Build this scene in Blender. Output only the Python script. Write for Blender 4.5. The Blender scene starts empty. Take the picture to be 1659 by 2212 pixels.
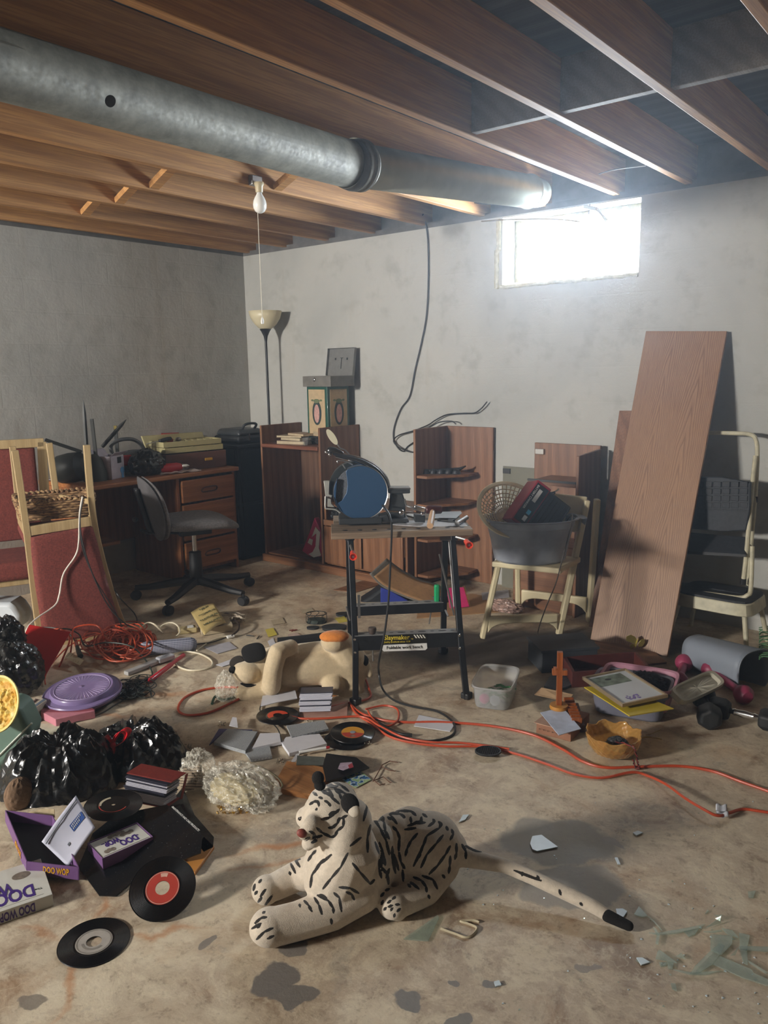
import bpy, bmesh, math, random
import numpy as np
from mathutils import Matrix, Vector, Euler, noise
random.seed(7)
scene = bpy.context.scene
COL = scene.collection

# ------------------------------------------------------------------ camera
F_PX, PX0, PY0, CAM_H = 1700.0, 829.5, 1106.0, 1.42
RIGHT = Vector((0.77756648, 0.62859424, -0.0161137))
UP = Vector((-0.09906838, 0.14777242, 0.98404714))
BACK = Vector((0.62094752, -0.76356571, 0.17717669))
CAM = Vector((0, 0, CAM_H))
cam_data = bpy.data.cameras.new('camera')
cam_data.sensor_fit = 'VERTICAL'
cam_data.sensor_height = 36.0
cam_data.lens = F_PX * 36.0 / 2212.0
cam_data.clip_start = 0.02
camera = bpy.data.objects.new('camera', cam_data)
COL.objects.link(camera)
camera.matrix_world = Matrix(((RIGHT.x, UP.x, BACK.x, CAM.x), (RIGHT.y, UP.y, BACK.y, CAM.y), (RIGHT.z, UP.z, BACK.z, CAM.z), (0, 0, 0, 1)))
scene.camera = camera

# ------------------------------------------------------------------ view and light
scene.view_settings.view_transform = 'Standard'
scene.view_settings.look = 'None'
scene.view_settings.exposure = 0.6
scene.view_settings.gamma = 1.0
scene.view_settings.use_curve_mapping = False
world = bpy.data.worlds.new('daylight_sky')
scene.world = world
world.use_nodes = True
bg = world.node_tree.nodes['Background']
bg.inputs[0].default_value = (0.86, 0.93, 1.0, 1)
bg.inputs[1].default_value = 7.0

YW, XL, XR, YF, ZC = 4.43, -5.02, 3.1, -3.4, 2.36          # back wall, left wall, right wall, wall behind the camera, joist bottoms
DECK = 2.56
WIN = (-2.62, -1.75, 1.93, 2.33)                          # window in the back wall: x0 x1 z0 z1
ASSUMED_WIN = (-4.35, -3.50, 1.80, 2.30)                           # assumed unseen window, in the wall behind the camera: x0 x1 z0 z1

def area(name, loc, target, sx, sy, power, color, portal=False):
    d = bpy.data.lights.new(name, 'AREA')
    d.shape = 'RECTANGLE'; d.size = sx; d.size_y = sy; d.energy = power; d.color = color
    o = bpy.data.objects.new(name, d); COL.objects.link(o)
    o.location = loc
    o.rotation_euler = (Vector(target) - Vector(loc)).to_track_quat('-Z', 'Y').to_euler()
    if portal: d.cycles.is_portal = True
    return o
# daylight through the back window and an assumed, unseen window behind the camera
area('daylight_back_window', (-2.18, YW + 0.40, 2.08), (-2.2, 1.6, 1.9), 1.0, 0.6, 120, (0.80, 0.90, 1.0))
area('assumed_front_window_light', (-3.92, YF - 0.34, 2.10), (-2.3, 2.5, 1.0), 0.8, 0.45, 430, (1.0, 0.97, 0.92))  # key light; its unseen window is assumed from the direction of the shadows
area('portal_back', ((WIN[0] + WIN[1]) / 2, YW + 0.02, (WIN[2] + WIN[3]) / 2), ((WIN[0] + WIN[1]) / 2, 0, (WIN[2] + WIN[3]) / 2), WIN[1] - WIN[0], WIN[3] - WIN[2], 1, (1, 1, 1), True)
area('assumed_portal_front', ((ASSUMED_WIN[0] + ASSUMED_WIN[1]) / 2, YF - 0.02, (ASSUMED_WIN[2] + ASSUMED_WIN[3]) / 2), ((ASSUMED_WIN[0] + ASSUMED_WIN[1]) / 2, 0, (ASSUMED_WIN[2] + ASSUMED_WIN[3]) / 2), ASSUMED_WIN[1] - ASSUMED_WIN[0], ASSUMED_WIN[3] - ASSUMED_WIN[2], 1, (1, 1, 1), True)  # portal over the assumed window

# ------------------------------------------------------------------ picture-to-room measuring
def ray(px, py):
    return RIGHT * (px - PX0) + UP * (PY0 - py) - BACK * F_PX
def F(px, py, z=0.0):
    d = ray(px, py); return CAM + d * ((z - CAM_H) / d.z)
def PY(px, py, y):
    d = ray(px, py); return CAM + d * (y / d.y)
def PX(px, py, x):
    d = ray(px, py); return CAM + d * (x / d.x)
def D(px, py, depth):
    return CAM + ray(px, py) * (depth / F_PX)
def dep(p):
    return -(Vector(p) - CAM).dot(BACK)
NH = Vector((-0.62, 0.76, 0)).normalized()
UH = Vector((0.76, 0.62, 0)).normalized()
def A(px, py, ref, n=NH):
    d = ray(px, py); ref = Vector(ref); n = Vector(n)
    return CAM + d * ((ref - CAM).dot(n) / d.dot(n))
def S(c, depth=None, ref=None):                            # pixel length -> metres at a depth
    return c * (depth if depth is not None else dep(ref)) / F_PX

# ------------------------------------------------------------------ materials
def lin(c):
    if isinstance(c, str):
        c = [int(c[i:i + 2], 16) / 255 for i in (0, 2, 4)]
    return tuple(((v / 12.92) if v <= 0.04045 else ((v + 0.055) / 1.055) ** 2.4) for v in c)
class N:
    def __init__(s, name):
        s.m = bpy.data.materials.new(name); s.m.use_nodes = True
        s.nt = s.m.node_tree; s.b = s.nt.nodes['Principled BSDF']
    def n(s, t, **kw):
        nd = s.nt.nodes.new(t)
        for k, v in kw.items():
            if k in nd.inputs.keys() if hasattr(nd.inputs, 'keys') else False: nd.inputs[k].default_value = v
            else: setattr(nd, k, v)
        return nd
    def l(s, a, b): s.nt.links.new(a, b)
    def coord(s, kind='Object', scale=(1, 1, 1), rot=(0, 0, 0), loc=(0, 0, 0)):
        c = s.n('ShaderNodeTexCoord'); mp = s.n('ShaderNodeMapping')
        mp.inputs['Scale'].default_value = scale; mp.inputs['Rotation'].default_value = rot; mp.inputs['Location'].default_value = loc
        if kind == 'World':
            g = s.n('ShaderNodeNewGeometry'); s.l(g.outputs['Position'], mp.inputs[0])
        else: s.l(c.outputs[kind], mp.inputs[0])
        return mp.outputs[0]
    def noise(s, vec, scale, detail=4, rough=0.55, dist=0.0):
        t = s.n('ShaderNodeTexNoise'); t.inputs['Scale'].default_value = scale; t.inputs['Detail'].default_value = detail
        t.inputs['Roughness'].default_value = rough; t.inputs['Distortion'].default_value = dist
        if vec is not None: s.l(vec, t.inputs['Vector'])
        return t.outputs['Fac']
    def ramp(s, fac, stops, interp='LINEAR'):
        r = s.n('ShaderNodeValToRGB'); r.color_ramp.interpolation = interp
        e = r.color_ramp.elements
        while len(e) < len(stops): e.new(0.5)
        for i, (p, c) in enumerate(stops):
            e[i].position = p
            if isinstance(c, (int, float)): c = (c, c, c)
            elif isinstance(c, str): c = lin(c)
            e[i].color = (*c[:3], 1)
        s.l(fac, r.inputs[0]); return r.outputs[0]
    def mix(s, fac, a, b, mode='MIX'):
        m = s.n('ShaderNodeMix'); m.data_type = 'RGBA'; m.blend_type = mode
        for k, v in ((0, fac), (6, a), (7, b)):
            if hasattr(v, 'is_output') or hasattr(v, 'links'): s.l(v, m.inputs[k])
            elif k == 0: m.inputs[0].default_value = v
            else:
                if isinstance(v, str): v = lin(v)
                m.inputs[k].default_value = (*v[:3], 1)
        return m.outputs[2]
    def math(s, op, a, b=0.0):
        m = s.n('ShaderNodeMath'); m.operation = op
        for k, v in ((0, a), (1, b)):
            if hasattr(v, 'links'): s.l(v, m.inputs[k])
            else: m.inputs[k].default_value = v
        return m.outputs[0]
    def bump(s, h, strength=0.3, dist=0.01):
        b = s.n('ShaderNodeBump'); b.inputs['Strength'].default_value = strength; b.inputs['Distance'].default_value = dist
        s.l(h, b.inputs['Height']); s.l(b.outputs[0], s.b.inputs['Normal'])
    def set(s, **kw):
        for k, v in kw.items():
            k = {'Base': 'Base Color', 'Trans': 'Transmission Weight', 'Coat': 'Coat Weight', 'Sheen': 'Sheen Weight'}.get(k, k)
            if hasattr(v, 'links'): s.l(v, s.b.inputs[k])
            else:
                if k in ('Base Color', 'Sheen Tint') : v = (*(lin(v) if isinstance(v, str) else v)[:3], 1)
                s.b.inputs[k].default_value = v
        return s.m
MC = {}
def plain(name, color, rough=0.6, metal=0.0, var=0.12, scale=30, bump=0.0, coat=0.0, sheen=0.0, bscale=None):
    if name in MC: return MC[name]
    k = N(name); v = k.coord()
    c = Vector(lin(color)) if isinstance(color, str) else Vector(color)
    f = k.noise(v, scale, 5)
    col = k.ramp(f, [(0.3, tuple(c * (1 - var))), (0.7, tuple(min(1, q * (1 + var)) for q in c))])
    k.set(Base=col, Roughness=rough, Metallic=metal, Coat=coat, Sheen=sheen)
    if bump: k.bump(k.noise(v, bscale or scale * 3, 3), bump, 0.004)
    MC[name] = k.m; return k.m
def glassy(name, color, rough=0.05, trans=0.9, ior=1.3, alpha=1.0):
    if name in MC: return MC[name]
    k = N(name); k.set(Base=color, Roughness=rough, Trans=trans, IOR=ior, Alpha=alpha)
    MC[name] = k.m; return k.m
def wood(name, base, dark, axis=2, scale=1.0, rough=0.5, knots=False, contrast=1.0, coat=0.0, cath=False):
    """grain runs along the local axis"""
    if name in MC: return MC[name]
    k = N(name)
    sc = [9 * scale] * 3; sc[axis] = 0.35 * scale
    v = k.coord('Object', tuple(sc))
    big = k.noise(v, 1.0, 3, 0.5, 0.6)
    w = k.n('ShaderNodeTexWave'); w.wave_type = 'BANDS'; w.bands_direction = 'DIAGONAL'
    w.inputs['Scale'].default_value = 1.1; w.inputs['Distortion'].default_value = 5.0; w.inputs['Detail'].default_value = 3
    w.inputs['Detail Scale'].default_value = 1.2
    k.l(v, w.inputs['Vector'])
    sc2 = [220 * scale] * 3; sc2[axis] = 6 * scale
    fine = k.noise(k.coord('Object', tuple(sc2)), 1.0, 2)
    b, d = Vector(lin(base)), Vector(lin(dark))
    c1 = k.ramp(w.outputs['Fac'], [(0.1, tuple(b.lerp(d, 0.3 * contrast))), (0.5, tuple(b)), (1.0, tuple(b.lerp(Vector((1, .9, .7)), 0.03)))])
    c2 = k.mix(k.ramp(fine, [(0.42, 1.0), (0.58, 0.0)]), c1, tuple(b.lerp(d, 0.8 * contrast)))
    mixf = k.n('ShaderNodeMix'); mixf.data_type = 'RGBA'; mixf.inputs[0].default_value = 0.45
    k.l(c1, mixf.inputs[6]); k.l(c2, mixf.inputs[7])
    col = k.mix(k.ramp(big, [(0.35, 0.0), (0.75, 0.35)]), mixf.outputs[2], tuple(d))
    if knots:
        kv = k.n('ShaderNodeTexVoronoi'); kv.inputs['Scale'].default_value = 1.0
        s3 = [3.2] * 3; s3[axis] = 1.5
        k.l(k.coord('Object', tuple(s3)), kv.inputs['Vector'])
        col = k.mix(k.ramp(kv.outputs['Distance'], [(0.05, 1.0), (0.13, 0.0)]), col, tuple(d * 0.5))
    k.set(Base=col, Roughness=rough, Coat=coat)
    k.bump(fine, 0.12, 0.002)
    MC[name] = k.m; return k.m

# ------------------------------------------------------------------ objects
WM = {}                                                     # world matrices by object
def tag(o, label=None, cat=None, group=None, kind=None):
    if label: o['label'] = label
    if cat: o['category'] = cat
    if group: o['group'] = group
    if kind: o['kind'] = kind
    return o
def thing(name, label, cat, loc=(0, 0, 0), rz=0.0, group=None, M=None):
    o = bpy.data.objects.new(name, None); COL.objects.link(o)
    o.empty_display_size = 0.05
    mw = M if M is not None else (Matrix.Translation(Vector(loc)) @ Matrix.Rotation(rz, 4, 'Z'))
    o.matrix_world = mw; WM[o] = mw.copy()
    return tag(o, label, cat, group)
class MB:
    """collects shapes (in a frame M) for ONE mesh"""
    def __init__(s, M=None):
        s.v = []; s.f = []; s.M = M or Matrix.Identity(4); s.mi = []; s.cur = 0
    def add(s, vs, fs, M=None):
        m = s.M @ M if M is not None else s.M
        k = len(s.v); s.v += [m @ Vector(q) for q in vs]; s.f += [tuple(i + k for i in f) for f in fs]; s.mi += [s.cur] * len(fs)
        return s
    def box(s, c, d, M=None, taper=1.0):
        x, y, z = d[0] / 2, d[1] / 2, d[2] / 2; t = taper
        vs = [(c[0] + sx * x * (t if sz > 0 else 1), c[1] + sy * y * (t if sz > 0 else 1), c[2] + sz * z) for sz in (-1, 1) for sy in (-1, 1) for sx in (-1, 1)]
        return s.add(vs, [(0, 2, 3, 1), (4, 5, 7, 6), (0, 1, 5, 4), (2, 6, 7, 3), (0, 4, 6, 2), (1, 3, 7, 5)], M)
    def bb(s, a, b, M=None):
        return s.box([(a[i] + b[i]) / 2 for i in range(3)], [abs(b[i] - a[i]) for i in range(3)], M)
    def bar(s, p, q, w, t, up=(0, 0, 1), M=None, ext=0.0):
        """a rectangular bar from p to q, w wide across, t along up"""
        p, q = Vector(p), Vector(q); d = (q - p).normalized(); p = p - d * ext; q = q + d * ext
        u = Vector(up); sd = d.cross(u)
        if sd.length < 1e-4: sd = d.cross(Vector((1, 0.1, 0)))
        sd.normalize(); u = sd.cross(d).normalized()
        vs = [a + sd * (w / 2 * i) + u * (t / 2 * j) for a in (p, q) for j in (-1, 1) for i in (-1, 1)]
        return s.add(vs, [(0, 1, 3, 2), (4, 6, 7, 5), (0, 4, 5, 1), (2, 3, 7, 6), (0, 2, 6, 4), (1, 5, 7, 3)], M)
    def prism(s, pts, h, M=None):
        """closed outline pts (3D, any plane), extruded by vector h"""
        n = len(pts); h = Vector(h)
        vs = [Vector(p) for p in pts] + [Vector(p) + h for p in pts]
        return s.add(vs, [tuple(range(n))[::-1], tuple(range(n, 2 * n))] + [(i, (i + 1) % n, (i + 1) % n + n, i + n) for i in range(n)], M)
    def tube(s, pts, r, n=8, closed=False, M=None, caps=True):
        pts = [Vector(p) for p in pts]; m = len(pts)
        rr = r if isinstance(r, (list, tuple)) else [r] * m
        vs = []; fs = []; prev = None
        for i in range(m):
            a = pts[(i - 1) % m] if (i > 0 or closed) else pts[0]
            b = pts[(i + 1) % m] if (i < m - 1 or closed) else pts[-1]
            d = (b - a)
            if d.length < 1e-9: d = Vector((0, 0, 1))
            d.normalize()
            if prev is None:
                u = d.cross(Vector((0, 0, 1)))
                if u.length < 0.05: u = d.cross(Vector((1, 0, 0)))
            else: u = prev - d * prev.dot(d)
            u.normalize(); prev = u; w = d.cross(u)
            for k in range(n):
                t = 2 * math.pi * k / n
                vs.append(pts[i] + (u * math.cos(t) + w * math.sin(t)) * rr[i])
        for i in range(m if closed else m - 1):
            j = (i + 1) % m
            for k in range(n):
                fs.append((i * n + k, i * n + (k + 1) % n, j * n + (k + 1) % n, j * n + k))
        if caps and not closed: fs += [tuple(range(n))[::-1], tuple(range((m - 1) * n, m * n))]
        return s.add(vs, fs, M)
    def lathe(s, prof, n=32, M=None, sx=1.0, sy=1.0, a0=0.0, a1=2 * math.pi, sq=None, cap=False):
        """prof: (radius, z) pairs about local z; sq gives a squircle power"""
        full = abs(a1 - a0 - 2 * math.pi) < 1e-6; vs = []; m = n if full else n + 1
        for r, z in prof:
            for k in range(m):
                t = a0 + (a1 - a0) * k / n
                q = 1.0
                if sq: q = (abs(math.cos(t)) ** sq + abs(math.sin(t)) ** sq) ** (-1 / sq)
                vs.append((r * math.cos(t) * sx * q, r * math.sin(t) * sy * q, z))
        fs = []
        for i in range(len(prof) - 1):
            for k in range(n):
                k2 = (k + 1) % m
                fs.append((i * m + k, i * m + k2, (i + 1) * m + k2, (i + 1) * m + k))
        if full and cap:
            if prof[0][0] > 1e-6: fs.append(tuple(range(m))[::-1])
            if prof[-1][0] > 1e-6: fs.append(tuple(range((len(prof) - 1) * m, len(prof) * m)))
        return s.add(vs, fs, M)
    def ball(s, c, r, n=16, M=None):
        r = r if isinstance(r, (tuple, list)) else (r, r, r); m = n // 2; vs = []; fs = []
        for i in range(m + 1):
            a = math.pi * i / m
            for k in range(n):
                t = 2 * math.pi * k / n
                vs.append((c[0] + r[0] * math.sin(a) * math.cos(t), c[1] + r[1] * math.sin(a) * math.sin(t), c[2] + r[2] * math.cos(a)))
        for i in range(m):
            for k in range(n): fs.append((i * n + k, (i + 1) * n + k, (i + 1) * n + (k + 1) % n, i * n + (k + 1) % n))
        return s.add(vs, fs, M)
    def surf(s, fn, nu, nv, M=None, closed_u=False):
        vs = [fn(i / nu, j / nv) for j in range(nv + 1) for i in range(nu + (0 if closed_u else 1))]
        w = nu if closed_u else nu + 1
        fs = [(j * w + i, j * w + (i + 1) % w, (j + 1) * w + (i + 1) % w, (j + 1) * w + i) for j in range(nv) for i in range(nu)]
        return s.add(vs, fs, M)
    def plate(s, pts, t, M=None):
        """flat polygon of points thickened by t along its normal (upward side kept)"""
        p = [Vector(q) for q in pts]
        n = Vector((0, 0, 0))
        for i in range(len(p)): n += (p[i] - p[0]).cross(p[(i + 1) % len(p)] - p[0])
        n.normalize()
        if n.z < 0: n = -n
        return s.prism([q - n * t for q in p], n * t, M)
    def build(s, name, mats, parent=None, bevel=0.0, smooth=True, solid=0.0, sub=0, seg=2, ang=35, remesh=0.0, smo=0, off=-1.0):
        vs = s.v
        if parent is not None:
            inv = WM[parent].inverted(); mw = WM[parent]
        else:
            xs = [v.x for v in vs]; ys = [v.y for v in vs]; zs = [v.z for v in vs]
            mw = Matrix.Translation(((min(xs) + max(xs)) / 2, (min(ys) + max(ys)) / 2, min(zs))); inv = mw.inverted()
        me = bpy.data.meshes.new(name)
        me.from_pydata([tuple(inv @ v) for v in vs], [], s.f)
        if not isinstance(mats, (list, tuple)): mats = [mats]
        for m in mats: me.materials.append(m)
        if len(mats) > 1: me.polygons.foreach_set('material_index', s.mi)
        bm = bmesh.new(); bm.from_mesh(me)
        if not solid: bmesh.ops.recalc_face_normals(bm, faces=bm.faces)
        bm.to_mesh(me); bm.free()
        if smooth: me.shade_smooth(); 
        o = bpy.data.objects.new(name, me); COL.objects.link(o)
        if parent is not None: o.parent = parent
        else: o.matrix_world = mw
        WM[o] = mw.copy()
        if solid:
            md = o.modifiers.new('thickness', 'SOLIDIFY'); md.thickness = solid; md.offset = off
        if remesh:
            md = o.modifiers.new('skin', 'REMESH'); md.mode = 'VOXEL'; md.voxel_size = remesh; md.use_smooth_shade = True
            if smo:
                md = o.modifiers.new('soften', 'SMOOTH'); md.factor = 0.5; md.iterations = smo
        if bevel:
            md = o.modifiers.new('edges', 'BEVEL'); md.width = bevel; md.segments = seg; md.limit_method = 'ANGLE'; md.angle_limit = math.radians(40)
        if sub:
            md = o.modifiers.new('round', 'SUBSURF'); md.levels = sub; md.render_levels = sub
        if smooth and not remesh:
            try: me.set_sharp_from_angle(angle=math.radians(ang))
            except Exception: pass
            if bevel:
                md = o.modifiers.new('wn', 'WEIGHTED_NORMAL'); md.keep_sharp = True
        return o
def solo(mb, name, mats, label, cat, group=None, kind=None, **kw):
    return tag(mb.build(name, mats, None, **kw), label, cat, group, kind)
def spline(pts, sub=8, closed=False):
    pts = [Vector(p) for p in pts]; n = len(pts); out = []
    for i in range(n if closed else n - 1):
        g = lambda k: pts[k % n] if closed else pts[max(0, min(n - 1, k))]
        p0, p1, p2, p3 = g(i - 1), g(i), g(i + 1), g(i + 2)
        for j in range(sub):
            t = j / sub
            out.append(0.5 * ((2 * p1) + (p2 - p0) * t + (2 * p0 - 5 * p1 + 4 * p2 - p3) * t * t + (3 * p1 - p0 - 3 * p2 + p3) * t ** 3))
    if not closed: out.append(pts[-1])
    return out
def frame(o, x, y=None, z=None):
    """matrix from origin and axis directions (x and y given, or x and z)"""
    x = Vector(x).normalized()
    if z is None:
        y = Vector(y); z = x.cross(y).normalized(); y = z.cross(x)
    else:
        z = Vector(z); y = z.cross(x).normalized(); z = x.cross(y)
    return Matrix(((x.x, y.x, z.x, o[0]), (x.y, y.y, z.y, o[1]), (x.z, y.z, z.z, o[2]), (0, 0, 0, 1)))
def rz(a): return Matrix.Rotation(math.radians(a), 4, 'Z')
def rx(a): return Matrix.Rotation(math.radians(a), 4, 'X')
def ry(a): return Matrix.Rotation(math.radians(a), 4, 'Y')
def T(*p): return Matrix.Translation(Vector(p[0] if len(p) == 1 else p))
def text(name, s, size, M, mat, parent, extrude=0.0004, align='CENTER', bold=0.0, sx=1.0):
    """raised lettering; M places the text plane (x along the line, z out of the surface)"""
    cu = bpy.data.curves.new(name, 'FONT'); cu.body = s; cu.size = size; cu.extrude = extrude; cu.align_x = align; cu.align_y = 'CENTER'; cu.offset = bold
    cu.resolution_u = 3
    t = bpy.data.objects.new(name, cu); COL.objects.link(t)
    dg = bpy.context.evaluated_depsgraph_get(); me = bpy.data.meshes.new_from_object(t.evaluated_get(dg))
    bpy.data.objects.remove(t); bpy.data.curves.remove(cu)
    me.transform((WM[parent].inverted() if parent else Matrix.Identity(4)) @ M @ Matrix.Scale(sx, 4, (1, 0, 0)))
    me.materials.clear(); me.materials.append(mat); me.name = name
    o = bpy.data.objects.new(name, me); COL.objects.link(o); o.parent = parent; WM[o] = WM[parent] if parent else Matrix.Identity(4)
    return o
def copy_tree(o, parent=None, M=None):
    c = o.copy(); COL.objects.link(c); c.parent = parent
    if M is not None: c.matrix_world = M; WM[c] = M.copy()
    elif o in WM: WM[c] = WM[o].copy()
    for ch in list(o.children): copy_tree(ch, c)
    return c
def cable(name, pts, r, mat, label, cat='cord', group=None, parent=None, sub=8, n=8, closed=False):
    mb = MB().tube(spline(pts, sub, closed), r, n, closed)
    o = mb.build(name, mat, parent)
    return tag(o, label, cat, group) if parent is None else o
# ================================================================== structure
def mat_floor():
    k = N('worn_painted_concrete'); v = k.coord('World')
    n1 = k.noise(v, 1.3, 6, 0.62, 0.5); n2 = k.noise(v, 5.5, 9, 0.7, 0.6); n3 = k.noise(v, 38, 7, 0.75)
    base = k.ramp(n1, [(0.30, 'a08e79'), (0.47, 'b5a48d'), (0.6, 'bfb199'), (0.75, 'ae9a82')])
    base = k.mix(k.ramp(n2, [(0.50, 0.0), (0.57, 0.7)]), base, 'd3c6ac')
    base = k.mix(k.ramp(n2, [(0.34, 0.75), (0.45, 0.0)]), base, '7a6048')
    n4 = k.noise(k.coord('World', loc=(3.1, 7.7, 0)), 1.9, 6, 0.65, 1.2)
    base = k.mix(k.ramp(n4, [(0.52, 0.0), (0.68, 0.45)]), base, 'a17447')
    n5 = k.noise(k.coord('World', loc=(9.1, 2.7, 0)), 3.2, 8, 0.7, .4)
    base = k.mix(k.ramp(n5, [(0.56, 0.0), (0.62, 0.5)]), base, '8f877c')
    base = k.mix(k.ramp(n3, [(0.33, 0.45), (0.46, 0.0)]), base, '76634f')
    n6 = k.noise(k.coord('World', loc=(1.7, 4.4, 0)), 16, 10, 0.8)
    base = k.mix(k.ramp(n6, [(0.52, 0.0), (0.60, 0.45)]), base, 'd8ccb4')
    base = k.mix(k.ramp(n6, [(0.36, 0.55), (0.45, 0.0)]), base, '6a543f')
    # thin flaky outlines where paint has lifted
    vn = k.n('ShaderNodeTexNoise'); vn.inputs['Scale'].default_value = 9; vn.inputs['Detail'].default_value = 6; k.l(v, vn.inputs['Vector'])
    edge = k.math('ABSOLUTE', k.math('SUBTRACT', vn.outputs['Fac'], 0.53))
    base = k.mix(k.ramp(edge, [(0.0, 0.45), (0.012, 0.0)]), base, 'c9bca0')
    # bare grey patches, warped ellipses in room coordinates
    wv = k.n('ShaderNodeTexNoise'); wv.inputs['Scale'].default_value = 6; wv.inputs['Detail'].default_value = 5; k.l(v, wv.inputs['Vector'])
    sub = k.n('ShaderNodeVectorMath'); sub.operation = 'SUBTRACT'; k.l(wv.outputs['Color'], sub.inputs[0]); sub.inputs[1].default_value = (0.5, 0.5, 0.5)
    scl = k.n('ShaderNodeVectorMath'); scl.operation = 'SCALE'; k.l(sub.outputs[0], scl.inputs[0]); scl.inputs['Scale'].default_value = 0.16
    pos = k.n('ShaderNodeVectorMath'); pos.operation = 'ADD'; k.l(v, pos.inputs[0]); k.l(scl.outputs[0], pos.inputs[1])
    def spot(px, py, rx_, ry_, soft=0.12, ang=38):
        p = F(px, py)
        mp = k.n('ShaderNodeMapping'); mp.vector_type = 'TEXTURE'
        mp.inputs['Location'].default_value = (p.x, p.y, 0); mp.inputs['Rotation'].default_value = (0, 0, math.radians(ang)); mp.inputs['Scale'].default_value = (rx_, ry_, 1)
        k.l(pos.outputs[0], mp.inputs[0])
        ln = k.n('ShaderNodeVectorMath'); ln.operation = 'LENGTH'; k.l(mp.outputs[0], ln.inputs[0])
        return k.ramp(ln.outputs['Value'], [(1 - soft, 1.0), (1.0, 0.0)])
    for px, py, a, b, c, w in ((1200, 1820, .17, .13, '8b867c', .85), (1240, 1915, .15, .09, '8f897f', .8), (585, 2120, .05, .055, '6e6a66', .95), (640, 2155, .07, .03, '716d68', .95), (625, 2050, .03, .035, '77716b', .9),
                               (878, 2155, .033, .03, '777470', .95), (1055, 2122, .03, .016, '76736f', .9), (1315, 1828, .03, .02, '8c8780', .8), (1260, 2086, .03, .012, '878078', .8), (955, 2116, .014, .012, '777470', .9),
                               (50, 2160, .03, .03, '6f675e', .8), (465, 2040, .015, .02, '7d766e', .9), (350, 1980, .06, .02, '7a7067', .5), (990, 2205, .03, .02, '777470', .9)):
        base = k.mix(k.math('MULTIPLY', spot(px, py, a, b), w), base, c)
    # orange rust streaks
    for px, py, a, b, w, an in ((150, 2120, .015, .16, .6, 35), (350, 2015, .13, .012, .55, 45), (95, 2010, .1, .012, .4, 20), (215, 1960, .012, .06, .6, 35), (600, 1830, .2, .02, .7, 52), (600, 1865, .2, .012, .45, 52), (210, 1545, .25, .03, .5, 38), (340, 1500, .3, .04, .45, 30), (520, 1690, .12, .05, .4, 40)):
        base = k.mix(k.math('MULTIPLY', spot(px, py, a, b, .8, an), w), base, 'b07038')
    # darker floor colour in soft ellipses under the chair and the boards
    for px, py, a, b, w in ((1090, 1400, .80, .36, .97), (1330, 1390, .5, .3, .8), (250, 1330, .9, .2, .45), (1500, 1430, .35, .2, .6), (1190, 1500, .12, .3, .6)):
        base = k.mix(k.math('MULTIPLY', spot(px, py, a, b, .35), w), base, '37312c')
    rough = k.ramp(n2, [(0.3, 0.5), (0.7, 0.75)])
    k.set(Base=base, Roughness=rough)
    h = k.math('ADD', k.math('MULTIPLY', n3, 0.5), n2)
    k.bump(h, 0.5, 0.005)
    return k.m
def mat_wall():
    k = N('whitewashed_block'); v = k.coord('World')
    n1 = k.noise(v, 0.9, 5, 0.6, 0.4); n2 = k.noise(v, 6, 6, 0.65); n3 = k.noise(v, 60, 4, 0.7)
    base = k.ramp(n1, [(0.3, '9fa09c'), (0.5, 'acaca7'), (0.7, 'b4b3ad')])
    base = k.mix(k.ramp(n2, [(0.3, 0.45), (0.48, 0.0)]), base, '8b8a82')
    # faint block courses under the paint
    bt = k.n('ShaderNodeTexBrick'); bt.inputs['Scale'].default_value = 1.0; bt.inputs['Brick Width'].default_value = 0.406; bt.inputs['Row Height'].default_value = 0.203
    bt.inputs['Mortar Size'].default_value = 0.006; bt.inputs['Mortar Smooth'].default_value = 0.6
    bt.inputs['Color1'].default_value = bt.inputs['Color2'].default_value = (1, 1, 1, 1); bt.inputs['Mortar'].default_value = (0, 0, 0, 1)
    sp = k.n('ShaderNodeSeparateXYZ'); g = k.n('ShaderNodeNewGeometry'); k.l(g.outputs['Position'], sp.inputs[0])
    ad = k.math('ADD', sp.outputs[0], sp.outputs[1]); cb = k.n('ShaderNodeCombineXYZ'); k.l(ad, cb.inputs[0]); k.l(sp.outputs[2], cb.inputs[1])
    k.l(cb.outputs[0], bt.inputs['Vector'])
    sk = k.noise(k.coord('World', (6, 6, 0.8)), 1.0, 5, 0.6)
    base = k.mix(k.ramp(sk, [(0.62, 0.0), (0.78, 0.35)]), base, '9b8f7c')
    h = k.math('ADD', k.math('MULTIPLY', bt.outputs['Color'], 0.08), k.math('ADD', k.math('MULTIPLY', n2, 1.6), k.math('MULTIPLY', n3, 0.25)))
    k.set(Base=base, Roughness=0.8); k.bump(h, 0.32, 0.012)
    return k.m
M_FLOOR, M_WALL = mat_floor(), mat_wall()
M_PANEL = wood('dark_wall_panelling', '5b4634', '33261b', 2, .6, .6)
def struct(o): o['kind'] = 'structure'; return o
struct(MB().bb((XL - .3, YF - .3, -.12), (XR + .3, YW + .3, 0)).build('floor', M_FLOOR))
def wall_with_hole(name, along, plane, out, lo, hi, hole, top=2.34):
    """wall slab in the plane with a rectangular opening; along is 'x' or 'y'; out is its thickness direction"""
    mb = MB(); a, b, z0, z1 = hole
    def bb(u0, u1, w0, w1):
        if along == 'x': mb.bb((u0, plane, w0), (u1, plane + out, w1))
        else: mb.bb((plane, u0, w0), (plane + out, u1, w1))
    bb(lo, a, 0, top); bb(b, hi, 0, top); bb(a, b, 0, z0)
    if z1 < top: bb(a, b, z1, top)
    return struct(mb.build(name, M_WALL, smooth=False))
wall_with_hole('wall_back', 'x', YW, .22, XL - .3, XR + .3, WIN)
struct(MB().bb((XL - .22, YF - .3, 0), (XL, YW, 2.34)).build('wall_left', M_WALL))
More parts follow.
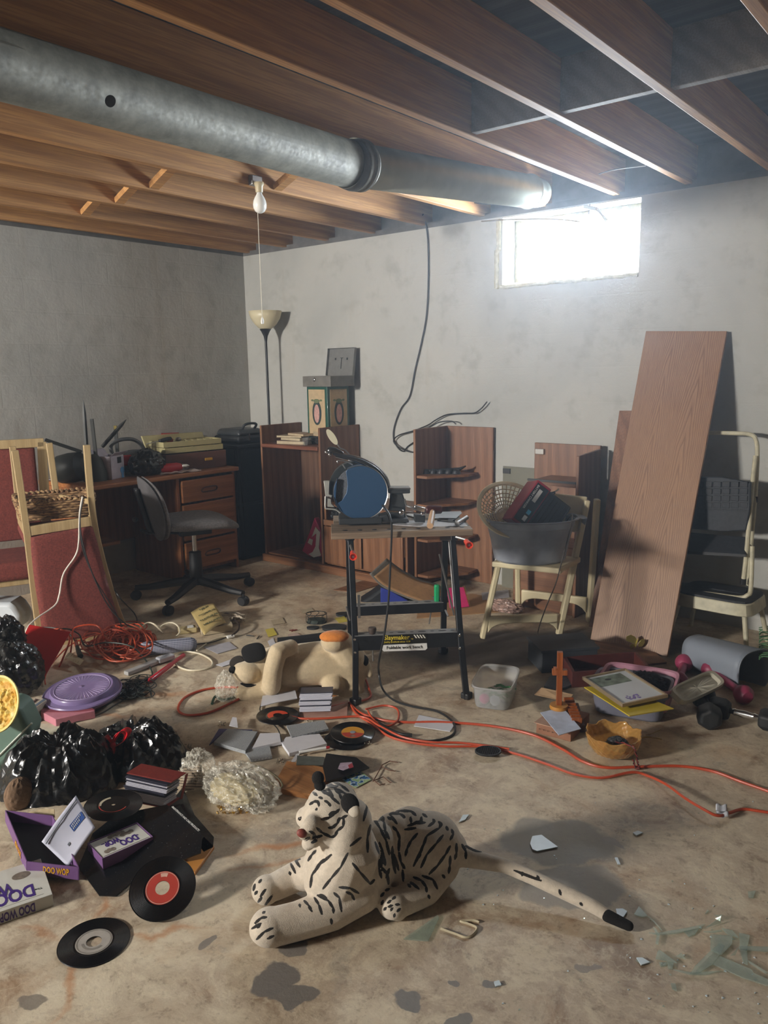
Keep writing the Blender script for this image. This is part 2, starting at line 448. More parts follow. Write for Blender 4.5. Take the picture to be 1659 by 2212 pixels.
struct(MB().bb((XR, YF, 0), (XR + .2, YW, 2.34)).build('wall_right', M_WALL))
wall_with_hole('wall_front', 'x', YF, -.2, XL, XR, ASSUMED_WIN)  # opening added here for the assumed window
M_SILL = plain('grey_sill_plate', '5c5a58', .85, var=.25, scale=14, bump=.2)
M_DECK = wood('subfloor_boards', '4f5157', '33353b', 0, .6, .8)
M_FIR = wood('fir_joist', 'cf9a5a', '784a28', 1, .8, .62, knots=True)
M_FIRG = wood('grey_fir', '8d8478', '4c4138', 1, .8, .7)
struct(MB().bb((XL - .2, YW, 2.34), (XR + .2, YW + .22, 2.375)).bb((XL - .2, YW + .07, 2.375), (XR + .2, YW + .11, DECK)).build('trim_2', M_SILL))
struct(MB().bb((XL - .22, YF, 2.34), (XL, YW, 2.375)).bb((XL - .12, YF, 2.375), (XL - .08, YW, DECK)).build('trim_3', M_SILL))
struct(MB().bb((XR, YF, 2.34), (XR + .2, YW, DECK)).bb((XL - .2, YF - .2, 2.34), (XR, YF, DECK)).build('trim_4', M_SILL))
struct(MB().bb((XL - .3, YF - .3, DECK), (XR + .3, YW + .3, DECK + .03)).build('ceiling', M_DECK))
JX = [-4.96, -4.54, -4.10, -3.66, -3.22, -2.77, -2.345, -1.895, -1.50, -1.09, -.67, -.25, .17, .59, 1.01, 1.43, 1.85, 2.27, 2.69]
for i, x in enumerate(JX):
    j = MB().bb((x - .02, YF, 2.36), (x + .02, YW + .07, DECK))
    # a second board spliced alongside some joists over the middle of the room
    struct(j.build('trim_%d' % (5 + i), M_FIR, bevel=.003))
# X-bridging blocks between joists
nt = 5 + len(JX)
for x0, x1, y in ((-4.54, -4.10, 2.75), (-4.10, -3.66, 2.70), (-3.66, -3.22, 2.62), (-3.22, -2.77, 3.08)):
    mb = MB()
    mb.bar((x0 + .02, y, 2.38), (x1 - .02, y, 2.545), .03, .055, (0, 1, 0)); mb.bar((x0 + .02, y + .05, 2.545), (x1 - .02, y + .05, 2.38), .03, .055, (0, 1, 0))
    struct(mb.build('trim_%d' % nt, M_FIR)); nt += 1
for x0, x1, y in ((-1.895, -1.50, 2.93), (-1.50, -1.09, 2.93), (-1.09, -.67, 2.95)):
    struct(MB().bb((x0 + .02, y - .02, 2.37), (x1 - .02, y + .02, DECK)).build('trim_%d' % nt, M_FIRG, bevel=.003)); nt += 1
# window in the back wall: deep whitewashed reveal, frame set in the outer face, glass
wx0, wx1, wz0, wz1 = WIN
M_REVEAL = plain('rough_white_reveal', 'bab6a0', .85, var=.2, scale=40, bump=.8)
mb = MB()
yo = YW + .15
for a, b in (((wx0, yo, wz0), (wx0 + .035, yo + .04, wz1)), ((wx1 - .035, yo, wz0), (wx1, yo + .04, wz1)), ((wx0 + .035, yo, wz0), (wx1 - .035, yo + .04, wz0 + .03)), ((wx0 + .035, yo, wz1 - .03), (wx1 - .035, yo + .04, wz1))): mb.bb(a, b)
wroot = thing('window_1', None, None, ((wx0 + wx1) / 2, yo, wz0)); wroot['kind'] = 'structure'
struct(mb.build('window_frame', plain('old_cream_frame', 'a39a82', .7, var=.3, bump=.4), wroot, bevel=.004))
def thin_pane():
    k = N('window_glass'); tr_ = k.n('ShaderNodeBsdfTransparent'); gl_ = k.n('ShaderNodeBsdfGlossy'); gl_.inputs['Roughness'].default_value = 0.02
    mx = k.n('ShaderNodeMixShader'); mx.inputs[0].default_value = 0.05; k.l(tr_.outputs[0], mx.inputs[1]); k.l(gl_.outputs[0], mx.inputs[2])
    k.l(mx.outputs[0], k.nt.nodes['Material Output'].inputs['Surface']); return k.m
M_PANE = thin_pane()
struct(MB().bb((wx0 + .035, yo + .018, wz0 + .03), (wx1 - .035, yo + .02, wz1 - .03)).build('window_pane', M_PANE, wroot))
# lumpy mortar sill and jambs that overhang the opening edge
def lumpy(u0, u1, fn, nu, nv):
    mb = MB(); return mb
random.seed(3)
sl = MB()
def sillf(u, v):
    x = wx0 - .02 + (wx1 - wx0 + .02) * u; y = YW - .012 + .17 * v
    return (x, y, wz0 - .002 + .018 * (1 - (2 * v - 1) ** 2) + .008 * noise.noise(Vector((x * 18, y * 22, 1))))
sl.surf(sillf, 60, 10)
struct(sl.build('window_sill', M_REVEAL, wroot, solid=.02))
jl = MB()
def jambf(u, v):
    z = wz0 - .02 + (wz1 - wz0 + .02) * u; y = YW - .01 + .16 * v
    w = .028 if z < 2.14 else .014
    return (wx0 - w * (1 - v) + .006 * noise.noise(Vector((y * 20, z * 22, 5))), y, z)
jl.surf(jambf, 40, 10)
struct(jl.build('window_reveal', M_REVEAL, wroot, solid=.03, off=1))
# assumed window behind the camera, out of view, added for the key light
x0, x1, z0, z1 = ASSUMED_WIN
wr2 = thing('assumed_window', None, None, ((x0 + x1) / 2, YF - .15, z0)); wr2['kind'] = 'structure'
mb = MB(); yo = YF - .14
for a, b in (((x0, yo, z0), (x0 + .03, yo - .04, z1)), ((x1 - .03, yo, z0), (x1, yo - .04, z1)), ((x0, yo, z0), (x1, yo - .04, z0 + .03)), ((x0, yo, z1 - .03), (x1, yo - .04, z1))): mb.bb(a, b)
struct(mb.build('window_frame', MC['old_cream_frame'], wr2))  # frame of the assumed window
# ================================================================== ceiling services
M_GALV = N('galvanised_sheet')
def _galv(k):
    v = k.coord('Object'); n1 = k.noise(v, 12, 6, 0.7); n2 = k.noise(v, 60, 4, 0.6)
    c = k.ramp(n1, [(0.3, '56544a'), (0.5, '727064'), (0.7, '878578')])
    k.set(Base=c, Metallic=0.3, Roughness=k.ramp(n2, [(0.3, 0.6), (0.7, 0.75)])); k.bump(n1, 0.05, 0.003)
_galv(M_GALV); M_GALV = M_GALV.m
M_CHROME = plain('chrome', 'd0d0d0', .18, 1.0, var=.05)
M_STEEL = plain('brushed_steel', '9a9a9a', .35, .9, var=.1)
M_BLACKP = plain('black_plastic', '1b1b1d', .45, var=.2)
M_DARK = plain('dark_charcoal', '26282a', .6, var=.2)
M_WHITEP = plain('white_plastic', 'd8d8d4', .4, var=.05)
M_CREAM = plain('cream_plastic', 'cdc19e', .45, var=.1, scale=8)
M_BLKCORD = plain('black_cord', '161616', .5, var=.1)
dx, dz, dr = -2.28, 2.262, .092
duct = thing('air_duct', 'long round galvanised duct hung under the joists with a crimped joint', 'duct', (dx, 1.0, dz))
Mdy = frame((dx, YF + .02, dz), (1, 0, 0), z=(0, 1, 0))
L1 = 2.60 - YF
mb = MB(Mdy).lathe([(dr, 0), (dr, .6), (dr + .002, .602), (dr + .002, .61), (dr, .612), (dr, L1)], 40)
mb.build('pipe_section', M_GALV, duct, solid=.002)
e0 = Vector((dx, 2.60, dz)); e1 = Vector((-2.10, 4.25, 2.40))
Md = frame(e0, (1, 0, 0), z=(e1 - e0))
MB(Mdy).lathe([(dr + .004, L1 - .02), (dr + .007, L1), (dr + .008, L1 + .03), (dr + .006, L1 + .034)], 40).build('collar', plain('dull_collar', '55554f', .5, .7, bump=.2), duct, solid=.003)
MB(Md).lathe([(dr + .006, .03), (dr + .012, .036), (dr + .012, .05), (dr + .006, .054), (dr + .006, .07), (dr + .012, .076), (dr + .012, .09), (dr + .004, .096), (dr, .11)], 40).build('joint_ring', M_GALV, duct, solid=.002)
Ls = (e1 - e0).length
MB(Md).lathe([(dr - .004, .1), (dr - .004, Ls - .14), (dr + .002, Ls - .13), (dr - .004, Ls - .12), (dr - .012, Ls - .06), (dr - .012, Ls - .05), (dr - .018, Ls)], 40).build('pipe_section', plain('bright_new_galvanised', 'aeb3a6', .38, .7, var=.08, scale=14), duct, solid=.002)
hp = PX(234, 244, dx + .07)
MB(frame((dx + .084, hp.y, dz - .045), (0, 1, 0), z=(.84, 0, -.5))).lathe([(.0, .002), (.017, .002), (.017, .0), (.0, .0)], 20).build('test_hole', M_BLACKP, duct)
# hanging bulb on a joist, with pull cord
bj = PX(551, 372, -3.185)
bulb = thing('pull_chain_light', 'unlit white bulb in a ceramic socket hanging from a joist with a pull cord', 'light bulb', bj)
b0 = Vector((-3.16, bj.y, 2.375)); bd = Vector((0.004, 0, -1)).normalized()
Mb = frame(b0, (1, 0, 0), z=bd)
MB().box((-3.185, bj.y, 2.385), (.03, .07, .05)).build('junction_plate', M_STEEL, bulb, bevel=.004)
MB(Mb).lathe([(.024, 0), (.026, .01), (.02, .02), (.019, .045), (.017, .05)], 20).build('socket', plain('tan_ceramic', 'b8ab8c', .4), bulb)
MB(Mb).lathe([(.013, .05), (.015, .058), (.024, .072), (.032, .09), (.035, .108), (.033, .126), (.024, .142), (.010, .150), (0, .152)], 24).build('bulb', plain('frosted_white_bulb', 'e6e6e2', .25, var=.02), bulb)
c0 = b0 + Vector((-.005, -.012, -.03)); c1 = A(557, 700, b0)
pc = MB().tube([c0, Vector((c0.x, c0.y, c1.z + .03))], .0018, 6).build('pull_cord', plain('string', 'c9c2b0', .8), bulb)
MB(T(c0.x, c0.y, c1.z)).lathe([(.002, .035), (.006, .028), (.009, .012), (.007, 0)], 12).build('cord_tassel', M_WHITEP, bulb)
# cable stapled in the ceiling and dropping down the wall into a loop
yc = YW - .012
cp = [(-3.22 + .03, YW - .05, 2.42), PY(910, 470, YW - .03)] + [PY(x, y, yc) for x, y in ((918, 478), (924, 520), (925, 600), (921, 680), (909, 745), (896, 800), (885, 855), (866, 883), (852, 920), (850, 948), (860, 968), (872, 975), (880, 965), (895, 955))]
cable('wall_cable', cp, .0045, M_BLKCORD, 'black cable dropping from a joist down the white wall into a loop', 'cable')
cp2 = [PY(x, y, yc - .02) for x, y in ((1052, 868), (1040, 882), (1025, 892), (1000, 893), (965, 896), (940, 908), (925, 918), (895, 930), (862, 940), (850, 952), (860, 965), (885, 976), (900, 975), (930, 960))]
cable('wall_cable', cp2, .0045, M_BLKCORD, 'loose black cable end curling above the shelf tower against the wall', 'cable')
cp3 = [PY(x, y, yc - .05) for x, y in ((985, 916), (975, 910), (950, 912), (930, 922), (900, 940))]
cable('wall_cable', cp3, .004, M_BLKCORD, 'short black cable strand arching behind the top of the shelf tower', 'cable')
w1 = [PY(1025, 438, 4.2), PY(1060, 441, 4.2), PY(1100, 436, 4.25)]
cable('joist_wire', w1, .0035, M_BLKCORD, 'short black wire passing through a joist left of the window', 'wire')
w2 = [PY(1293, 376, 4.15), PY(1330, 366, 4.15), PY(1395, 358, 4.15)]
cable('joist_wire', w2, .003, plain('grey_wire', '8b8a84', .4), 'grey wire passing through the joist above the window', 'wire')
w3 = [PY(1040, 478, YW - .01), PY(1110, 474, YW - .03), PY(1200, 474, YW - .04), PY(1253, 479, YW - .05)]
cable('window_rod', w3, .004, plain('rusty_rod', '6a5a3a', .6), 'thin rusty rod sticking out across the top of the window', 'rod')
latch = thing('window_latch', 'small metal latch hanging at the top of the window', 'latch', PY(1290, 450, YW - .02))
a, b, c = PY(1262, 446, YW - .015), PY(1290, 452, YW - .03), PY(1312, 478, YW - .03)
MB().bar(a, b, .02, .02).bar(PY(1275, 440, YW - .02), PY(1272, 464, YW - .02), .01, .01).build('bracket', M_STEEL, latch, bevel=.003)
MB().tube([b, (b + c) / 2, c], [.011, .007, .013], 8).build('lever', plain('pewter', 'a9a89e', .45, .7), latch)

# ================================================================== floor lamp
lx, ly = PY(577, 800, 4.27).x, 4.27
lamp = thing('floor_lamp', 'black torchiere floor lamp with a cream bowl shade in the corner', 'lamp', (lx, ly, 0))
LM = T(lx, ly, 0)
zt = A(575, 712, (lx, ly, 0)).z; zr = A(592, 672, (lx, ly, 0)).z
MB(LM).lathe([(.0, 0), (.13, 0), (.13, .02), (.05, .035), (.012, .05), (.0, .05)], 32).build('base', M_BLACKP, lamp)
MB(LM).lathe([(.010, .03), (.010, zt - .06)], 12).build('pole', M_BLACKP, lamp)
MB(LM).lathe([(.010, zt - .09), (.016, zt - .05), (.034, zt - .012), (.045, zt + .002), (.0, zt + .004)], 24).build('cup', M_BLACKP, lamp)
k = N('cream_plastic_shade'); k.set(Base='d9cfae', Roughness=.4, Subsurface_Weight=0) if False else k.set(Base='d2c8a8', Roughness=.4)
hh = zr - zt
MB(T(lx + .005, ly, zt)).lathe([(.03, .0), (.05, .008), (.085, hh * .3), (.112, hh * .6), (.128, hh)], 40).build('shade', k.m, lamp, solid=.003)

# ================================================================== desk
OAK = wood('oak_veneer', '875a38', '4a2c18', 2, 1.0, .5)
OAKX = wood('oak_veneer_across', '875a38', '4a2c18', 0, 1.0, .5)
DSK = wood('desk_pine', 'a86b3a', '5e3416', 1, 1.0, .42)
DSKZ = wood('desk_pine_upright', '9a6035', '5a3115', 2, 1.0, .45)
M_INT = plain('dark_cabinet_inside', '2c1d14', .8, var=.2)
desk = thing('desk', 'wooden pedestal desk along the left wall with two drawers at its right end', 'desk', (-4.71, 3.15, 0))
fx, bx_, ya, yb = -4.40, -5.0, 2.55, 3.75
MB().bb((bx_, ya, .72), (fx, yb, .75)).build('desktop', DSK, desk, bevel=.006)
MB().bb((bx_ + .02, ya + .03, 0), (fx - .03, ya + .055, .72)).build('end_panel', DSKZ, desk, bevel=.003)
MB().bb((bx_ + .02, 3.22, 0), (fx - .03, 3.245, .72)).bb((bx_ + .02, yb - .045, 0), (fx - .03, yb - .02, .72)).bb((bx_ + .02, 3.22, .1), (bx_ + .04, yb - .02, .72)).bb((bx_ + .02, 3.24, .04), (fx - .05, yb - .04, .06)).build('pedestal', DSKZ, desk, bevel=.003)
MB().bb((bx_ + .02, ya + .05, .25), (bx_ + .04, 3.22, .72)).build('modesty_panel', DSKZ, desk)
MB().bb((bx_ + .1, ya + .05, .3), (fx - .25, ya + .35, .32)).build('shelf', DSK, desk)
for z0, z1, nm in ((.545, .70, 'drawer'), (.28, .53, 'drawer'), (.07, .265, 'drawer')):
    if z0 < .1: pass
    d = MB().bb((fx - .03, 3.25, z0), (fx - .008, yb - .05, z1)).build(nm, DSK, desk, bevel=.005)
    zc = (z0 + z1) / 2; yc_ = (3.25 + yb - .05) / 2
    MB().tube(spline([(fx - .006, yc_ - .06, zc - .015), (fx + .004, yc_ - .058, zc + .012), (fx + .006, yc_, zc + .017), (fx + .004, yc_ + .058, zc + .012), (fx - .006, yc_ + .06, zc - .015), (fx - .006, yc_, zc - .018)], 5, True), .005, 8, True).build('handle', plain('bronze_pull', '4a2d1c', .45, .3), d)
# items on the desk
def on_desk(px, py, dzz=0): return F(px, py, .75 + dzz)
# cantilever tool box
tb = thing('tool_box', 'open brown tool box with cream cantilever trays at the right end of the desk', 'tool box', (-4.66, 3.5, .75), rz=math.radians(-8))
TB = WM[tb]
M_BRN = plain('brown_plastic', '5c3a2c', .5, var=.12, bump=.1)
M_CRT = plain('cream_tray', 'a39b72', .5, var=.08)
mb = MB(TB); w, d, h = .13, .24, .12
mb.bb((-w, -d, 0), (w, d, .008)).bb((-w, -d, 0), (-w + .008, d, h)).bb((w - .008, -d, 0), (w, d, h)).bb((-w, -d, 0), (w, -d + .008, h)).bb((-w, d - .008, 0), (w, d, h))
mb.build('body', M_BRN, tb, bevel=.004)
MB(TB).bb((w, .06, .055), (w + .012, .12, .075)).build('latch', plain('yellow_latch', 'c99a1e', .4), tb, bevel=.004)
for kk, (ox, oz) in enumerate(((.0, .125), (-.02, .165))):
    mb = MB(TB @ T(ox, 0, oz))
    mb.bb((-.11, -.23, 0), (.11, .23, .004)).bb((.105, -.23, 0), (.11, .23, .038)).bb((-.11, -.23, 0), (-.105, .23, .038)).bb((-.11, -.23, 0), (.11, -.225, .038)).bb((-.11, .225, 0), (.11, .23, .038)).bb((-.01, -.23, 0), (-.005, .23, .034))
    for q in range(-4, 5): mb.bb((-.11, q * .05, 0), (.11, q * .05 + .004, .032))
    mb.build('tray', M_CRT, tb, bevel=.002)
MB(TB).prism([(-.12, -.245, .12), (-.125, .245, .12), (-.2, .245, .235), (-.2, -.245, .235)], (-.02, 0, .0)).build('lid', M_CRT, tb, bevel=.004)
for q, (yy, zz, rr) in enumerate(((-.12, .205, .02), (-.05, .208, .016))):
    MB(TB @ T(-.03, yy, zz)).ball((0, 0, 0), (rr, rr * 1.5, rr), 12).build('tool_part', plain('rust_red', '8a3527', .6) if q == 0 else M_STEEL, tb)
sd = thing('screwdriver', 'grey handled screwdriver lying on the tool box trays', 'screwdriver', TB @ Vector((-.02, -.19, .22)))
sM = frame(TB @ Vector((0, -.12, .222)), (1, 0, .0), z=(TB.to_3x3() @ Vector((.15, -1, -.12))))
MB(sM).lathe([(0, 0), (.012, .004), (.015, .03), (.013, .08), (.009, .095), (.012, .10), (.006, .105)], 12).build('handle', M_DARK, sd)
MB(sM).lathe([(.003, .1), (.003, .21), (.0, .212)], 8).build('shaft', M_STEEL, sd)
rb = thing('battery_carton', 'small red and white carton standing behind the tool box', 'box', (-4.935, 3.56, .985), rz=math.radians(-35))
RM = WM[rb]
MB(RM).box((0, 0, -.03), (.10, .13, .06)).build('carton', plain('red_card', '9c2626', .6), rb, bevel=.002)
MB(RM).box((.0506, 0, -.033), (.002, .12, .028)).box((0, -.0656, -.033), (.09, .002, .028)).build('label', plain('white_card', 'cfcac4', .6), rb)
MB(RM).box((0, 0, -.145), (.09, .12, .17)).build('stand_block', M_DARK, rb)
# handheld spotlight / vacuum, black bag, cloth
vac = thing('handheld_spotlight', 'grey and red handheld machine with an open loop handle lying on the desk', 'power tool', on_desk(310, 1000))
vM = T(-4.72, 3.09, .75) @ rz(-8)
MB(vM).tube(spline([(0, -.17, .03), (0, -.17, .16), (0, -.10, .235), (0, .02, .24), (0, .10, .19), (0, .17, .155), (0, .2, .11)], 6), [.022] * 2 + [.02] * 20 + [.028] * 15, 12) if False else None
MB(vM).surf(lambda u, v: ((.045 + .012 * math.sin(v * math.pi)) * math.cos(u * 2 * math.pi), -.16 + .37 * v, .09 + (.05 + .03 * math.sin(v * math.pi) - .02 * v) * math.sin(u * 2 * math.pi)), 24, 16, closed_u=True).build('housing', plain('grey_abs', '4c4e50', .45), vac, solid=.004)
MB(vM).tube(spline([(0, -.14, .13), (0, -.15, .20), (0, -.09, .235), (0, .0, .235), (0, .06, .2), (0, .09, .15)], 6), .013, 10).build('handle', plain('grey_abs', '4c4e50', .45), vac)
MB(vM).box((.045, -.07, .10), (.03, .07, .07)).build('switch_panel', plain('bright_red', 'c02024', .4), vac, bevel=.006)
MB(vM).tube([(0, .19, .08), (0, .26, .07)], [.055, .06], 20).build('nozzle', M_BLACKP, vac)
vac2 = thing('cordless_drill', 'red and black power drill lying half under a black bag on the desk', 'power tool', (-4.5, 3.2, .75))
dM = T(-4.53, 3.24, .785) @ rz(80)
MB(dM).tube([(-.10, 0, 0), (-.05, 0, 0), (.06, 0, 0), (.09, 0, 0)], [.02, .032, .032, .022], 16).build('motor_housing', MC['bright_red'], vac2)
MB(dM).tube([(.09, 0, 0), (.13, 0, 0), (.15, 0, 0)], [.02, .018, .008], 12).build('chuck', M_CHROME, vac2)
MB(dM).bar((-.05, 0, 0), (-.09, .10, -.01), .035, .03).build('grip', M_BLACKP, vac2, bevel=.006)
def crumple(c, r, seed, amp=.28, fr=3.2, nu=64, nv=36, flat=-.6, pw=1.0):
    """crumpled bag skin about c with radii r"""
    vs = []; c = Vector(c)
    def fn(u, v):
        a = u * 2 * math.pi; b = v * math.pi
        d = Vector((math.sin(b) * math.cos(a), math.sin(b) * math.sin(a), math.cos(b)))
        q = d * fr + Vector((seed, seed * 1.7, 0))
        k = 1 + amp * (1 - 2 * abs(noise.noise(q))) * .8 - amp * .3 + amp * .45 * (1 - 2.4 * abs(noise.noise(q * 2.7))) + amp * .10 * (1 - 2.4 * abs(noise.noise(q * 6.1)))
        p = Vector((d.x * r[0], d.y * r[1], d.z * r[2])) * k
        if p.z < flat * r[2]: p.z = flat * r[2] + (p.z - flat * r[2]) * .05
        return c + p
    return fn, nu, nv
def bag(c, r, seed, M=None, **kw):
    fn, nu, nv = crumple(c, r, seed, **kw); return MB(M).surf(fn, nu, nv, closed_u=True)
def m_bag():
    k = N('black_bin_liner'); v = k.coord('Object'); k.set(Base='060708', Roughness=.24, Coat=.25)
    n = k.n('ShaderNodeTexNoise'); n.inputs['Scale'].default_value = 16; n.inputs['Detail'].default_value = 2; n.inputs['Distortion'].default_value = 1.2; k.l(v, n.inputs[0])
    r = k.math('ABSOLUTE', k.math('SUBTRACT', n.outputs['Fac'], .5)); k.bump(r, .5, .012); return k.m
M_BAG = m_bag()
solo(bag((-4.58, 3.10, .82), (.09, .12, .10), 2.2, fr=2.2, amp=.14), 'plastic_bag', M_BAG, 'small crumpled black plastic bag on the desk behind the office chair', 'bag')
def cloth_pts(corners, seed, amp=.012, n=14):
    c = [Vector(p) for p in corners]
    def fn(u, v):
        p = (c[0] * (1 - u) + c[1] * u) * (1 - v) + (c[3] * (1 - u) + c[2] * u) * v
        return p + Vector((0, 0, abs(noise.noise(Vector((u * 4 + seed, v * 4, seed)))) * amp * 2))
    return MB().surf(fn, n, n)
solo(cloth_pts([(-4.47, 3.13, .753), (-4.41, 3.42, .753), (-4.52, 3.46, .753), (-4.56, 3.15, .753)], 3), 'cleaning_rag', plain('pale_pink_cloth', 'b9a8a4', .9, sheen=.2), 'pale rag lying at the desk edge in front of the tool box', 'rag', solid=.002)
# white cardboard carton
wb = thing('bulb_carton', 'open white cardboard carton printed with a blue bulb on the desk', 'box', (-4.64, 2.86, .75), rz=math.radians(22))
WBm = WM[wb]
mb = MB(WBm)
for a, b in (((-.06, -.07, 0), (.06, .07, .003)), ((-.06, -.07, 0), (-.057, .07, .15)), ((.057, -.07, 0), (.06, .07, .15)), ((-.06, -.07, 0), (.06, -.067, .15)), ((-.06, .067, 0), (.06, .07, .15))): mb.bb(a, b)
mb.prism([(.06, -.07, .15), (.06, .07, .15), (.095, .07, .175), (.095, -.07, .175)], (0, 0, .002)); mb.prism([(-.06, -.07, .15), (-.06, .07, .15), (-.09, .07, .19), (-.09, -.07, .19)], (0, 0, .002))
mb.build('carton', plain('lilac_white_card', 'b3adb8', .7), wb)
MB(WBm).box((.0612, .02, .12), (.002, .04, .04)).build('window_print', M_BLACKP, wb)
MB(WBm @ T(.0615, .045, .05) @ ry(90)).lathe([(0, 0), (.022, 0), (.022, .001), (0, .001)], 20).box((.035, 0, 0), (.05, .022, .0015)).build('bulb_print', plain('print_blue', '5b93c4', .5), wb)
# black iron lamp bases with pointed and blunt arms lying on the desk, with a glass cup shade
M_IRON = plain('black_iron', '1d1f1d', .5, .2, var=.3)
def up_at(px, py, ref): return A(px, py, ref)
r1 = Vector((-4.62, 2.78, .75))
fan = thing('table_fan_part', 'dark round motor drum lying on the left end of the desk', 'lamp part', (-4.68, 2.66, .75))
MB(T(-4.66, 2.60, .845) @ rz(30) @ ry(80)).lathe([(0, -.10), (.07, -.10), (.09, -.07), (.095, 0), (.09, .07), (.05, .10), (0, .10)], 28).build('drum', M_IRON, fan)
MB(T(-4.62, 2.74, .75)).lathe([(0, 0), (.075, 0), (.07, .06), (.05, .13), (.02, .17), (0, .17)], 24).build('cone_base', plain('dark_olive_metal', '2b2b22', .6, .2), fan)
def spike(name, lab, p0, p1, w, pointed, ref):
    a, b = up_at(*p0, ref), up_at(*p1, ref)
    if pointed: mb = MB().tube([a, a.lerp(b, .55), a.lerp(b, .8), b], [w, w, w * .95, .002], 6)
    else: mb = MB().tube([a, b], [w, w], 4)
    return solo(mb, name, M_IRON, lab, 'metal stake')
spike('iron_stake', 'tall black pointed iron stake standing upright behind the desk edge', (189, 1000), (180, 864), .014, True, Vector((-4.66, 2.74, .75)))
spike('iron_post', 'blunt black square iron post beside the pointed stake', (207, 985), (198, 905), .014, False, Vector((-4.64, 2.76, .75)))
spike('iron_stake', 'black pointed iron stake leaning diagonally behind the white carton', (221, 965), (273, 906), .013, True, Vector((-4.75, 2.85, .75)))
spike('iron_rail', 'long black iron rail lying slanted on the desk behind the chairs', (176, 976), (98, 950), .011, False, Vector((-4.75, 2.55, .75)))
gl = thing('glass_lamp_arm', 'black lamp arm ending in a clear ribbed glass cup shade on the desk', 'lamp part', (-4.5, 2.85, .75))
g0, g1 = up_at(256, 1010, (-4.46, 2.86, .75)), up_at(247, 898, (-4.46, 2.86, .75))
ax = (g1 - g0).normalized(); GM = frame(F(257, 1019, .765), (1, 0, 0), z=ax)
MB(GM).lathe([(0, .0), (.10, 0), (.10, .006), (.06, .012), (0, .012)], 28).build('round_tray', M_IRON, gl)
MB(GM).surf(lambda u, v: ((.058 - .03 * v - .012 * v * v) * (1 + .05 * math.cos(u * 2 * math.pi * 16)) * math.cos(u * 2 * math.pi), (.058 - .03 * v - .012 * v * v) * (1 + .05 * math.cos(u * 2 * math.pi * 16)) * math.sin(u * 2 * math.pi), .012 + .085 * v), 96, 8, closed_u=True).build('glass_shade', glassy('clear_glass', (.95, .97, .98), .03, .95, 1.4), gl, solid=.003)
MB(GM).tube([(0, 0, .085), (0, 0, .10), (0, 0, .115)], [.03, .028, .014], 14).tube([(0, 0, .11), (0, 0, .29)], .015, 4).build('arm', M_IRON, gl)
MB(GM).tube([(0, 0, .29), (0, 0, .315)], .014, 4).build('brass_end', plain('dull_brass', '6e6335', .4, .7), gl)
lb = thing('lamp_holder', 'small white lamp holder with a metal contact lying on the desk edge', 'lamp holder', F(220, 1025, .765))
LBm = frame(F(206, 1021, .775), (0, 0, 1), z=(F(233, 1027, .775) - F(206, 1021, .775)))
MB(LBm).tube([(0, 0, 0), (0, 0, .008), (0, 0, .05), (0, 0, .06)], [.016, .022, .020, .014], 18).build('body', plain('ivory_white', 'dad7cc', .35), lb)
MB(LBm).tube([(0, 0, .06), (0, 0, .07), (0, 0, .085)], [.012, .013, .004], 12).build('contact', M_CHROME, lb)
solo(MB().plate([F(112, 972, .76), F(170, 1015, .76), F(128, 1025, .76)] if False else [(-4.95, 2.58, .753), (-4.7, 2.6, .753), (-4.66, 2.72, .753), (-4.9, 2.74, .753)], .002), 'paper_sheet', plain('greyish_paper', 'a7a5ab', .8), 'grey white sheet lying under the black drum on the desk', 'paper')

# ================================================================== dark cabinet between desk and hutch
dk = thing('metal_cabinet', 'black metal cabinet standing in the corner between desk and wooden hutch', 'cabinet', (-4.72, 4.1, 0))
M_DGRN = plain('blackish_metal', '20272b', .45, .2, var=.2)
MB().bb((-4.98, 3.88, 0), (-4.56, 4.28, .86)).build('body', M_DGRN, dk, bevel=.008)
MB().bb((-5.0, 3.86, .86), (-4.54, 4.3, .885)).build('top', M_DGRN, dk, bevel=.004)
for z0, z1 in ((.02, .42), (.44, .85)):
    dr_ = MB().bb((-4.56, 3.90, z0), (-4.548, 4.26, z1)).bb((-4.96, 3.868, z0), (-4.58, 3.88, z1)).build('door', M_DGRN, dk, bevel=.004)
grd = thing('electric_grill', 'black closed electric appliance with a carrying handle on the black cabinet', 'appliance', (-4.76, 4.08, .885))
GM2 = WM[grd]
MB(GM2).box((0, 0, .03), (.30, .28, .06)).build('base', M_DARK, grd, bevel=.02)
MB(GM2).box((0, 0, .085), (.29, .26, .05), None, .85).build('lid', plain('dark_grey_gloss', '3a3d3f', .35), grd, bevel=.02)
MB(GM2).tube(spline([(.1, -.06, .10), (.13, -.06, .14), (.13, .0, .15), (.13, .06, .14), (.1, .06, .10)], 6), .010, 8).build('handle', M_DARK, grd)
MB(GM2).box((.155, -.04, .05), (.008, .012, .05)).build('latch', M_CHROME, grd)

# ================================================================== wooden hutch, low cupboard, corner shelf tower
hut = thing('wooden_hutch', 'tall brown oak hutch with an open front and a shelf of books on top', 'cabinet', (-4.12, 4.2, 0))
hx0, hx1, hy0, hy1, hh_ = -4.42, -3.82, 4.0, 4.42, 1.03
MB().bb((hx0 - .018, hy0, 0), (hx0, hy1, hh_)).build('side_panel', OAK, hut, bevel=.003)
MB().bb((hx1 - .018, hy0, 0), (hx1, hy1, hh_)).build('side_panel', OAK, hut, bevel=.003)
MB().bb((hx0, hy1 - .012, .06), (hx1 - .018, hy1, .90)).build('back_panel', wood('back_ply', '6b4a33', '3a2517', 2, 1, .7), hut)
zs = PY(600, 960, hy0).z
MB().bb((hx0, hy0 - .01, zs - .028), (hx1 - .018, hy1, zs)).build('shelf', wood('shelf_red', '7a4630', '45251a', 0, 1, .45), hut, bevel=.005)
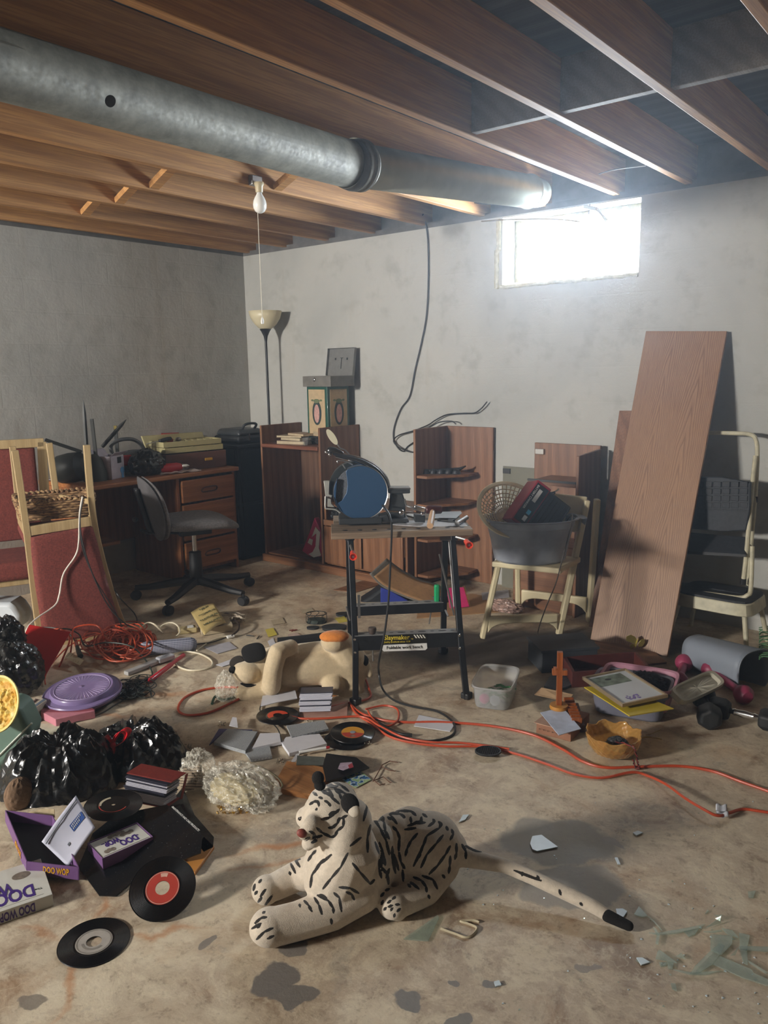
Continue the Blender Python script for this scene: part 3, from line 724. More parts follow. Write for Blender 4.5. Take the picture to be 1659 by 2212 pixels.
MB().bb((hx0, hy0 + .02, .04), (hx1 - .018, hy1, .06)).bb((hx0 - .018, hy0 - .03, 0), (hx1, hy0 - .005, .055)).build('plinth', OAKX, hut, bevel=.003)
low = thing('low_cupboard', 'low oak cupboard with two doors and an open top compartment behind the workbench', 'cabinet', (-3.5, 4.2, 0))
lx0, lx1 = -3.80, -3.06
MB().bb((lx0, hy0, .06), (lx0 + .018, hy1, .50)).bb((lx1 - .018, hy0, .06), (lx1, hy1, .50)).bb((lx0, hy1 - .012, .06), (lx1, hy1, .50)).bb((lx0, hy0, .485), (lx1, hy1, .50)).bb((lx0, hy0, .06), (lx1, hy1, .08)).bb((lx0, hy0, .36), (lx1, hy1, .378)).build('carcass', OAK, low, bevel=.002)
MB().bb((lx0, hy0 - .012, .345), (lx1, hy0, .385)).build('rail', OAKX, low, bevel=.002)
for i in range(2):
    xa = lx0 + .01 + i * .36
    MB().bb((xa, hy0 - .02, .075), (xa + .345, hy0 - .002, .34)).build('door', OAK, low, bevel=.004)
MB().bb((lx0 - .02, hy0 - .035, 0), (lx1, hy0, .055)).bb((lx0 - .02, hy0 - .05, .045), (lx1, hy0 - .02, .06)).build('plinth', OAKX, low, bevel=.003)
shoe = solo(bag((-3.72, 4.12, .42), (.05, .11, .05), 7.7, amp=.2), 'rubber_glove', M_DARK, 'dark crumpled glove on the low cupboard shelf beside the workbench', 'glove')
tow = thing('shelf_tower', 'tall oak corner shelf tower with four angled shelves against the wall', 'shelf', (-2.85, 4.25, 0))
tx0, tx1, ty0, ty1 = -3.035, -2.66, 4.04, 4.42
MB().bb((tx0, ty0, 0), (tx0 + .018, ty1, 1.045)).build('side_panel', OAK, tow, bevel=.003)
MB().bb((tx0 + .018, ty1 - .02, 0), (tx1, ty1, 1.045)).build('back_panel', OAK, tow, bevel=.003)
for z in (PY(930, 1030, 4.05).z, .56, .33, .09):
    o = MB().plate([(tx0 + .018, ty0 + .01, z), (tx0 + .10, ty0 + .01, z), (tx1 - .11, ty1 - .14, z), (tx1 - .11, ty1 - .02, z), (tx0 + .018, ty1 - .02, z)], .018)
    o.build('shelf', OAKX, tow, bevel=.003)
zt_ = PY(930, 1030, 4.05).z
car = thing('toy_tyre_strip', 'bumpy black plastic strip lying on the top shelf of the shelf tower', 'plastic part', (-2.92, 4.2, zt_))
mb = MB(T(-2.93, 4.2, zt_) @ rz(28))
for q in range(5):
    mb.lathe([(.0, .0), (.028, .0), (.028, .012), (.018, .028), (.0, .03)], 10, T(-.10 + q * .05, .01 * (q % 2), .002))
mb.tube([(-.12, 0, .015), (.12, .02, .03), (.16, .03, .05)], [.012, .012, .004], 8)
mb.build('strip', M_BLACKP, car)
# pink bag with a white letter inside the hutch
pb = thing('gift_bag', 'magenta bag with a white letter leaning inside the hutch', 'bag', (-3.9, 4.08, .08))
q = [PY(x, y, 4.04) for x, y in ((679, 1118), (694, 1150), (694, 1203), (668, 1202), (652, 1190), (668, 1150))]
MB().prism(q, (0, .05, 0)).build('bag_body', plain('magenta_plastic', 'b01550', .35, coat=.2, bump=.2, scale=10), pb, bevel=.006)
q2 = [PY(x, y, 4.037) for x, y in ((682, 1138), (692, 1150), (689, 1183), (694, 1200), (678, 1204), (667, 1197), (676, 1192), (682, 1180), (684, 1152), (674, 1160))]
MB().prism(q2, (0, -.003, 0)).build('letter', M_WHITEP, pb)
q3 = [PY(x, y, 4.037) for x, y in ((669, 1163), (676, 1166), (674, 1178), (665, 1172))]
MB().prism(q3, (0, -.003, 0)).build('letter_dot', M_WHITEP, pb)
# books on the hutch shelf
hz = zs
for i, (x, y, a, w, d, h, c, lab) in enumerate((
    (-4.17, 4.12, 8, .26, .16, .026, '5b2c22', 'dark red hardback at the bottom of the pile on the hutch shelf'),
    (-4.17, 4.13, -4, .22, .15, .022, '3b4136', 'dark green book second from the bottom of the pile on the hutch shelf'),
    (-4.2, 4.12, 12, .22, .14, .014, '8d7a5a', 'thin tan booklet in the pile on the hutch shelf'),
    (-4.13, 4.14, -10, .20, .13, .016, 'a58565', 'pale brown booklet topmost of the pile on the hutch shelf'))):
    b = thing('book', lab, 'book', (x, y, hz), math.radians(a), 'books piled on the hutch shelf')
    MB(WM[b]).bb((-w / 2, -d / 2, 0), (w / 2, d / 2, .002)).bb((-w / 2, -d / 2, h - .002), (w / 2, d / 2, h)).bb((-w / 2, d / 2 - .002, 0), (w / 2, d / 2, h)).build('cover', plain('cover_' + c, c, .6), b)
    MB(WM[b]).bb((-w / 2 + .003, -d / 2 + .003, .002), (w / 2 - .003, d / 2 - .002, h - .002)).build('pages', plain('aged_pages', 'b4a68a', .8), b)
    hz += h
solo(bag((-4.0, 4.2, zs + .03), (.07, .06, .04), 4.4, flat=-.7), 'work_glove', plain('dark_felt', '2a2724', .9), 'dark crumpled glove beside the green tin on the hutch', 'glove')
sg = thing('small_glass', 'small clear drinking glass on the hutch shelf edge', 'glass', (-4.02, 4.06, zs))
MB(WM[sg]).lathe([(.018, .003), (.02, 0), (.026, .055), (.024, .055), (.018, .004)], 20).build('tumbler', MC['clear_glass'], sg)
# green tin box with portraits
tin = thing('portrait_tin', 'dark green box with framed portrait panels standing on the hutch', 'box', (-4.0, 4.25, zs), 0)
tref = (-3.97, 4.17, zs)
p_l, p_m, p_r = A(666, 965, tref, (0, 1, 0)), None, None
zt2 = PY(700, 835, 4.2).z
TMx = T(-3.935, 4.29, zs) @ rz(38)
h2 = zt2 - zs
TMx = frame((-3.978, 4.262, zs), (1, 0, 0), (0, 1, 0)) @ rz(-3)
MB(TMx).bb((-.105, -.11, 0), (.11, .11, h2)).build('case', plain('dark_green_tin', '16493a', .4, coat=.2), tin, bevel=.004)
M_TAN = plain('tan_paper', 'b39c78', .7); M_PNK = plain('faded_pink_print', 'b98f86', .7, var=.25, scale=60)
for a in (0, 90):
    PM = TMx @ rz(a) @ T(0, -.1115, 0)
    MB(PM).bb((-.085, -.001, .06), (.085, .001, h2 - .02)).build('portrait_panel', M_TAN, tin)
    zc = h2 * .5 + .02
    MB(PM @ T(0, -.0015, zc) @ rx(90)).lathe([(0, 0), (.05, 0), (.05, .001), (0, .001)], 28, sx=.95, sy=1.75).build('oval_frame', plain('ink_dark', '25322f', .6), tin)
    MB(PM @ T(0, -.003, zc - .005) @ rx(90)).lathe([(0, 0), (.033, 0), (.033, .001), (0, .001)], 22, sx=.85, sy=2.0).build('portrait_print', M_PNK, tin)
    MB(PM @ T(0, -.002, zc + .085) @ rx(90)).lathe([(0, 0), (.02, 0), (.02, .0015), (0, .0015)], 10, sx=1.6, sy=.8).ball((-.045, .005, 0), (.014, .008, .001), 8).ball((.045, .005, 0), (.014, .008, .001), 8).build('leaf_print', plain('sage_print', '5f6a48', .7), tin)
    MB(PM).bb((-.05, -.003, .068), (.05, -.0015, .092)).build('name_plate', plain('plate_print', 'a08f74', .6), tin)
# open grey cash box
cb = thing('cash_box', 'open grey metal cash box with raised lid on top of the green tin', 'cash box', (-3.95, 4.27, zt2))
CM = frame((-3.955, 4.25, zt2), (1, 0, 0), (0, 1, 0)) @ rz(-3)
M_GREY = plain('worn_grey_enamel', '6f6b64', .5, .2, var=.2, scale=20)
w, d, h = .145, .12, .075
mb = MB(CM)
for a, b in (((-w, -d, 0), (w, d, .003)), ((-w, -d, 0), (-w + .003, d, h)), ((w - .003, -d, 0), (w, d, h)), ((-w, -d, 0), (w, -d + .003, h)), ((-w, d - .003, 0), (w, d, h))): mb.bb(a, b)
mb.build('body', M_GREY, cb, bevel=.002)
LMx = CM @ T(0, d, h) @ rx(-9)
mb = MB(LMx)
for a, b in (((-w + .01, 0, 0), (w, .003, .2)), ((-w + .01, -.022, 0), (-w + .013, 0, .2)), ((w - .003, -.022, 0), (w, 0, .2)), ((-w + .01, -.022, .197), (w, 0, .2))): mb.bb(a, b)
mb.build('lid', plain('grey_enamel_lid', '777672', .45, .2), cb, bevel=.002)
MB(LMx).tube([(-.06, -.004, .115), (-.06, -.004, .13)], .005, 8).tube([(.06, -.004, .115), (.06, -.004, .13)], .005, 8).bb((-.012, -.004, .128), (.016, 0, .132)).bb((0, -.004, .05), (.004, 0, .13)).build('lid_tabs', M_DARK, cb)
MB(CM @ T(-.02, -d - .003, .05)).ball((0, 0, 0), (.012, .006, .014), 12).build('lock', M_CHROME, cb)
MB(CM).bb((-.12, -.10, .068), (.04, .02, .071)).build('coin_tray', M_GREY, cb)
# ================================================================== upholstered chairs
M_ASH = wood('pale_ash', 'b09a72', '8a7450', 2, .8, .5)
def m_weave(name, c1, c2, sc=260, rough=.9):
    k = N(name); v = k.coord('Object')
    w1 = k.n('ShaderNodeTexNoise'); w1.inputs['Scale'].default_value = 1; w1.inputs['Detail'].default_value = 2
    k.l(k.coord('Object', (sc * 1.3, sc * 1.3, sc * .25)), w1.inputs[0])
    w2 = k.noise(k.coord('Object', (sc * .3, sc * .3, sc)), 1, 2)
    f = k.math('MULTIPLY', k.math('ADD', w1.outputs['Fac'], w2), .5)
    k.set(Base=k.ramp(f, [(.4, c1), (.6, c2)]), Roughness=rough, Sheen=.0); k.bump(f, .3, .002); return k.m
M_RED = m_weave('rust_red_upholstery', '58241f', '7b3a32')
cn = Vector((.925, -.38, 0)); cw = Vector((-.38, -.925, 0)).normalized()
r0 = F(270, 1368)
def CA(px, py, off=0.0): return A(px, py, r0 - cn * off, cn)
inv = thing('dining_chair', 'rust red upholstered pale wooden dining chair upside down, its back on the floor', 'chair', r0)
def strip(mb, pts, w, t, up):
    for a, b in zip(pts[:-1], pts[1:]): mb.bar(a, b, w, t, up, ext=.002)
    return mb
rp = [CA(187, 962), CA(194, 1050), CA(204, 1137), CA(222, 1215), CA(245, 1295), CA(270, 1362)]
lp = [CA(32, 974), CA(45, 1060), CA(58, 1150), CA(70, 1250), CA(82, 1345), CA(90, 1390, .0)]
for o_ in (rp, lp):
    strip(MB(), spline(o_, 4), .034, .034, tuple(cn)).build('rear_leg', M_ASH, inv, bevel=.003)
MB().bar(CA(58, 1148), CA(200, 1125), .03, .05).build('seat_rail', M_ASH, inv, bevel=.003)
dep_ = .42
sl_, sr_ = CA(58, 1148), CA(202, 1126)
bl_, br_ = sl_ - cn * dep_, sr_ - cn * dep_
MB().bar(sr_, br_, .03, .05).build('seat_rail', M_ASH, inv, bevel=.003)
MB().bar(sl_, bl_, .03, .05).build('seat_rail', M_ASH, inv, bevel=.003)
MB().bar(bl_, br_, .03, .05).build('seat_rail', M_ASH, inv, bevel=.003)
# cushion hanging below (the chair is inverted)
cz = (sl_.z + sr_.z) / 2 - .07
mid = (sl_ + sr_ + bl_ + br_) / 4
CF = frame((mid.x, mid.y, 0), cn, (0, 0, 1)); CF = frame((mid.x, mid.y, mid.z - .055), cw, z=(0, 0, 1))
MB(CF).box((0, -.0, 0), (.37, .36, .055)).build('seat_cushion', M_RED, inv, bevel=.02, seg=4)
fl = A(125, 1075, br_, cn); 
tl_top = Vector((br_.x, br_.y, rp[0].z)) - cn * .02
MB().bar(A(127, 1110, br_, cn), A(106, 957, br_ , cn), .034, .034).build('front_leg', M_ASH, inv, bevel=.003)
MB().bar(bl_, bl_ + (rp[0] - sr_) * 1.0, .034, .034).build('front_leg', M_ASH, inv, bevel=.003)
MB().bar(A(122, 1073, br_, cn), CA(193, 1083, .01), .018, .03).build('stretcher', M_ASH, inv, bevel=.004)
MB().bar(bl_ + Vector((0, 0, .13)), CA(45, 1105, .01), .018, .03).build('stretcher', M_ASH, inv, bevel=.004)
# backrest panel reaching down to the floor and the rail lying on the floor
def bp(u, v):
    a = spline([CA(197, 1137), CA(217, 1215), CA(238, 1290), CA(262, 1357)], 8); b = spline([CA(66, 1160), CA(76, 1250), CA(88, 1330), CA(94, 1384)], 8)
    i = v * (len(a) - 1); i0 = int(min(i, len(a) - 2)); t = i - i0
    p = a[i0].lerp(a[i0 + 1], t).lerp(b[i0].lerp(b[i0 + 1], t), u)
    return p + cn * (.008 * (1 - (2 * u - 1) ** 8) * (1 - (2 * v - 1) ** 8))
MB().surf(bp, 12, 24).build('backrest', M_RED, inv, solid=.03, off=-1 if False else 1)
MB().bar(CA(92, 1392), CA(278, 1362), .05, .045).build('top_rail', M_ASH, inv, bevel=.004)
# wicker basket on the inverted seat
def m_wick():
    k = N('twisted_seagrass'); v = k.coord('Object', (30, 30, 110)); f = k.noise(v, 1, 4, .6, 1.0)
    k.set(Base=k.ramp(f, [(.35, '3f2c1c'), (.5, '806243'), (.65, 'b49468')]), Roughness=.8); k.bump(f, .6, .004); return k.m
M_WICK = m_wick()
bz = mid.z + .03
bk = thing('wicker_basket', 'brown woven seagrass basket resting in the upturned frame of the inverted chair', 'basket', (mid.x, mid.y, bz))
BF = frame((mid.x + .0, mid.y - .0, bz), cw, z=(0, 0, 1)) @ Matrix.Diagonal((.95, 1, 1, 1))
nb = 0
mb = MB(BF)
for i in range(7):
    z = .008 + i * .014; g = 1 + i * .02; pts = []
    for q in range(96):
        a = q / 96 * 2 * math.pi; c_, s_ = math.cos(a), math.sin(a); k_ = (abs(c_) ** 6 + abs(s_) ** 6) ** (-1 / 6)
        w_ = 1 + .02 * math.sin(q * math.pi / 2 + i * math.pi)
        pts.append((.185 * c_ * k_ * g * w_, .145 * s_ * k_ * g * w_, z))
    mb.tube(pts, .0075, 6, True)
mb.build('basket_wall', M_WICK, bk)
MB(BF).lathe([(0, 0), (.15, 0), (.15, .012), (0, .012)], 24, sx=1.2, sy=.95, sq=6).build('basket_base', M_WICK, bk)
mb = MB(BF); pts = []
for q in range(200):
    a = q / 200 * 2 * math.pi; c_, s_ = math.cos(a), math.sin(a); k_ = (abs(c_) ** 6 + abs(s_) ** 6) ** (-1 / 6)
    pts.append(((.205 + .006 * math.sin(q * 1.6)) * c_ * k_, (.162 + .006 * math.sin(q * 1.6)) * s_ * k_, .108 + .006 * math.cos(q * 1.6)))
mb.tube(pts, .008, 6, True).build('basket_rim', M_WICK, bk)
tow_ = thing('dried_flowers', 'tangle of dried brown vine curled inside the wicker basket', 'dried plant', (mid.x, mid.y, bz))
mb = MB(BF)
for i in range(16):
    a = random.uniform(0, 6.28); p0 = Vector((random.uniform(-.12, .12), random.uniform(-.08, .08), .03))
    mb.tube(spline([p0 + Vector((.04 * math.cos(a + t), .04 * math.sin(a + t * 1.3), .012 * t)) for t in range(5)], 4), .006, 5)
mb.build('vine', M_WICK, tow_)
# second chair, upright behind the inverted one
up = r0 - cn * .50
def C2(px, py, off=.0): return A(px, py, up - cn * off, cn)
ch2 = thing('dining_chair', 'rust red upholstered pale wooden dining chair standing upright at the left edge', 'chair', (up.x, up.y, 0))
tr, trb = C2(90, 956), C2(94, 1085)
lw = .46
def L2(p): return p + cw * lw
MB().bar(tr, L2(tr), .03, .05, ext=.012).build('top_rail', M_ASH, ch2, bevel=.004)
foot_z = 0
sb = Vector((trb.x, trb.y, .47))
for p, q in ((tr, sb), (L2(tr), L2(sb))): MB().bar(p, q, .05, .03, tuple(cn), ext=.005).build('back_post', M_ASH, ch2, bevel=.003)
MB().bb((0, 0, 0), (1, 1, 1)) if False else None
BM = frame((tr + L2(sb)) / 2, cw, z=cn)
MB(BM).box((0, 0, -.005), (lw - .06, tr.z - .47 - .05, .02)).build('backrest', M_RED, ch2, bevel=.008)
for p in (sb, L2(sb)): MB().bar(p, Vector((p.x, p.y, 0)) - cn * .06, .035, .035).build('rear_leg', M_ASH, ch2, bevel=.003)
s0 = (sb + L2(sb)) / 2 + cn * .22
SM = frame((s0.x, s0.y, .44), cw, z=(0, 0, 1))
MB(SM).box((0, 0, -.03), (.45, .44, .10)).build('seat_cushion', M_RED, ch2, bevel=.03, seg=4)
fr_ = [sb + cn * .40, L2(sb) + cn * .40]
for p in fr_: MB().bar(Vector((p.x, p.y, .37)), Vector((p.x, p.y, 0)), .045, .045).build('front_leg', M_ASH, ch2, bevel=.003)
for p in fr_:
    MB().bar(Vector((p.x, p.y, .355)), Vector((p.x, p.y, .355)) - cn * .40, .025, .05).bar(Vector((p.x, p.y, .15)), Vector((p.x, p.y, .15)) - cn * .42, .02, .03).build('side_stretcher', M_ASH, ch2, bevel=.003)
MB().bar(Vector((fr_[0].x, fr_[0].y, .355)), Vector((fr_[1].x, fr_[1].y, .355)), .025, .05).build('seat_rail', M_ASH, ch2, bevel=.003)
# cords hanging over the inverted chair
cable('white_cord', [CA(178, 1073, -.03), CA(172, 1110, -.04), CA(170, 1170, -.05), CA(163, 1200, -.05), CA(137, 1240, -.05), CA(128, 1285, -.06), (CA(118, 1308, -.08)), CA(80, 1335, -.14), CA(60, 1355, -.18), CA(54, 1375, -.2)], .0042, plain('off_white_cord', 'cfc8bc', .5), 'white cord draped over the inverted chair and down its red back', 'cord')
cable('black_wire', [CA(180, 1076, -.03), CA(173, 1120, -.05), CA(178, 1170, -.06), CA(200, 1240, -.07), CA(235, 1310, -.08), CA(275, 1350, -.08), F(295, 1345, .02), F(290, 1325, .03), CA(262, 1295, -.02), CA(245, 1270, .03)], .0035, M_BLKCORD, 'thin black lead hanging over the inverted chair beside the white cord', 'cord')
cable('black_wire', [CA(176, 1090, -.03), CA(172, 1140, -.05), CA(180, 1190, -.06), CA(205, 1250, -.07), CA(245, 1315, -.08), CA(268, 1360, -.08), F(285, 1362, .01)], .003, M_BLKCORD, 'second thin black lead hanging down to the cord pile', 'cord')

# ================================================================== office chair
oc = F(427, 1290); OM = T(oc) @ rz(66) @ Matrix.Diagonal((1.12, 1.12, 1, 1))
och = thing('office_chair', 'grey fabric swivel task chair with a black five-star castor base', 'chair', M=OM)
M_GFAB = m_weave('grey_tweed', '5e5b5c', '7d7979', 240)
BP = MB()
sz = A(465, 1125, oc).z
for i in range(5):
    a = math.radians(i * 72 + 14); d = Vector((math.cos(a), math.sin(a), 0))
    lg = MB(OM).tube([d * .02 + Vector((0, 0, .115)), d * .12 + Vector((0, 0, .105)), d * .26 + Vector((0, 0, .082)), d * .345 + Vector((0, 0, .078))], [.03, .027, .021, .018], 8).build('base_leg', M_BLACKP, och)
    MB(OM @ T(d * .345)).tube([(0, 0, .075), (0, 0, .04)], .008, 6).lathe([(0, -.022), (.026, -.022), (.030, -.015), (.030, -.003), (.02, 0), (.030, .003), (.030, .015), (.026, .022), (0, .022)], 18, frame((0, 0, .03), (0, 0, 1), z=(-d.y, d.x, 0))).build('castor', M_BLACKP, lg)
MB(OM).tube([(0, 0, .09), (0, 0, .14), (0, 0, .30), (0, 0, .305)], [.04, .038, .034, .026], 16).build('column', M_BLACKP, och)
MB(OM).tube([(0, 0, .3), (0, 0, sz - .06)], .014, 12).build('gas_piston', M_CHROME, och)
MB(OM).box((0, 0, sz - .065), (.18, .12, .03)).bar((-.02, 0, sz - .07), (-.26, 0, sz - .04), .07, .014).build('mechanism', M_BLACKP, och, bevel=.005)
def seatf(u, v):
    a = u * 2 * math.pi; c_, s_ = math.cos(a), math.sin(a); k_ = (abs(c_) ** 3.2 + abs(s_) ** 3.2) ** (-1 / 3.2)
    ph = v * math.pi; r_ = math.sin(ph) ** .35 if 0 < v < 1 else 0; z_ = math.cos(ph)
    x = .22 * c_ * k_ * r_; y = .22 * s_ * k_ * r_
    z = sz + .032 * z_ - (.045 * max(0, x / .22) ** 3) + .012 * (y / .22) ** 2 * (1 if z_ > 0 else 0)
    return (x + .02, y, z)
MB(OM).surf(seatf, 48, 20, closed_u=True).build('seat', M_GFAB, och)
def backf(off, th, sc):
    def fn(u, v):
        a = u * 2 * math.pi; c_, s_ = math.cos(a), math.sin(a); k_ = (abs(c_) ** 2.6 + abs(s_) ** 2.6) ** (-1 / 2.6)
        ph = v * math.pi; r_ = math.sin(ph) ** .4 if 0 < v < 1 else 0; t_ = math.cos(ph) * th
        y = .205 * c_ * k_ * r_ * sc; z = .20 * s_ * k_ * r_ * sc
        if z < 0: y *= 1 + .1 * z / .2
        x = off + t_ + 1.1 * y * y - .2 * z + .15 * z * z
        return (x, y, z)
    return fn
bz_ = A(358, 1098, oc + Vector((OM[0][0], OM[1][0], 0)) * -.24).z
BMM = OM @ T(-.235, 0, bz_)
MB(BMM).surf(backf(.012, .022, .985), 48, 16, closed_u=True).build('backrest', M_GFAB, och)
MB(BMM).surf(backf(-.012, .012, 1.0), 48, 12, closed_u=True).build('back_shell', plain('back_shell_fabric', '4e4c4e', .8), och)
MB(BMM).bar((-.065, 0, .13), (-.005, 0, -.15), .065, .02, (1, 0, 0)).build('spine_plate', M_BLACKP, och, bevel=.006)
MB(OM).bar((-.29, 0, bz_ - .13), (-.24, 0, sz - .05), .05, .016, (1, 0, 0)).build('back_bracket', M_BLACKP, och, bevel=.004)
MB(OM @ T(-.315, 0, bz_ - .06)).ball((0, 0, 0), (.016, .025, .016), 12).build('knob', M_BLACKP, och)

# ================================================================== leaning boards, glass panel, small oak cabinet
def m_cath():
    k = N('oak_board_cathedral_grain'); v = k.coord('Object')
    # nested arches: distance field of parabolas, board length along local Y, width along local X
    sp = k.n('ShaderNodeSeparateXYZ'); wn = k.n('ShaderNodeTexNoise'); wn.inputs['Scale'].default_value = 2.2; wn.inputs['Detail'].default_value = 3
    k.l(k.coord('Object', (1.6, .6, 1)), wn.inputs[0]); k.l(v, sp.inputs[0])
    x = k.math('ADD', sp.outputs[0], k.math('MULTIPLY', k.math('SUBTRACT', wn.outputs['Fac'], .5), .10))
    x2 = k.math('ABSOLUTE', k.math('SUBTRACT', k.math('ABSOLUTE', x), .085))
    par = k.math('ADD', k.math('MULTIPLY', k.math('POWER', k.math('ADD', x2, .002), 1.35), 34.0), k.math('MULTIPLY', sp.outputs[1], .95))
    fr = k.math('FRACT', k.math('MULTIPLY', par, 6.5))
    fine = k.noise(k.coord('Object', (260, 9, 1)), 1, 3)
    big = k.noise(v, 1.6, 3)
    c = k.ramp(fr, [(0, '69472f'), (.25, '8f6b4d'), (.8, '977354'), (1, '69472f')])
    c = k.mix(k.ramp(fine, [(.35, .5), (.55, 0)]), c, '6b4632'); c = k.mix(k.ramp(big, [(.4, 0), (.7, .35)]), c, '9f7a5a')
    k.set(Base=c, Roughness=.5); return k.m
M_CATH = m_cath()
f0, f1 = F(1275, 1381), F(1440, 1420)
f1 = Vector((f1.x, f0.y - .02, 0)); t0, t1 = PY(1395, 715, 4.39), PY(1570, 715, 4.39)
bd = thing('wooden_board', 'tall wide oak veneered board leaning against the back wall', 'board', (f0 + f1) / 2)
xd = (f1 - f0).normalized(); yd = (t0 - f0); Lb = yd.length
PBM = frame((f0 + f1) / 2 + Vector((0, 0, .0)), xd, yd)
def skew(p0, p1, q1, q0, t):
    n = (p1 - p0).cross(q0 - p0).normalized(); n = n if n.y < 0 else -n
    return MB().prism([p0, p1, q1, q0], -n * t)
# built in its own frame so the grain runs along the board
BW = thing('x', None, None); bpy.data.objects.remove(BW)
WM[bd] = PBM.copy(); bd.matrix_world = PBM
skew(f0, f1, t1, t0, .018).build('board', M_CATH, bd, bevel=.002)
g0_, g1_ = f0 + Vector((-.05, .12, .10)), f0 + Vector((.25, .12, .10))
g0_.z = g1_.z = 0
b2a, b2b = PY(1338, 887, 4.405), PY(1385, 887, 4.405)
b2 = solo(skew(F(1262, 1360) + Vector((0, .06, 0)), F(1262, 1360) + Vector((.14, .06, 0)), b2b, b2a, .018), 'wooden_board', OAK, 'shorter brown board hidden behind the tall leaning board', 'board')
GPn = solo(MB().bb((-2.58, 4.395, .0), (-2.12, 4.403, PY(1110, 1008, 4.4).z)), 'smoked_glass_sheet', plain('smoky_glass', '77766a', .12, var=.03), 'grey green glass panel leaning flat on the wall right of the shelf tower', 'panel')
solo(MB().bb((PY(1086, 1015, 4.385).x, 4.385, PY(1086, 1015, 4.4).z - .02), (PY(1101, 1015, 4.385).x, 4.41, PY(1086, 1015, 4.4).z + .012)), 'glass_clip', M_BLACKP, 'small black corner clip on top of the grey glass panel', 'clip')
oc2 = thing('small_oak_cabinet', 'small oak cabinet with a hinged door panel behind the cream folding chair', 'cabinet', (-2.15, 4.25, 0))
xa, xb = PY(1155, 955, 4.36).x, PY(1297, 960, 4.36).x
ztop = PY(1155, 956, 4.36).z
MB().bb((xa, 4.36, .05), (xb, 4.378, ztop)).build('back_door', OAK, oc2, bevel=.002)
MB().bb((xa + .01, 4.345, ztop - .07), (xa + .07, 4.36, ztop - .035)).build('hinge', M_CHROME, oc2, bevel=.003)
MB().bb((xa + .01, 4.345, PY(1160, 1235, 4.36).z - .02), (xa + .07, 4.36, PY(1160, 1235, 4.36).z + .02)).build('hinge', M_CHROME, oc2, bevel=.003)
p1_, p2_ = PY(1245, 985, 4.05), PY(1298, 970, 4.34)
MB().prism([(p1_.x, 4.05, .0), (p1_.x, 4.05, p1_.z), (p1_.x, 4.34, p2_.z - .0), (p1_.x, 4.34, .0)], (.018, 0, 0)).build('side_panel', OAK, oc2, bevel=.003)
zsh = PY(1190, 1042, 4.05).z
MB().bb((p1_.x - .30, 4.05, zsh - .02), (p1_.x, 4.34, zsh)).build('shelf', OAKX, oc2, bevel=.003)
MB().bb((p1_.x - .30, 4.045, zsh), (p1_.x, 4.06, zsh + .012)).build('shelf_trim', M_BLACKP, oc2)
MB().bb((xa + .02, 4.08, 0), (p1_.x, 4.34, .40)).build('lower_case', OAKX, oc2, bevel=.003)

# ================================================================== cream folding chair with the tub
fc = thing('folding_chair', 'cream plastic folding chair carrying a grey washtub', 'chair', (-2.0, 3.8, 0))
nA, nB = F(1042, 1378), F(1207, 1372); nC, nD = F(1119, 1322), F(1272, 1343)
def cream(mb, nm): return mb.build(nm, M_CREAM, fc, bevel=.007, seg=3)
tA = A(1268, 1080, nB + Vector((.03, .06, 0))); tB = A(1290, 1078, nD)
cream(MB().bar(nB, tA, .05, .03, tuple(UH)), 'back_post'); cream(MB().bar(nD, tB, .05, .03, tuple(UH)), 'back_post')
kA = A(1076, 1222, nA); kC = A(1118, 1225, nC)
cream(MB().bar(nA, kA, .045, .028, tuple(UH)), 'front_leg'); cream(MB().bar(nC, kC, .04, .028, tuple(UH)), 'front_leg')
for p, q in ((nA, nB), (nC, nD)):
    z0 = .10 if p is nA else .12
    a = p + Vector((0, 0, z0)); b = q + Vector((0, 0, z0 + .0)); a = a.lerp(b, .06); b = b.lerp(a, .03)
    up_ = Vector((0, 0, 1)); pts = []; n_ = 16
    for i in range(n_ + 1): pts.append(a.lerp(b, i / n_) + up_ * .025)
    for i in range(n_, -1, -1):
        t = i / n_; pts.append(a.lerp(b, t) - up_ * (.018 + .05 * (abs(2 * t - 1)) ** 6))
    cream(MB().prism(pts, (b - a).cross(up_).normalized() * .024), 'side_rail')
SZ = .43
s1, s2 = F(1062, 1213, SZ), F(1208, 1228, SZ); s3, s4 = F(1245, 1195, SZ), F(1115, 1190, SZ)
s3 = s2 + (s4 - s1)
cream(MB().plate([s1, s1.lerp(s2, .2) - Vector((0, 0, 0)), s2, s3, s4], .03), 'seat')
bk1, bk2 = tA - Vector((0, 0, .02)), tB - Vector((0, 0, .02))
cream(MB().prism([A(x_, y_, nB + NH * .03) for x_, y_ in ((1196, 1066), (1270, 1074), (1256, 1150), (1196, 1150))], NH * .02), 'backrest')
MB().tube([s2 + Vector((0, 0, -.02)) - UH * .0, s2.lerp(nB + (tA - nB) * .56, 1.0)], .01, 8).build('pivot', M_CREAM, fc)
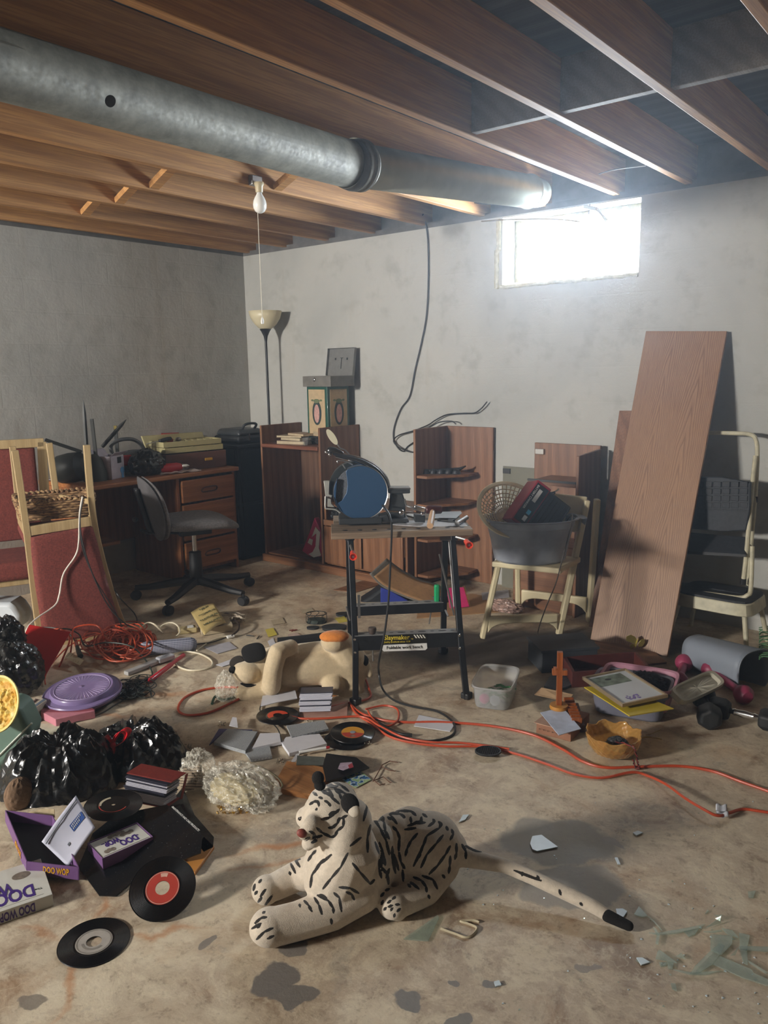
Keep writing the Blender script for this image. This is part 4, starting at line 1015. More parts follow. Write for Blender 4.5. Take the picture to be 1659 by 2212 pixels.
# washtub
tc = (s1 + s2 + s3 + s4) / 4 + Vector((-.01, .0, 0))
tubr = S(104, ref=tc); TH = .235
tc2 = A(1143, 1215, tc); 
WT = thing('washtub', 'oval grey enamel washtub on the cream chair, filled with kitchen things', 'tub', (tc.x, tc.y, SZ))
ctr = F(1143, 1178, SZ); ctr = A(1143, 1178, tc); ctr = Vector((ctr.x, ctr.y, SZ))
ctr = ctr - NH * .02 + Vector((0, 0, .002))
WTM = T(ctr) @ rz(39)
k = N('grey_blue_enamel'); v = k.coord('Object'); n_ = k.noise(v, 9, 4)
k.set(Base=k.ramp(n_, [(.35, '838892'), (.65, '9aa0aa')]), Roughness=.35); M_TUB = k.m
zr_ = A(1146, 1118, ctr).z - SZ
MB(WTM).lathe([(0, .004), (.17, .0), (.185, .012), (.205, zr_ * .5), (.222, zr_ * .80), (.228, zr_ * .82), (.232, zr_ - .01), (.252, zr_ - .004), (.256, zr_), (.252, zr_ + .004), (.236, zr_)], 56, sy=.72).build('tub_body', M_TUB, WT, solid=.004)
MB(WTM).prism([(.24, -.06, zr_ - .002), (.285, -.04, zr_ - .006), (.285, .04, zr_ - .006), (.24, .06, zr_ - .002)], (0, 0, .006)).prism([(.283, -.04, zr_), (.283, .04, zr_), (.275, .03, zr_ - .04), (.275, -.03, zr_ - .04)], (.004, 0, 0)).build('tub_handle', M_TUB, WT, bevel=.004)
# colander
cc = A(1102, 1100, ctr)
col = thing('colander', 'cream plastic colander with square holes tilted up in the washtub', 'colander', cc)
nrm = (UH * .34 - NH * .70 + Vector((0, 0, .62))).normalized()
CM2 = frame(cc, UH - Vector((0, 0, .2)), z=nrm)
R_ = S(66, ref=cc)
def cold(r): return -.075 * (1 - (r / R_) ** 2)
mb = MB(CM2)
for i in range(40):
    a = i / 40 * 2 * math.pi
    mb.tube([(r * math.cos(a), r * math.sin(a), cold(r)) for r in [R_ * (.12 + .86 * t / 8) for t in range(9)]], .0032, 4)
for j in range(9):
    r = R_ * (.12 + .86 * j / 8)
    mb.tube([(r * math.cos(a), r * math.sin(a), cold(r)) for a in [q / 48 * 2 * math.pi for q in range(48)]], .0034 if j else .012, 4, True)
M_COL = plain('cream_colander', 'e0d7b8', .45, var=.04)
mb.build('mesh_bowl', M_COL, col)
MB(CM2).lathe([(R_ * .98, -.006), (R_ * 1.0, .002), (R_ * 1.10, .004), (R_ * 1.12, .0), (R_ * 1.10, -.004), (R_ * 1.0, -.008)], 48).build('rim', M_COL, col)
# battery charger and clamps
bc_ = A(1168, 1108, ctr + NH * -.03)
bch = thing('battery_charger', 'red and black battery charger lying tilted in the washtub', 'battery charger', bc_)
xa_ = (UH * .80 - Vector((0, 0, .62))); fn_ = (-NH * .75 + Vector((0, 0, .35)) - UH * .15)
BCM = frame(bc_ - NH * -.03 - UH * .02, xa_, z=fn_) @ Matrix.Scale(1.45, 4)
MB(BCM).box((-.045, 0.0, .0), (.06, .17, .12)).build('front_case', plain('charger_red', '8e1f33', .4), bch, bevel=.006)
MB(BCM).box((.035, .0, -.005), (.10, .16, .11)).build('rear_case', M_BLACKP, bch, bevel=.008)
mb = MB(BCM)
for i in range(6): mb.box((.0 + i * .016, 0, .052), (.006, .13, .006))
mb.build('vent_fins', M_BLACKP, bch)
MB(BCM).box((-.045, 0, .0605), (.05, .15, .002)).build('label', plain('label_black', '141820', .3), bch)
for yy, zz, w_, c_ in ((-.055, .0, .02, 'cfd4d8'), (-.03, 0, .016, '4a9bc0'), (.035, 0, .05, 'b8b8b8')): MB(BCM).box((-.045 + (.008 if yy < 0 else 0), yy, .062), (.014, w_, .001)).build('label_print', plain('print_' + c_, c_, .4), bch)
text('label_lettering', 'BATTERY CHARGER', .011, BCM @ T(-.062, .02, .0625) @ rz(-90), M_WHITEP, bch)
for i, (px, py, c_, lab) in enumerate(((1172, 1066, 'b02028', 'red jumper clamp lying on top of the battery charger'), (1192, 1068, '1b1b1d', 'black jumper clamp lying beside the red clamp on the charger'))):
    cl = thing('jumper_clamp', lab, 'clamp', A(px, py, ctr - NH * .02), group='clamps on the battery charger')
    cM = frame(A(px, py, ctr - NH * .02), UH * .8 + Vector((0, 0, -.45 + .9 * i)), z=-NH)
    mb = MB(cM); mb.tube([(-.05, .004, 0), (-.01, .010, 0), (.02, .004, 0)], [.006, .007, .004], 8); mb.build('jaw', plain('clamp_' + c_, c_, .4), cl)
    MB(cM).tube([(-.05, -.008, 0), (-.01, -.008, 0), (.02, -.002, 0)], [.005, .006, .003], 8).build('jaw', plain('clamp_' + c_, c_, .4), cl)
    MB(cM).tube([(.02, .003, 0), (.045, .006, 0)], .005, 6).build('teeth', M_CHROME, cl)
cable('jumper_lead', [A(1165, 1068, ctr), A(1150, 1062, ctr), A(1185, 1078, ctr), A(1200, 1095, ctr), A(1190, 1110, ctr)], .004, plain('red_lead', 'a01c24', .4), 'short red jumper lead coiled on the charger', 'cord')
cable('charger_cord', [A(1225, 1125, ctr), A(1236, 1112, ctr - NH * .1), A(1234, 1130, ctr - NH * .2), A(1226, 1165, ctr - NH * .2), A(1213, 1215, ctr - NH * .2), A(1200, 1262, ctr - NH * .2), A(1180, 1310, ctr - NH * .25), F(1163, 1360, .02), F(1162, 1385, .005), F(1168, 1400, .004)], .003, plain('dark_brown_cord', '3a3228', .5), 'thin dark cord hanging from the washtub down past the chair seat', 'cord')

# ================================================================== stool and folded step ladder by the wall
st = thing('metal_stool', 'low cream metal stool with a worn black seat, against the wall', 'stool', (-1.2, 4.12, 0))
M_CRM = plain('chipped_cream_enamel', 'b9b399', .5, var=.2, scale=25)
M_RUB = plain('worn_black_rubber', '24262a', .7, var=.4, scale=60)
q0, q1 = PY(1484, 1285, 4.0), PY(1590, 1312, 3.96)
zS = q0.z
SMt = frame(((q0.x + q1.x) / 2 + .0, 4.13, 0), (1, 0, 0), z=(0, 0, 1)) @ rz(-3)
MB(SMt).lathe([(0, zS - .06), (.20, zS - .06), (.19, zS - .0), (.185, zS + .002), (0, zS + .002)], 40, sx=1.0, sy=.78, sq=6).build('seat_frame', M_CRM, st, bevel=.004)
MB(SMt).lathe([(0, zS), (.185, zS), (.183, zS + .012), (.17, zS + .016), (0, zS + .016)], 40, sx=1.0, sy=.78, sq=6).build('seat_top', M_RUB, st)
for a, b in ((-1, -1), (1, -1), (1, 1), (-1, 1)): MB(SMt).tube([(a * .16, b * .12, zS - .04), (a * .20, b * .16, 0)], .012, 10).build('leg', M_CRM, st)
sl2 = thing('step_ladder', 'folded cream tube step ladder with black treads standing on the low stool', 'ladder', (-1.2, 4.2, zS + .016))
yl = 4.22
def P4(x, y, yy=yl): return PY(x, y, yy)
MB().tube(spline([P4(1617, 1265, 4.16), P4(1622, 1180, 4.2), P4(1632, 1060, 4.25), P4(1636, 980, 4.3), P4(1632, 948, 4.3), P4(1618, 938, 4.3), P4(1590, 936, 4.3), P4(1530, 935, 4.3), P4(1440, 936, 4.3), P4(1420, 950, 4.3), P4(1415, 1000, 4.3), P4(1430, 1200, 4.2)], 6), .011, 10).build('rear_hoop', M_CRM, sl2)
MB().tube(spline([P4(1606, 1255, 4.1), P4(1614, 1180, 4.12), P4(1624, 1060, 4.2), P4(1632, 985, 4.26)], 6), .0115, 10).build('front_rail', M_CRM, sl2)
MB().tube([P4(1605, 1262, 4.1), P4(1606, 1250, 4.1)], .014, 10).build('foot_cap', M_BLACKP, sl2)
MB().tube(spline([P4(1625, 1180, 4.12), P4(1622, 1270, 4.08), P4(1614, 1286, 4.06), P4(1595, 1291, 4.06), P4(1540, 1284, 4.06), P4(1470, 1275, 4.06), P4(1440, 1270, 4.06), P4(1432, 1255, 4.06), P4(1440, 1180, 4.1)], 6), .011, 10).build('lower_hoop', M_CRM, sl2)
pd = [P4(1500, 1030, 4.15), P4(1560, 1030, 4.15), P4(1622, 1042, 4.15), P4(1620, 1100, 4.14), P4(1612, 1146, 4.13), P4(1560, 1149, 4.13), P4(1490, 1142, 4.13), P4(1470, 1100, 4.14), P4(1480, 1040, 4.15)]
pad = MB().prism(pd, (0, .018, 0)).build('top_tread', M_RUB, sl2, bevel=.006)
mb = MB()
for i in range(6):
    for j in range(7):
        c = P4(1512 + i * 19, 1046 + j * 15, 4.145); mb.box((c.x, c.y - .003, c.z), (.036, .006, .028))
mb.build('tread_pattern', M_RUB, sl2, bevel=.002)
MB().prism([P4(1470, 1148, 4.2), P4(1612, 1160, 4.2), P4(1610, 1198, 4.08), P4(1470, 1190, 4.08)], (0, .02, -.01)).build('middle_tread', M_RUB, sl2, bevel=.004)
MB().prism([P4(1470, 1190, 4.08), P4(1611, 1198, 4.08), P4(1609, 1203, 4.08), P4(1470, 1196, 4.08)], (0, .02, 0)).build('tread_edge', M_BLACKP, sl2)
lt = [P4(1455, 1262, 4.25), P4(1530, 1264, 4.25), P4(1612, 1276, 4.2), P4(1608, 1288, 4.12), P4(1540, 1276, 4.12), P4(1455, 1272, 4.12)]
MB().prism(lt, (0, 0, .012)).build('lower_tread', M_RUB, sl2, bevel=.003)
MB().box(P4(1634, 1079, 4.24), (.012, .012, .03)).build('lock_tab', M_BLACKP, sl2)
# lying wastebasket
wc = F(1560, 1400, .115)
wbk = thing('wastebasket', 'grey blue ribbed wastebasket lying on its side in front of the stool', 'wastebasket', (wc.x, wc.y, 0))
w0_, w1_ = A(1497, 1402, wc + NH * .08), A(1612, 1395, wc - NH * .17)
WBM = frame(w0_, (0, 0, 1), z=(w1_ - w0_).normalized())
k = N('blue_grey_ribbed'); v = k.coord('Object', (400, 400, 2)); k.set(Base='7d8590', Roughness=.55); M_WBK = k.m
Lw = (w1_ - w0_).length + .03
nn = 120; vs = []
def wbf(u, v):
    a = u * 2 * math.pi; c_, s_ = math.cos(a), math.sin(a)
    q_ = (abs(c_) ** 3 + abs(s_) ** 3) ** (-1 / 3)
    r = (.070 + .026 * v) * (1 + .006 * (1 if int(u * nn) % 2 else -1))
    return (r * c_ * 1.0 * q_, r * s_ * 1.1 * q_, Lw * v)
MB(WBM).surf(wbf, nn, 10, closed_u=True).build('basket_wall', M_WBK, wbk, solid=.003)
MB(WBM).lathe([(0, 0), (.068, 0), (.071, .01)], 32, sy=1.1, sq=3).build('basket_base', M_WBK, wbk)
MB(WBM @ T(0, 0, Lw)).tube([(.097 * math.cos(a) * ((abs(math.cos(a)) ** 3 + abs(math.sin(a)) ** 3) ** (-1 / 3)), .097 * 1.1 * math.sin(a) * ((abs(math.cos(a)) ** 3 + abs(math.sin(a)) ** 3) ** (-1 / 3)), 0) for a in [q / 48 * 2 * math.pi for q in range(48)]], .004, 6, True).build('rim', M_WBK, wbk)
# ================================================================== workbench
bo, bu, bv = Vector((-1.933, 2.554, 0)), Vector((.735, .678, 0)), Vector((-.678, .735, 0))
BNM = frame(bo, bu, bv)
def BL(u, v, z): return BNM @ Vector((u, v, z))
def BA(px, py, v=0.0): return A(px, py, bo + bv * v, bv)
bench = thing('workbench', 'black folding workbench with a worn board top, orange crank handles and tool racks', 'workbench', M=BNM)
M_BST = plain('black_painted_steel', '1c1e22', .4, .3, var=.25, scale=40)
M_TOP = plain('worn_bench_board', '8a7a68', .7, var=.35, scale=14, bump=.2)
TZ = .748
bz0 = TZ - .028
tl, trr, br2, bl2 = F(715, 1150, TZ), F(1022, 1143, TZ), F(992, 1107, TZ), F(744, 1113, TZ)
fl_ = [BNM.inverted() @ p for p in (tl, trr, br2, bl2)]
mb = MB(BNM)
u0, u1, v0, v1 = fl_[0].x, fl_[1].x, min(fl_[0].y, fl_[1].y), max(fl_[2].y, fl_[3].y)
vm = v0 + (v1 - v0) * .48
TOPB = MB(BNM).bb((u0, v0, bz0), (u1, vm, TZ)).build('top_board', wood('bench_top_wood', '8d7963', '4b3d30', 0, 1.2, .7), bench, bevel=.002)
TOPB2 = MB(BNM).bb((u0 + .01, vm + .012, bz0), (u1 - .01, v1, TZ)).build('top_board', MC['bench_top_wood'], bench, bevel=.002)
mb = MB(BNM)
for i in range(9):
    for vv in (v0 + .05, vm + .07): mb.lathe([(0, 0), (.010, 0), (.010, .0008), (0, .0008)], 14, T(u0 + .06 + i * (u1 - u0 - .1) / 8, vv, TZ))
mb.build('dog_holes', M_BLACKP, bench)
LEG = []
def leg(p, q, k_=None):
    m = MB(); pts = [p] + ([k_] if k_ else []) + [q]
    for a, b in zip(pts[:-1], pts[1:]): m.bar(a, b, .026, .034, tuple(bv), ext=.004)
    return m.build('leg', M_BST, bench, bevel=.003)
fA, fB = F(768, 1520), F(1008, 1508)
topA, topB = BA(757, 1165, .12), BA(977, 1165, .12)
leg(fA, topA, BA(768, 1405, .02)); leg(fB, topB, BA(996, 1395, .02))
rA, rB = BL(-.255, .60, 0), BL(.215, .60, 0)
tA2, tB2 = BA(753, 1165, .30), BA(961, 1165, .30)
leg(rA, tA2); leg(rB, tB2)
for p in (fA, fB, rA, rB): MB().box(p + Vector((0, 0, .014)), (.04, .04, .028)).build('rubber_foot', M_BLACKP, bench, bevel=.005)
for a, b in ((topA, tA2), (topB, tB2)): MB().bar(a + Vector((0, 0, .01)), b + Vector((0, 0, .01)), .03, .03, ext=.05).build('top_bracket', M_BST, bench, bevel=.003)
def rack(px0, py0, px1, py1, hpx, v, dpt, n):
    a, b = BA(px0, py0, v), BA(px1, py1, v); h = S(hpx, ref=a)
    up_ = Vector((0, 0, 1)); sd_ = (b - a).normalized()
    m = MB(); m.prism([a, b, b - up_ * h, a - up_ * h], bv * .003)
    m.build('rack_rail', M_BST, bench, bevel=.001)
    t = MB(); t.prism([a, b, b + bv * dpt, a + bv * dpt], (0, 0, .002)); tr_ = t.build('rack_shelf', plain('grey_rack_top', '8c8c8c', .45, .4, var=.15), bench)
    hl = MB()
    for i in range(n):
        c = a.lerp(b, (i + .6) / n) + bv * dpt * .5 + up_ * .0022
        hl.lathe([(0, 0), (.009 if i % 2 else .014, 0), (0, .0006)], 14, frame(c, sd_, bv), sx=1.3 if i % 2 == 0 else 1, sy=.6)
    hl.build('rack_holes', M_BLACKP, bench)
    return a, b, h
ra, rb_, rh = rack(766, 1375, 988, 1366, 33, .012, .05, 10)
ra2, rb2, rh2 = rack(768, 1311, 958, 1302, 21, .43, .05, 8)
# printed badge on the front rail
def RF(px, py): return BA(px, py, .0095)
RFM = frame(RF(860, 1383), RF(920, 1380) - RF(830, 1384), (0, 0, 1))
M_YEL = plain('badge_yellow', 'd8c23c', .5, var=.03); M_BDG = plain('badge_black', '15130a', .45)
pxm = (RF(920, 1380) - RF(820, 1380)).length / 100
def badge(pts, nm, mt, off=.0008): 
    return MB().prism([RF(*p) - bv * off for p in pts], -bv * .0008).build(nm, mt, bench)
badge([(828, 1372), (921, 1368), (922, 1388), (828, 1391)], 'badge_panel', M_BDG)
badge([(829, 1393), (922, 1389), (923, 1400), (919, 1404), (829, 1407), (825, 1403), (826, 1396)], 'badge_label', plain('badge_white', 'd3d3cf', .5, var=.02))
def btext(s, px, py, hpx, mt, sx=1.0, bold=0.0):
    m = frame(RF(px, py) - bv * .0026, RF(px + 50, py - 1.4) - RF(px, py), (0, 0, 1))
    return text('badge_lettering', s, hpx * pxm * 1.35, m, mt, bench, .0003, bold=bold, sx=sx)
btext('Slaymaker', 857, 1377, 10.5, M_YEL, .95, .0003)
btext('TM', 890, 1380, 2.6, M_YEL)
btext('Quality products since 1838', 857, 1386, 4.0, M_YEL, .95)
btext('Foldable work bench', 874, 1398, 7.0, M_BDG, .98, .0001)
for i in range(4):
    x = 893 + i * 6.2; badge([(x, 1371), (x + 3, 1371), (x + 8, 1378), (x + 5, 1378)], 'badge_stripe', plain('badge_cream', 'd9d6c8', .5), .0018)
mbb = []
for x, y in ((766, 1379), (767, 1407), (991, 1370), (992, 1398)): MB(frame(BA(x, y, .0) - bv * .014, bu, z=-bv)).lathe([(.006, 0), (.005, .003), (0, .0035)], 10).build('bolt', M_CHROME, bench)
M_ORG = plain('orange_red_plastic', 'e2442a', .4, var=.03, coat=.3)
for (x, y), sx_ in (((763, 1203), -1), ((1014, 1178), 1)):
    c = BA(x, y, -.06); s_ = BA(*((757, 1178) if sx_ < 0 else (985, 1160)), .06)
    MB().tube([s_, c + bv * .09 + Vector((0, 0, .004))], .006, 8).tube([c + bv * .09, c], .004, 8).build('crank_arm', M_STEEL, bench)
    MB(frame(c, bu, z=-bv)).lathe([(0, -.075), (.011, -.075), (.0135, -.01), (.0155, 0), (.0125, 0), (.010, -.012), (0, -.012)], 20).build('crank_handle', M_ORG, bench)
for p, q in (((949, 1197), (981, 1329)), ((970, 1170), (981, 1310)), ((962, 1318), (968, 1331))):
    MB().tube([BA(*p, .25), BA(*q, .22)], .0045, 6).build('brace_rod', M_STEEL, bench)
MB().tube([BA(748, 1310, .2), BA(756, 1340, .2)], .005, 6).build('brace_rod', M_STEEL, bench)
MB().bar(BA(775, 1285, .3), BA(776, 1335, .3), .012, .006, tuple(bv)).build('brace_plate', M_STEEL, bench)
# screwdrivers in the racks
def driver(nm, lab, p_top, p_mid, p_end, v, mt, rpx, kn=False):
    a, m, e = BA(*p_top, v), BA(*p_mid, v), BA(*p_end, v)
    t = thing(nm, lab, 'screwdriver', m); r = S(rpx, ref=a); d = (m - a); L = d.length
    fr2 = frame(a, bu, z=d)
    if kn: MB(fr2).lathe([(0, 0), (r, .003), (r * 1.1, L * .3), (r * .8, L * .7), (r * .4, L)], 14).build('handle', mt, t)
    else:
        MB(fr2).surf(lambda u, w: (r * (1 + .08 * math.cos(u * 12 * math.pi)) * math.cos(u * 2 * math.pi) * (.8 if w < .08 else 1), r * (1 + .08 * math.cos(u * 12 * math.pi)) * math.sin(u * 2 * math.pi) * (.8 if w < .08 else 1), L * w), 36, 12, closed_u=True).lathe([(0, 0), (r * .85, .0)], 16).build('handle', mt, t)
    MB().tube([m, e], .0032, 8).build('shaft', M_STEEL, t)
driver('screwdriver', 'green handled screwdriver standing in the rear rack of the workbench', (944, 1263), (934, 1301), (927, 1348), .46, glassy('green_acetate', (.02, .42, .16), .2, .35, 1.45), 6)
driver('awl', 'dark knobbed awl standing in the front rack of the workbench', (804, 1354), (804, 1374), (806, 1428), .035, plain('dark_walnut', '453a33', .4), 8.5, True)
# ------------------------------------------------------------------ grinder with the blue wheel guard
gv = .24
def GA(px, py, v=gv): return BA(px, py, v)
gr = thing('bench_grinder', 'bench cut-off grinder with a round blue wheel guard and arched chrome handle', 'grinder', GA(776, 1130))
gc = GA(778, 1062); gR = S(57.5, ref=gc)
tocam = (CAM - gc); tocam.z = 0; tocam.normalize()
gz = (tocam * .96 + bu * -.22).normalized(); GM_ = frame(gc, bu - gz * bu.dot(gz), z=gz) 
GM_ = frame(gc, bu, z=gz)
k = N('navy_guard_paint'); k.set(Base='2b4a6b', Roughness=.42, Metallic=.2); M_NAVY = k.m
# guard face with a crescent cut on the left
def g2(px, py): return ((px - 778) / 57.5 * gR, -(py - 1062) / 57.5 * gR)
pts = []
for i in range(61):
    a = math.radians(118 - (118 + 212 - 0) * i / 60 + 0)
    pts.append((gR * math.cos(a), gR * math.sin(a)))
end = pts[-1]; st_ = pts[0]
cut = [g2(724, 1086), g2(738, 1078), g2(748, 1062), g2(751, 1045), g2(750, 1030), g2(748, 1017)]
face = pts + cut
for z0, z1, nm in ((.030, .034, 'guard_face'),):
    MB(GM_).prism([(x, y, z0) for x, y in face], (0, 0, z1 - z0)).build(nm, M_NAVY, gr, bevel=.0015)
mb = MB(GM_)
mb.surf(lambda u, v: (gR * math.cos(math.radians(118 - 330 * u)) * (1.0 + .0 * v), gR * math.sin(math.radians(118 - 330 * u)), .03 - .055 * v), 60, 2)
mb.build('guard_rim', M_NAVY, gr, solid=.004)
MB(GM_).lathe([(gR, .034), (gR + .003, .036), (gR + .003, .028), (gR, .028)], 64, a0=math.radians(-212), a1=math.radians(118)).build('rim_bead', M_STEEL, gr)
def m_grit():
    k = N('abrasive_grey'); f = k.noise(k.coord('Object'), 400, 3); k.set(Base=k.ramp(f, [(.35, '3c3f45'), (.65, '74787f')]), Roughness=.8); k.bump(f, .6, .003); return k.m
MB(GM_).lathe([(0, .014), (gR * .96, .014), (gR * .96, -.004), (0, -.004)], 56).build('grinding_wheel', m_grit(), gr)
MB(GM_).lathe([(0, .0165), (.042, .0165), (.042, .014), (.0, .014)], 32).build('wheel_label', plain('label_orange', 'c9501e', .5, var=.03), gr)
MB(GM_).lathe([(0, .019), (.014, .019), (.014, .014)], 20).build('arbor_nut', M_STEEL, gr)
MB(GM_ @ T(-.020, .012, -.075)).lathe([(0, .03), (gR * .98, .03), (gR * .98, -.03), (0, -.03)], 48).build('inner_guard', plain('dark_cast', '2f3334', .5, .4), gr)
MB(GM_ @ T(.0, .0, -.12)).lathe([(0, .06), (.06, .06), (.075, .04), (.075, -.06), (.05, -.08), (0, -.08)], 28).build('motor_housing', plain('dark_cast', '2f3334', .5, .4), gr)
MB().box((0, 0, 0), (.19, .15, .028), frame(GA(778, 1122) + Vector((0, 0, .0)) + bv * .03, bu, bv)).build('base', M_DARK, gr, bevel=.004)
MB(frame(GA(778, 1112) + bv * .06, bu, bv)).box((0, 0, 0), (.09, .06, .06), None, .7).build('pedestal', plain('dark_cast', '2f3334', .5, .4), gr, bevel=.004)
arc = spline([GA(722, 980), GA(740, 984), GA(770, 990), GA(795, 1000), GA(817, 1015), GA(832, 1034), GA(838, 1053)], 6)
def arcf(u, v):
    i = v * (len(arc) - 1); i0 = int(min(i, len(arc) - 2)); p = arc[i0].lerp(arc[i0 + 1], i - i0); n_ = (p - gc).normalized()
    c_, s_ = math.cos(u * 2 * math.pi), math.sin(u * 2 * math.pi); k_ = (abs(c_) ** 4 + abs(s_) ** 4) ** -.25
    return p + n_ * .009 * c_ * k_ + gz * .026 * s_ * k_
MB().surf(arcf, 24, 48, closed_u=True).build('arched_handle', M_BLACKP, gr)
arc2 = [p + (gc - p).normalized() * .014 + gz * .012 for p in arc]
MB().tube(arc2, .004, 6).build('chrome_strip', M_CHROME, gr)
MB().tube([p - (gc - p).normalized() * .009 + gz * .012 for p in arc], .003, 6).build('chrome_strip', M_CHROME, gr)
MB().tube(spline([GA(708, 977), GA(716, 972), GA(728, 976), GA(740, 982)], 4), [.008, .012, .014, .015, .015, .015, .015, .015, .014, .014, .014, .013, .012], 12).build('grip', plain('dark_chrome', '5b5b5c', .25, .9), gr)
MB().ball(GA(706, 976) + gz * .01, .008, 10).ball(GA(714, 981) + gz * .012, .009, 12).build('chrome_nut', M_CHROME, gr)
MB(frame(GA(717, 944), GA(729, 962) - GA(705, 926), z=gz * 1.0 + bu * .5)).lathe([(0, 0), (.034, 0), (.034, .003), (0, .003)], 32, sx=1.15, sy=.42).build('oval_tag', M_CREAM if False else plain('ivory_tag', 'ddd8bd', .4, var=.02), gr)
MB().tube(spline([GA(729, 960), GA(735, 968), GA(745, 972), GA(755, 982)], 4), .003, 6).build('tag_wire', M_STEEL, gr)
MB().tube(spline([GA(730, 1000), GA(729, 996), GA(740, 995), GA(755, 1000), GA(762, 1004)], 4), .003, 6).tube([GA(740, 1003), GA(746, 1012)], .003, 6).build('spring', M_STEEL, gr)
M_LGM = plain('light_grey_metal', 'a5a59e', .45, .4)
MB().prism([GA(*p, .27) for p in ((699, 1039), (712, 1039), (711, 1068), (718, 1070), (716, 1076), (703, 1072))], bv * .02).build('tool_rest', M_LGM, gr, bevel=.002)
MB().tube(spline([GA(703, 1072, .26), GA(703, 1096, .26), GA(708, 1099, .26), GA(725, 1101, .26), GA(735, 1108, .26)], 4), .004, 6).build('rest_bracket', M_LGM, gr)
MB().prism([GA(*p, .262) for p in ((705, 1076), (715, 1078), (716, 1088), (724, 1096), (706, 1095))], bv * .015).build('rest_bracket', M_LGM, gr, bevel=.002)
# ------------------------------------------------------------------ vise
vs_ = thing('bench_vise', 'dark steel bench vise with bright flat jaws beside the blue grinder', 'vise', GA(865, 1128))
M_VIS = plain('vise_grey', '4a4c4d', .45, .6, var=.2)
MB().prism([GA(*p, .22) for p in ((833, 1054), (887, 1054), (887, 1058), (833, 1058))], bv * .07).build('jaw_top', M_STEEL, vs_, bevel=.002)
MB().prism([GA(*p, .215) for p in ((834, 1058), (886, 1058), (886, 1066), (866, 1067), (840, 1066))], bv * .075).build('jaw', M_VIS, vs_, bevel=.004)
MB().prism([GA(*p, .23) for p in ((845, 1066), (870, 1066), (876, 1085), (876, 1122), (836, 1122), (843, 1095))], bv * .07).build('body', M_VIS, vs_, bevel=.006)
MB().prism([GA(*p, .2) for p in ((820, 1115), (838, 1110), (845, 1128), (814, 1128))], bv * .07).build('base_clamp', M_DARK, vs_, bevel=.006)
MB().prism([GA(*p, .2) for p in ((845, 1121), (882, 1121), (884, 1129), (842, 1129))], bv * .09).build('base_clamp', M_DARK, vs_, bevel=.004)
MB().tube([GA(838, 1104, .2), GA(918, 1110, .2)], .0042, 8).build('tommy_bar', M_CHROME, vs_)
MB().ball(GA(867, 1107, .19), .014, 16).build('screw_boss', M_CHROME, vs_)
MB().ball(GA(838, 1104, .2), .007, 10).ball(GA(912, 1110, .2), .009, 10).build('bar_knob', M_CHROME, vs_)
MB().tube(spline([GA(874, 1078, .21), GA(878, 1092, .21), GA(890, 1096, .2), GA(900, 1101, .2)], 4), .004, 8).build('side_rod', M_STEEL, vs_)
# small vice / clamp parts
ck = thing('clamp_chuck', 'small chrome and black clamp head between the vise and the hammer', 'clamp', GA(908, 1128))
MB().prism([GA(*p, .2) for p in ((896, 1092), (920, 1098), (917, 1108), (893, 1102))], bv * .03).build('chrome_jaw', M_CHROME, ck, bevel=.003)
MB().prism([GA(*p, .2) for p in ((895, 1113), (919, 1114), (918, 1129), (896, 1128))], bv * .04).build('block', M_DARK, ck, bevel=.003)
# hammer
hm = thing('lump_hammer', 'lump hammer with a dark red head, its wooden handle pointing at the viewer', 'hammer', GA(930, 1135, .12))
h0_, h1_ = GA(917, 1101, .19), GA(958, 1101, .19)
HH = frame((h0_ + h1_) / 2, h1_ - h0_, (0, 0, 1))
MB(HH).lathe([(0, -.036), (.012, -.036), (.017, -.03), (.019, 0), (.017, .03), (.012, .036), (0, .036)], 8, ry(90), sx=1.0, sy=1.1).build('head', plain('oxblood_paint', '45201f', .3, .3, var=.2, coat=.3), hm, bevel=.002)
hs, he = GA(935, 1104, .18), F(929, 1136, TZ + .022)
MB().tube([hs, hs.lerp(he, .3), hs.lerp(he, .8), he], [.011, .013, .0145, .014], 14).build('handle', plain('turned_wood', 'b49272', .5, var=.12, scale=12), hm)
sl3 = solo(MB().plate([F(848, 1133, TZ + .003), F(905, 1137, TZ + .003), F(1010, 1136, TZ + .003), F(1000, 1125, TZ + .003), F(850, 1124, TZ + .003)], .002), 'plastic_sheet', plain('grey_white_film', 'b5b5b8', .4), 'pale torn sheet lying flat on the front of the workbench top', 'sheet')
solo(MB().plate([F(925, 1118, TZ + .008), F(985, 1119, TZ + .008), F(998, 1108, TZ + .006), F(995, 1104, TZ + .006), F(940, 1106, TZ + .008)], .003), 'card', plain('pale_blue_card', 'b0b6ba', .6), 'pale blue grey card lying behind the hammer on the workbench', 'card')
solo(MB().plate([F(878, 1112, TZ + .006), F(900, 1118, TZ + .006), F(905, 1108, TZ + .006), F(885, 1105, TZ + .006)], .002), 'card', M_WHITEP, 'small white card poking out behind the vise', 'card')
rr_ = thing('socket_handle', 'silver cylindrical tool lying at the right end of the workbench', 'tool', F(995, 1133, TZ))
a_, b_ = F(987, 1131, TZ + .012), F(1008, 1118, TZ + .012)
MB().tube([a_, b_], .0105, 14).build('cylinder', M_STEEL, rr_)
MB().tube([F(945, 1124, TZ + .006), F(985, 1128, TZ + .006)], .003, 6).build('rod', M_DARK, rr_)
MB().box(F(975, 1125, TZ + .008), (.03, .02, .014)).build('clip', M_DARK, rr_, bevel=.003)
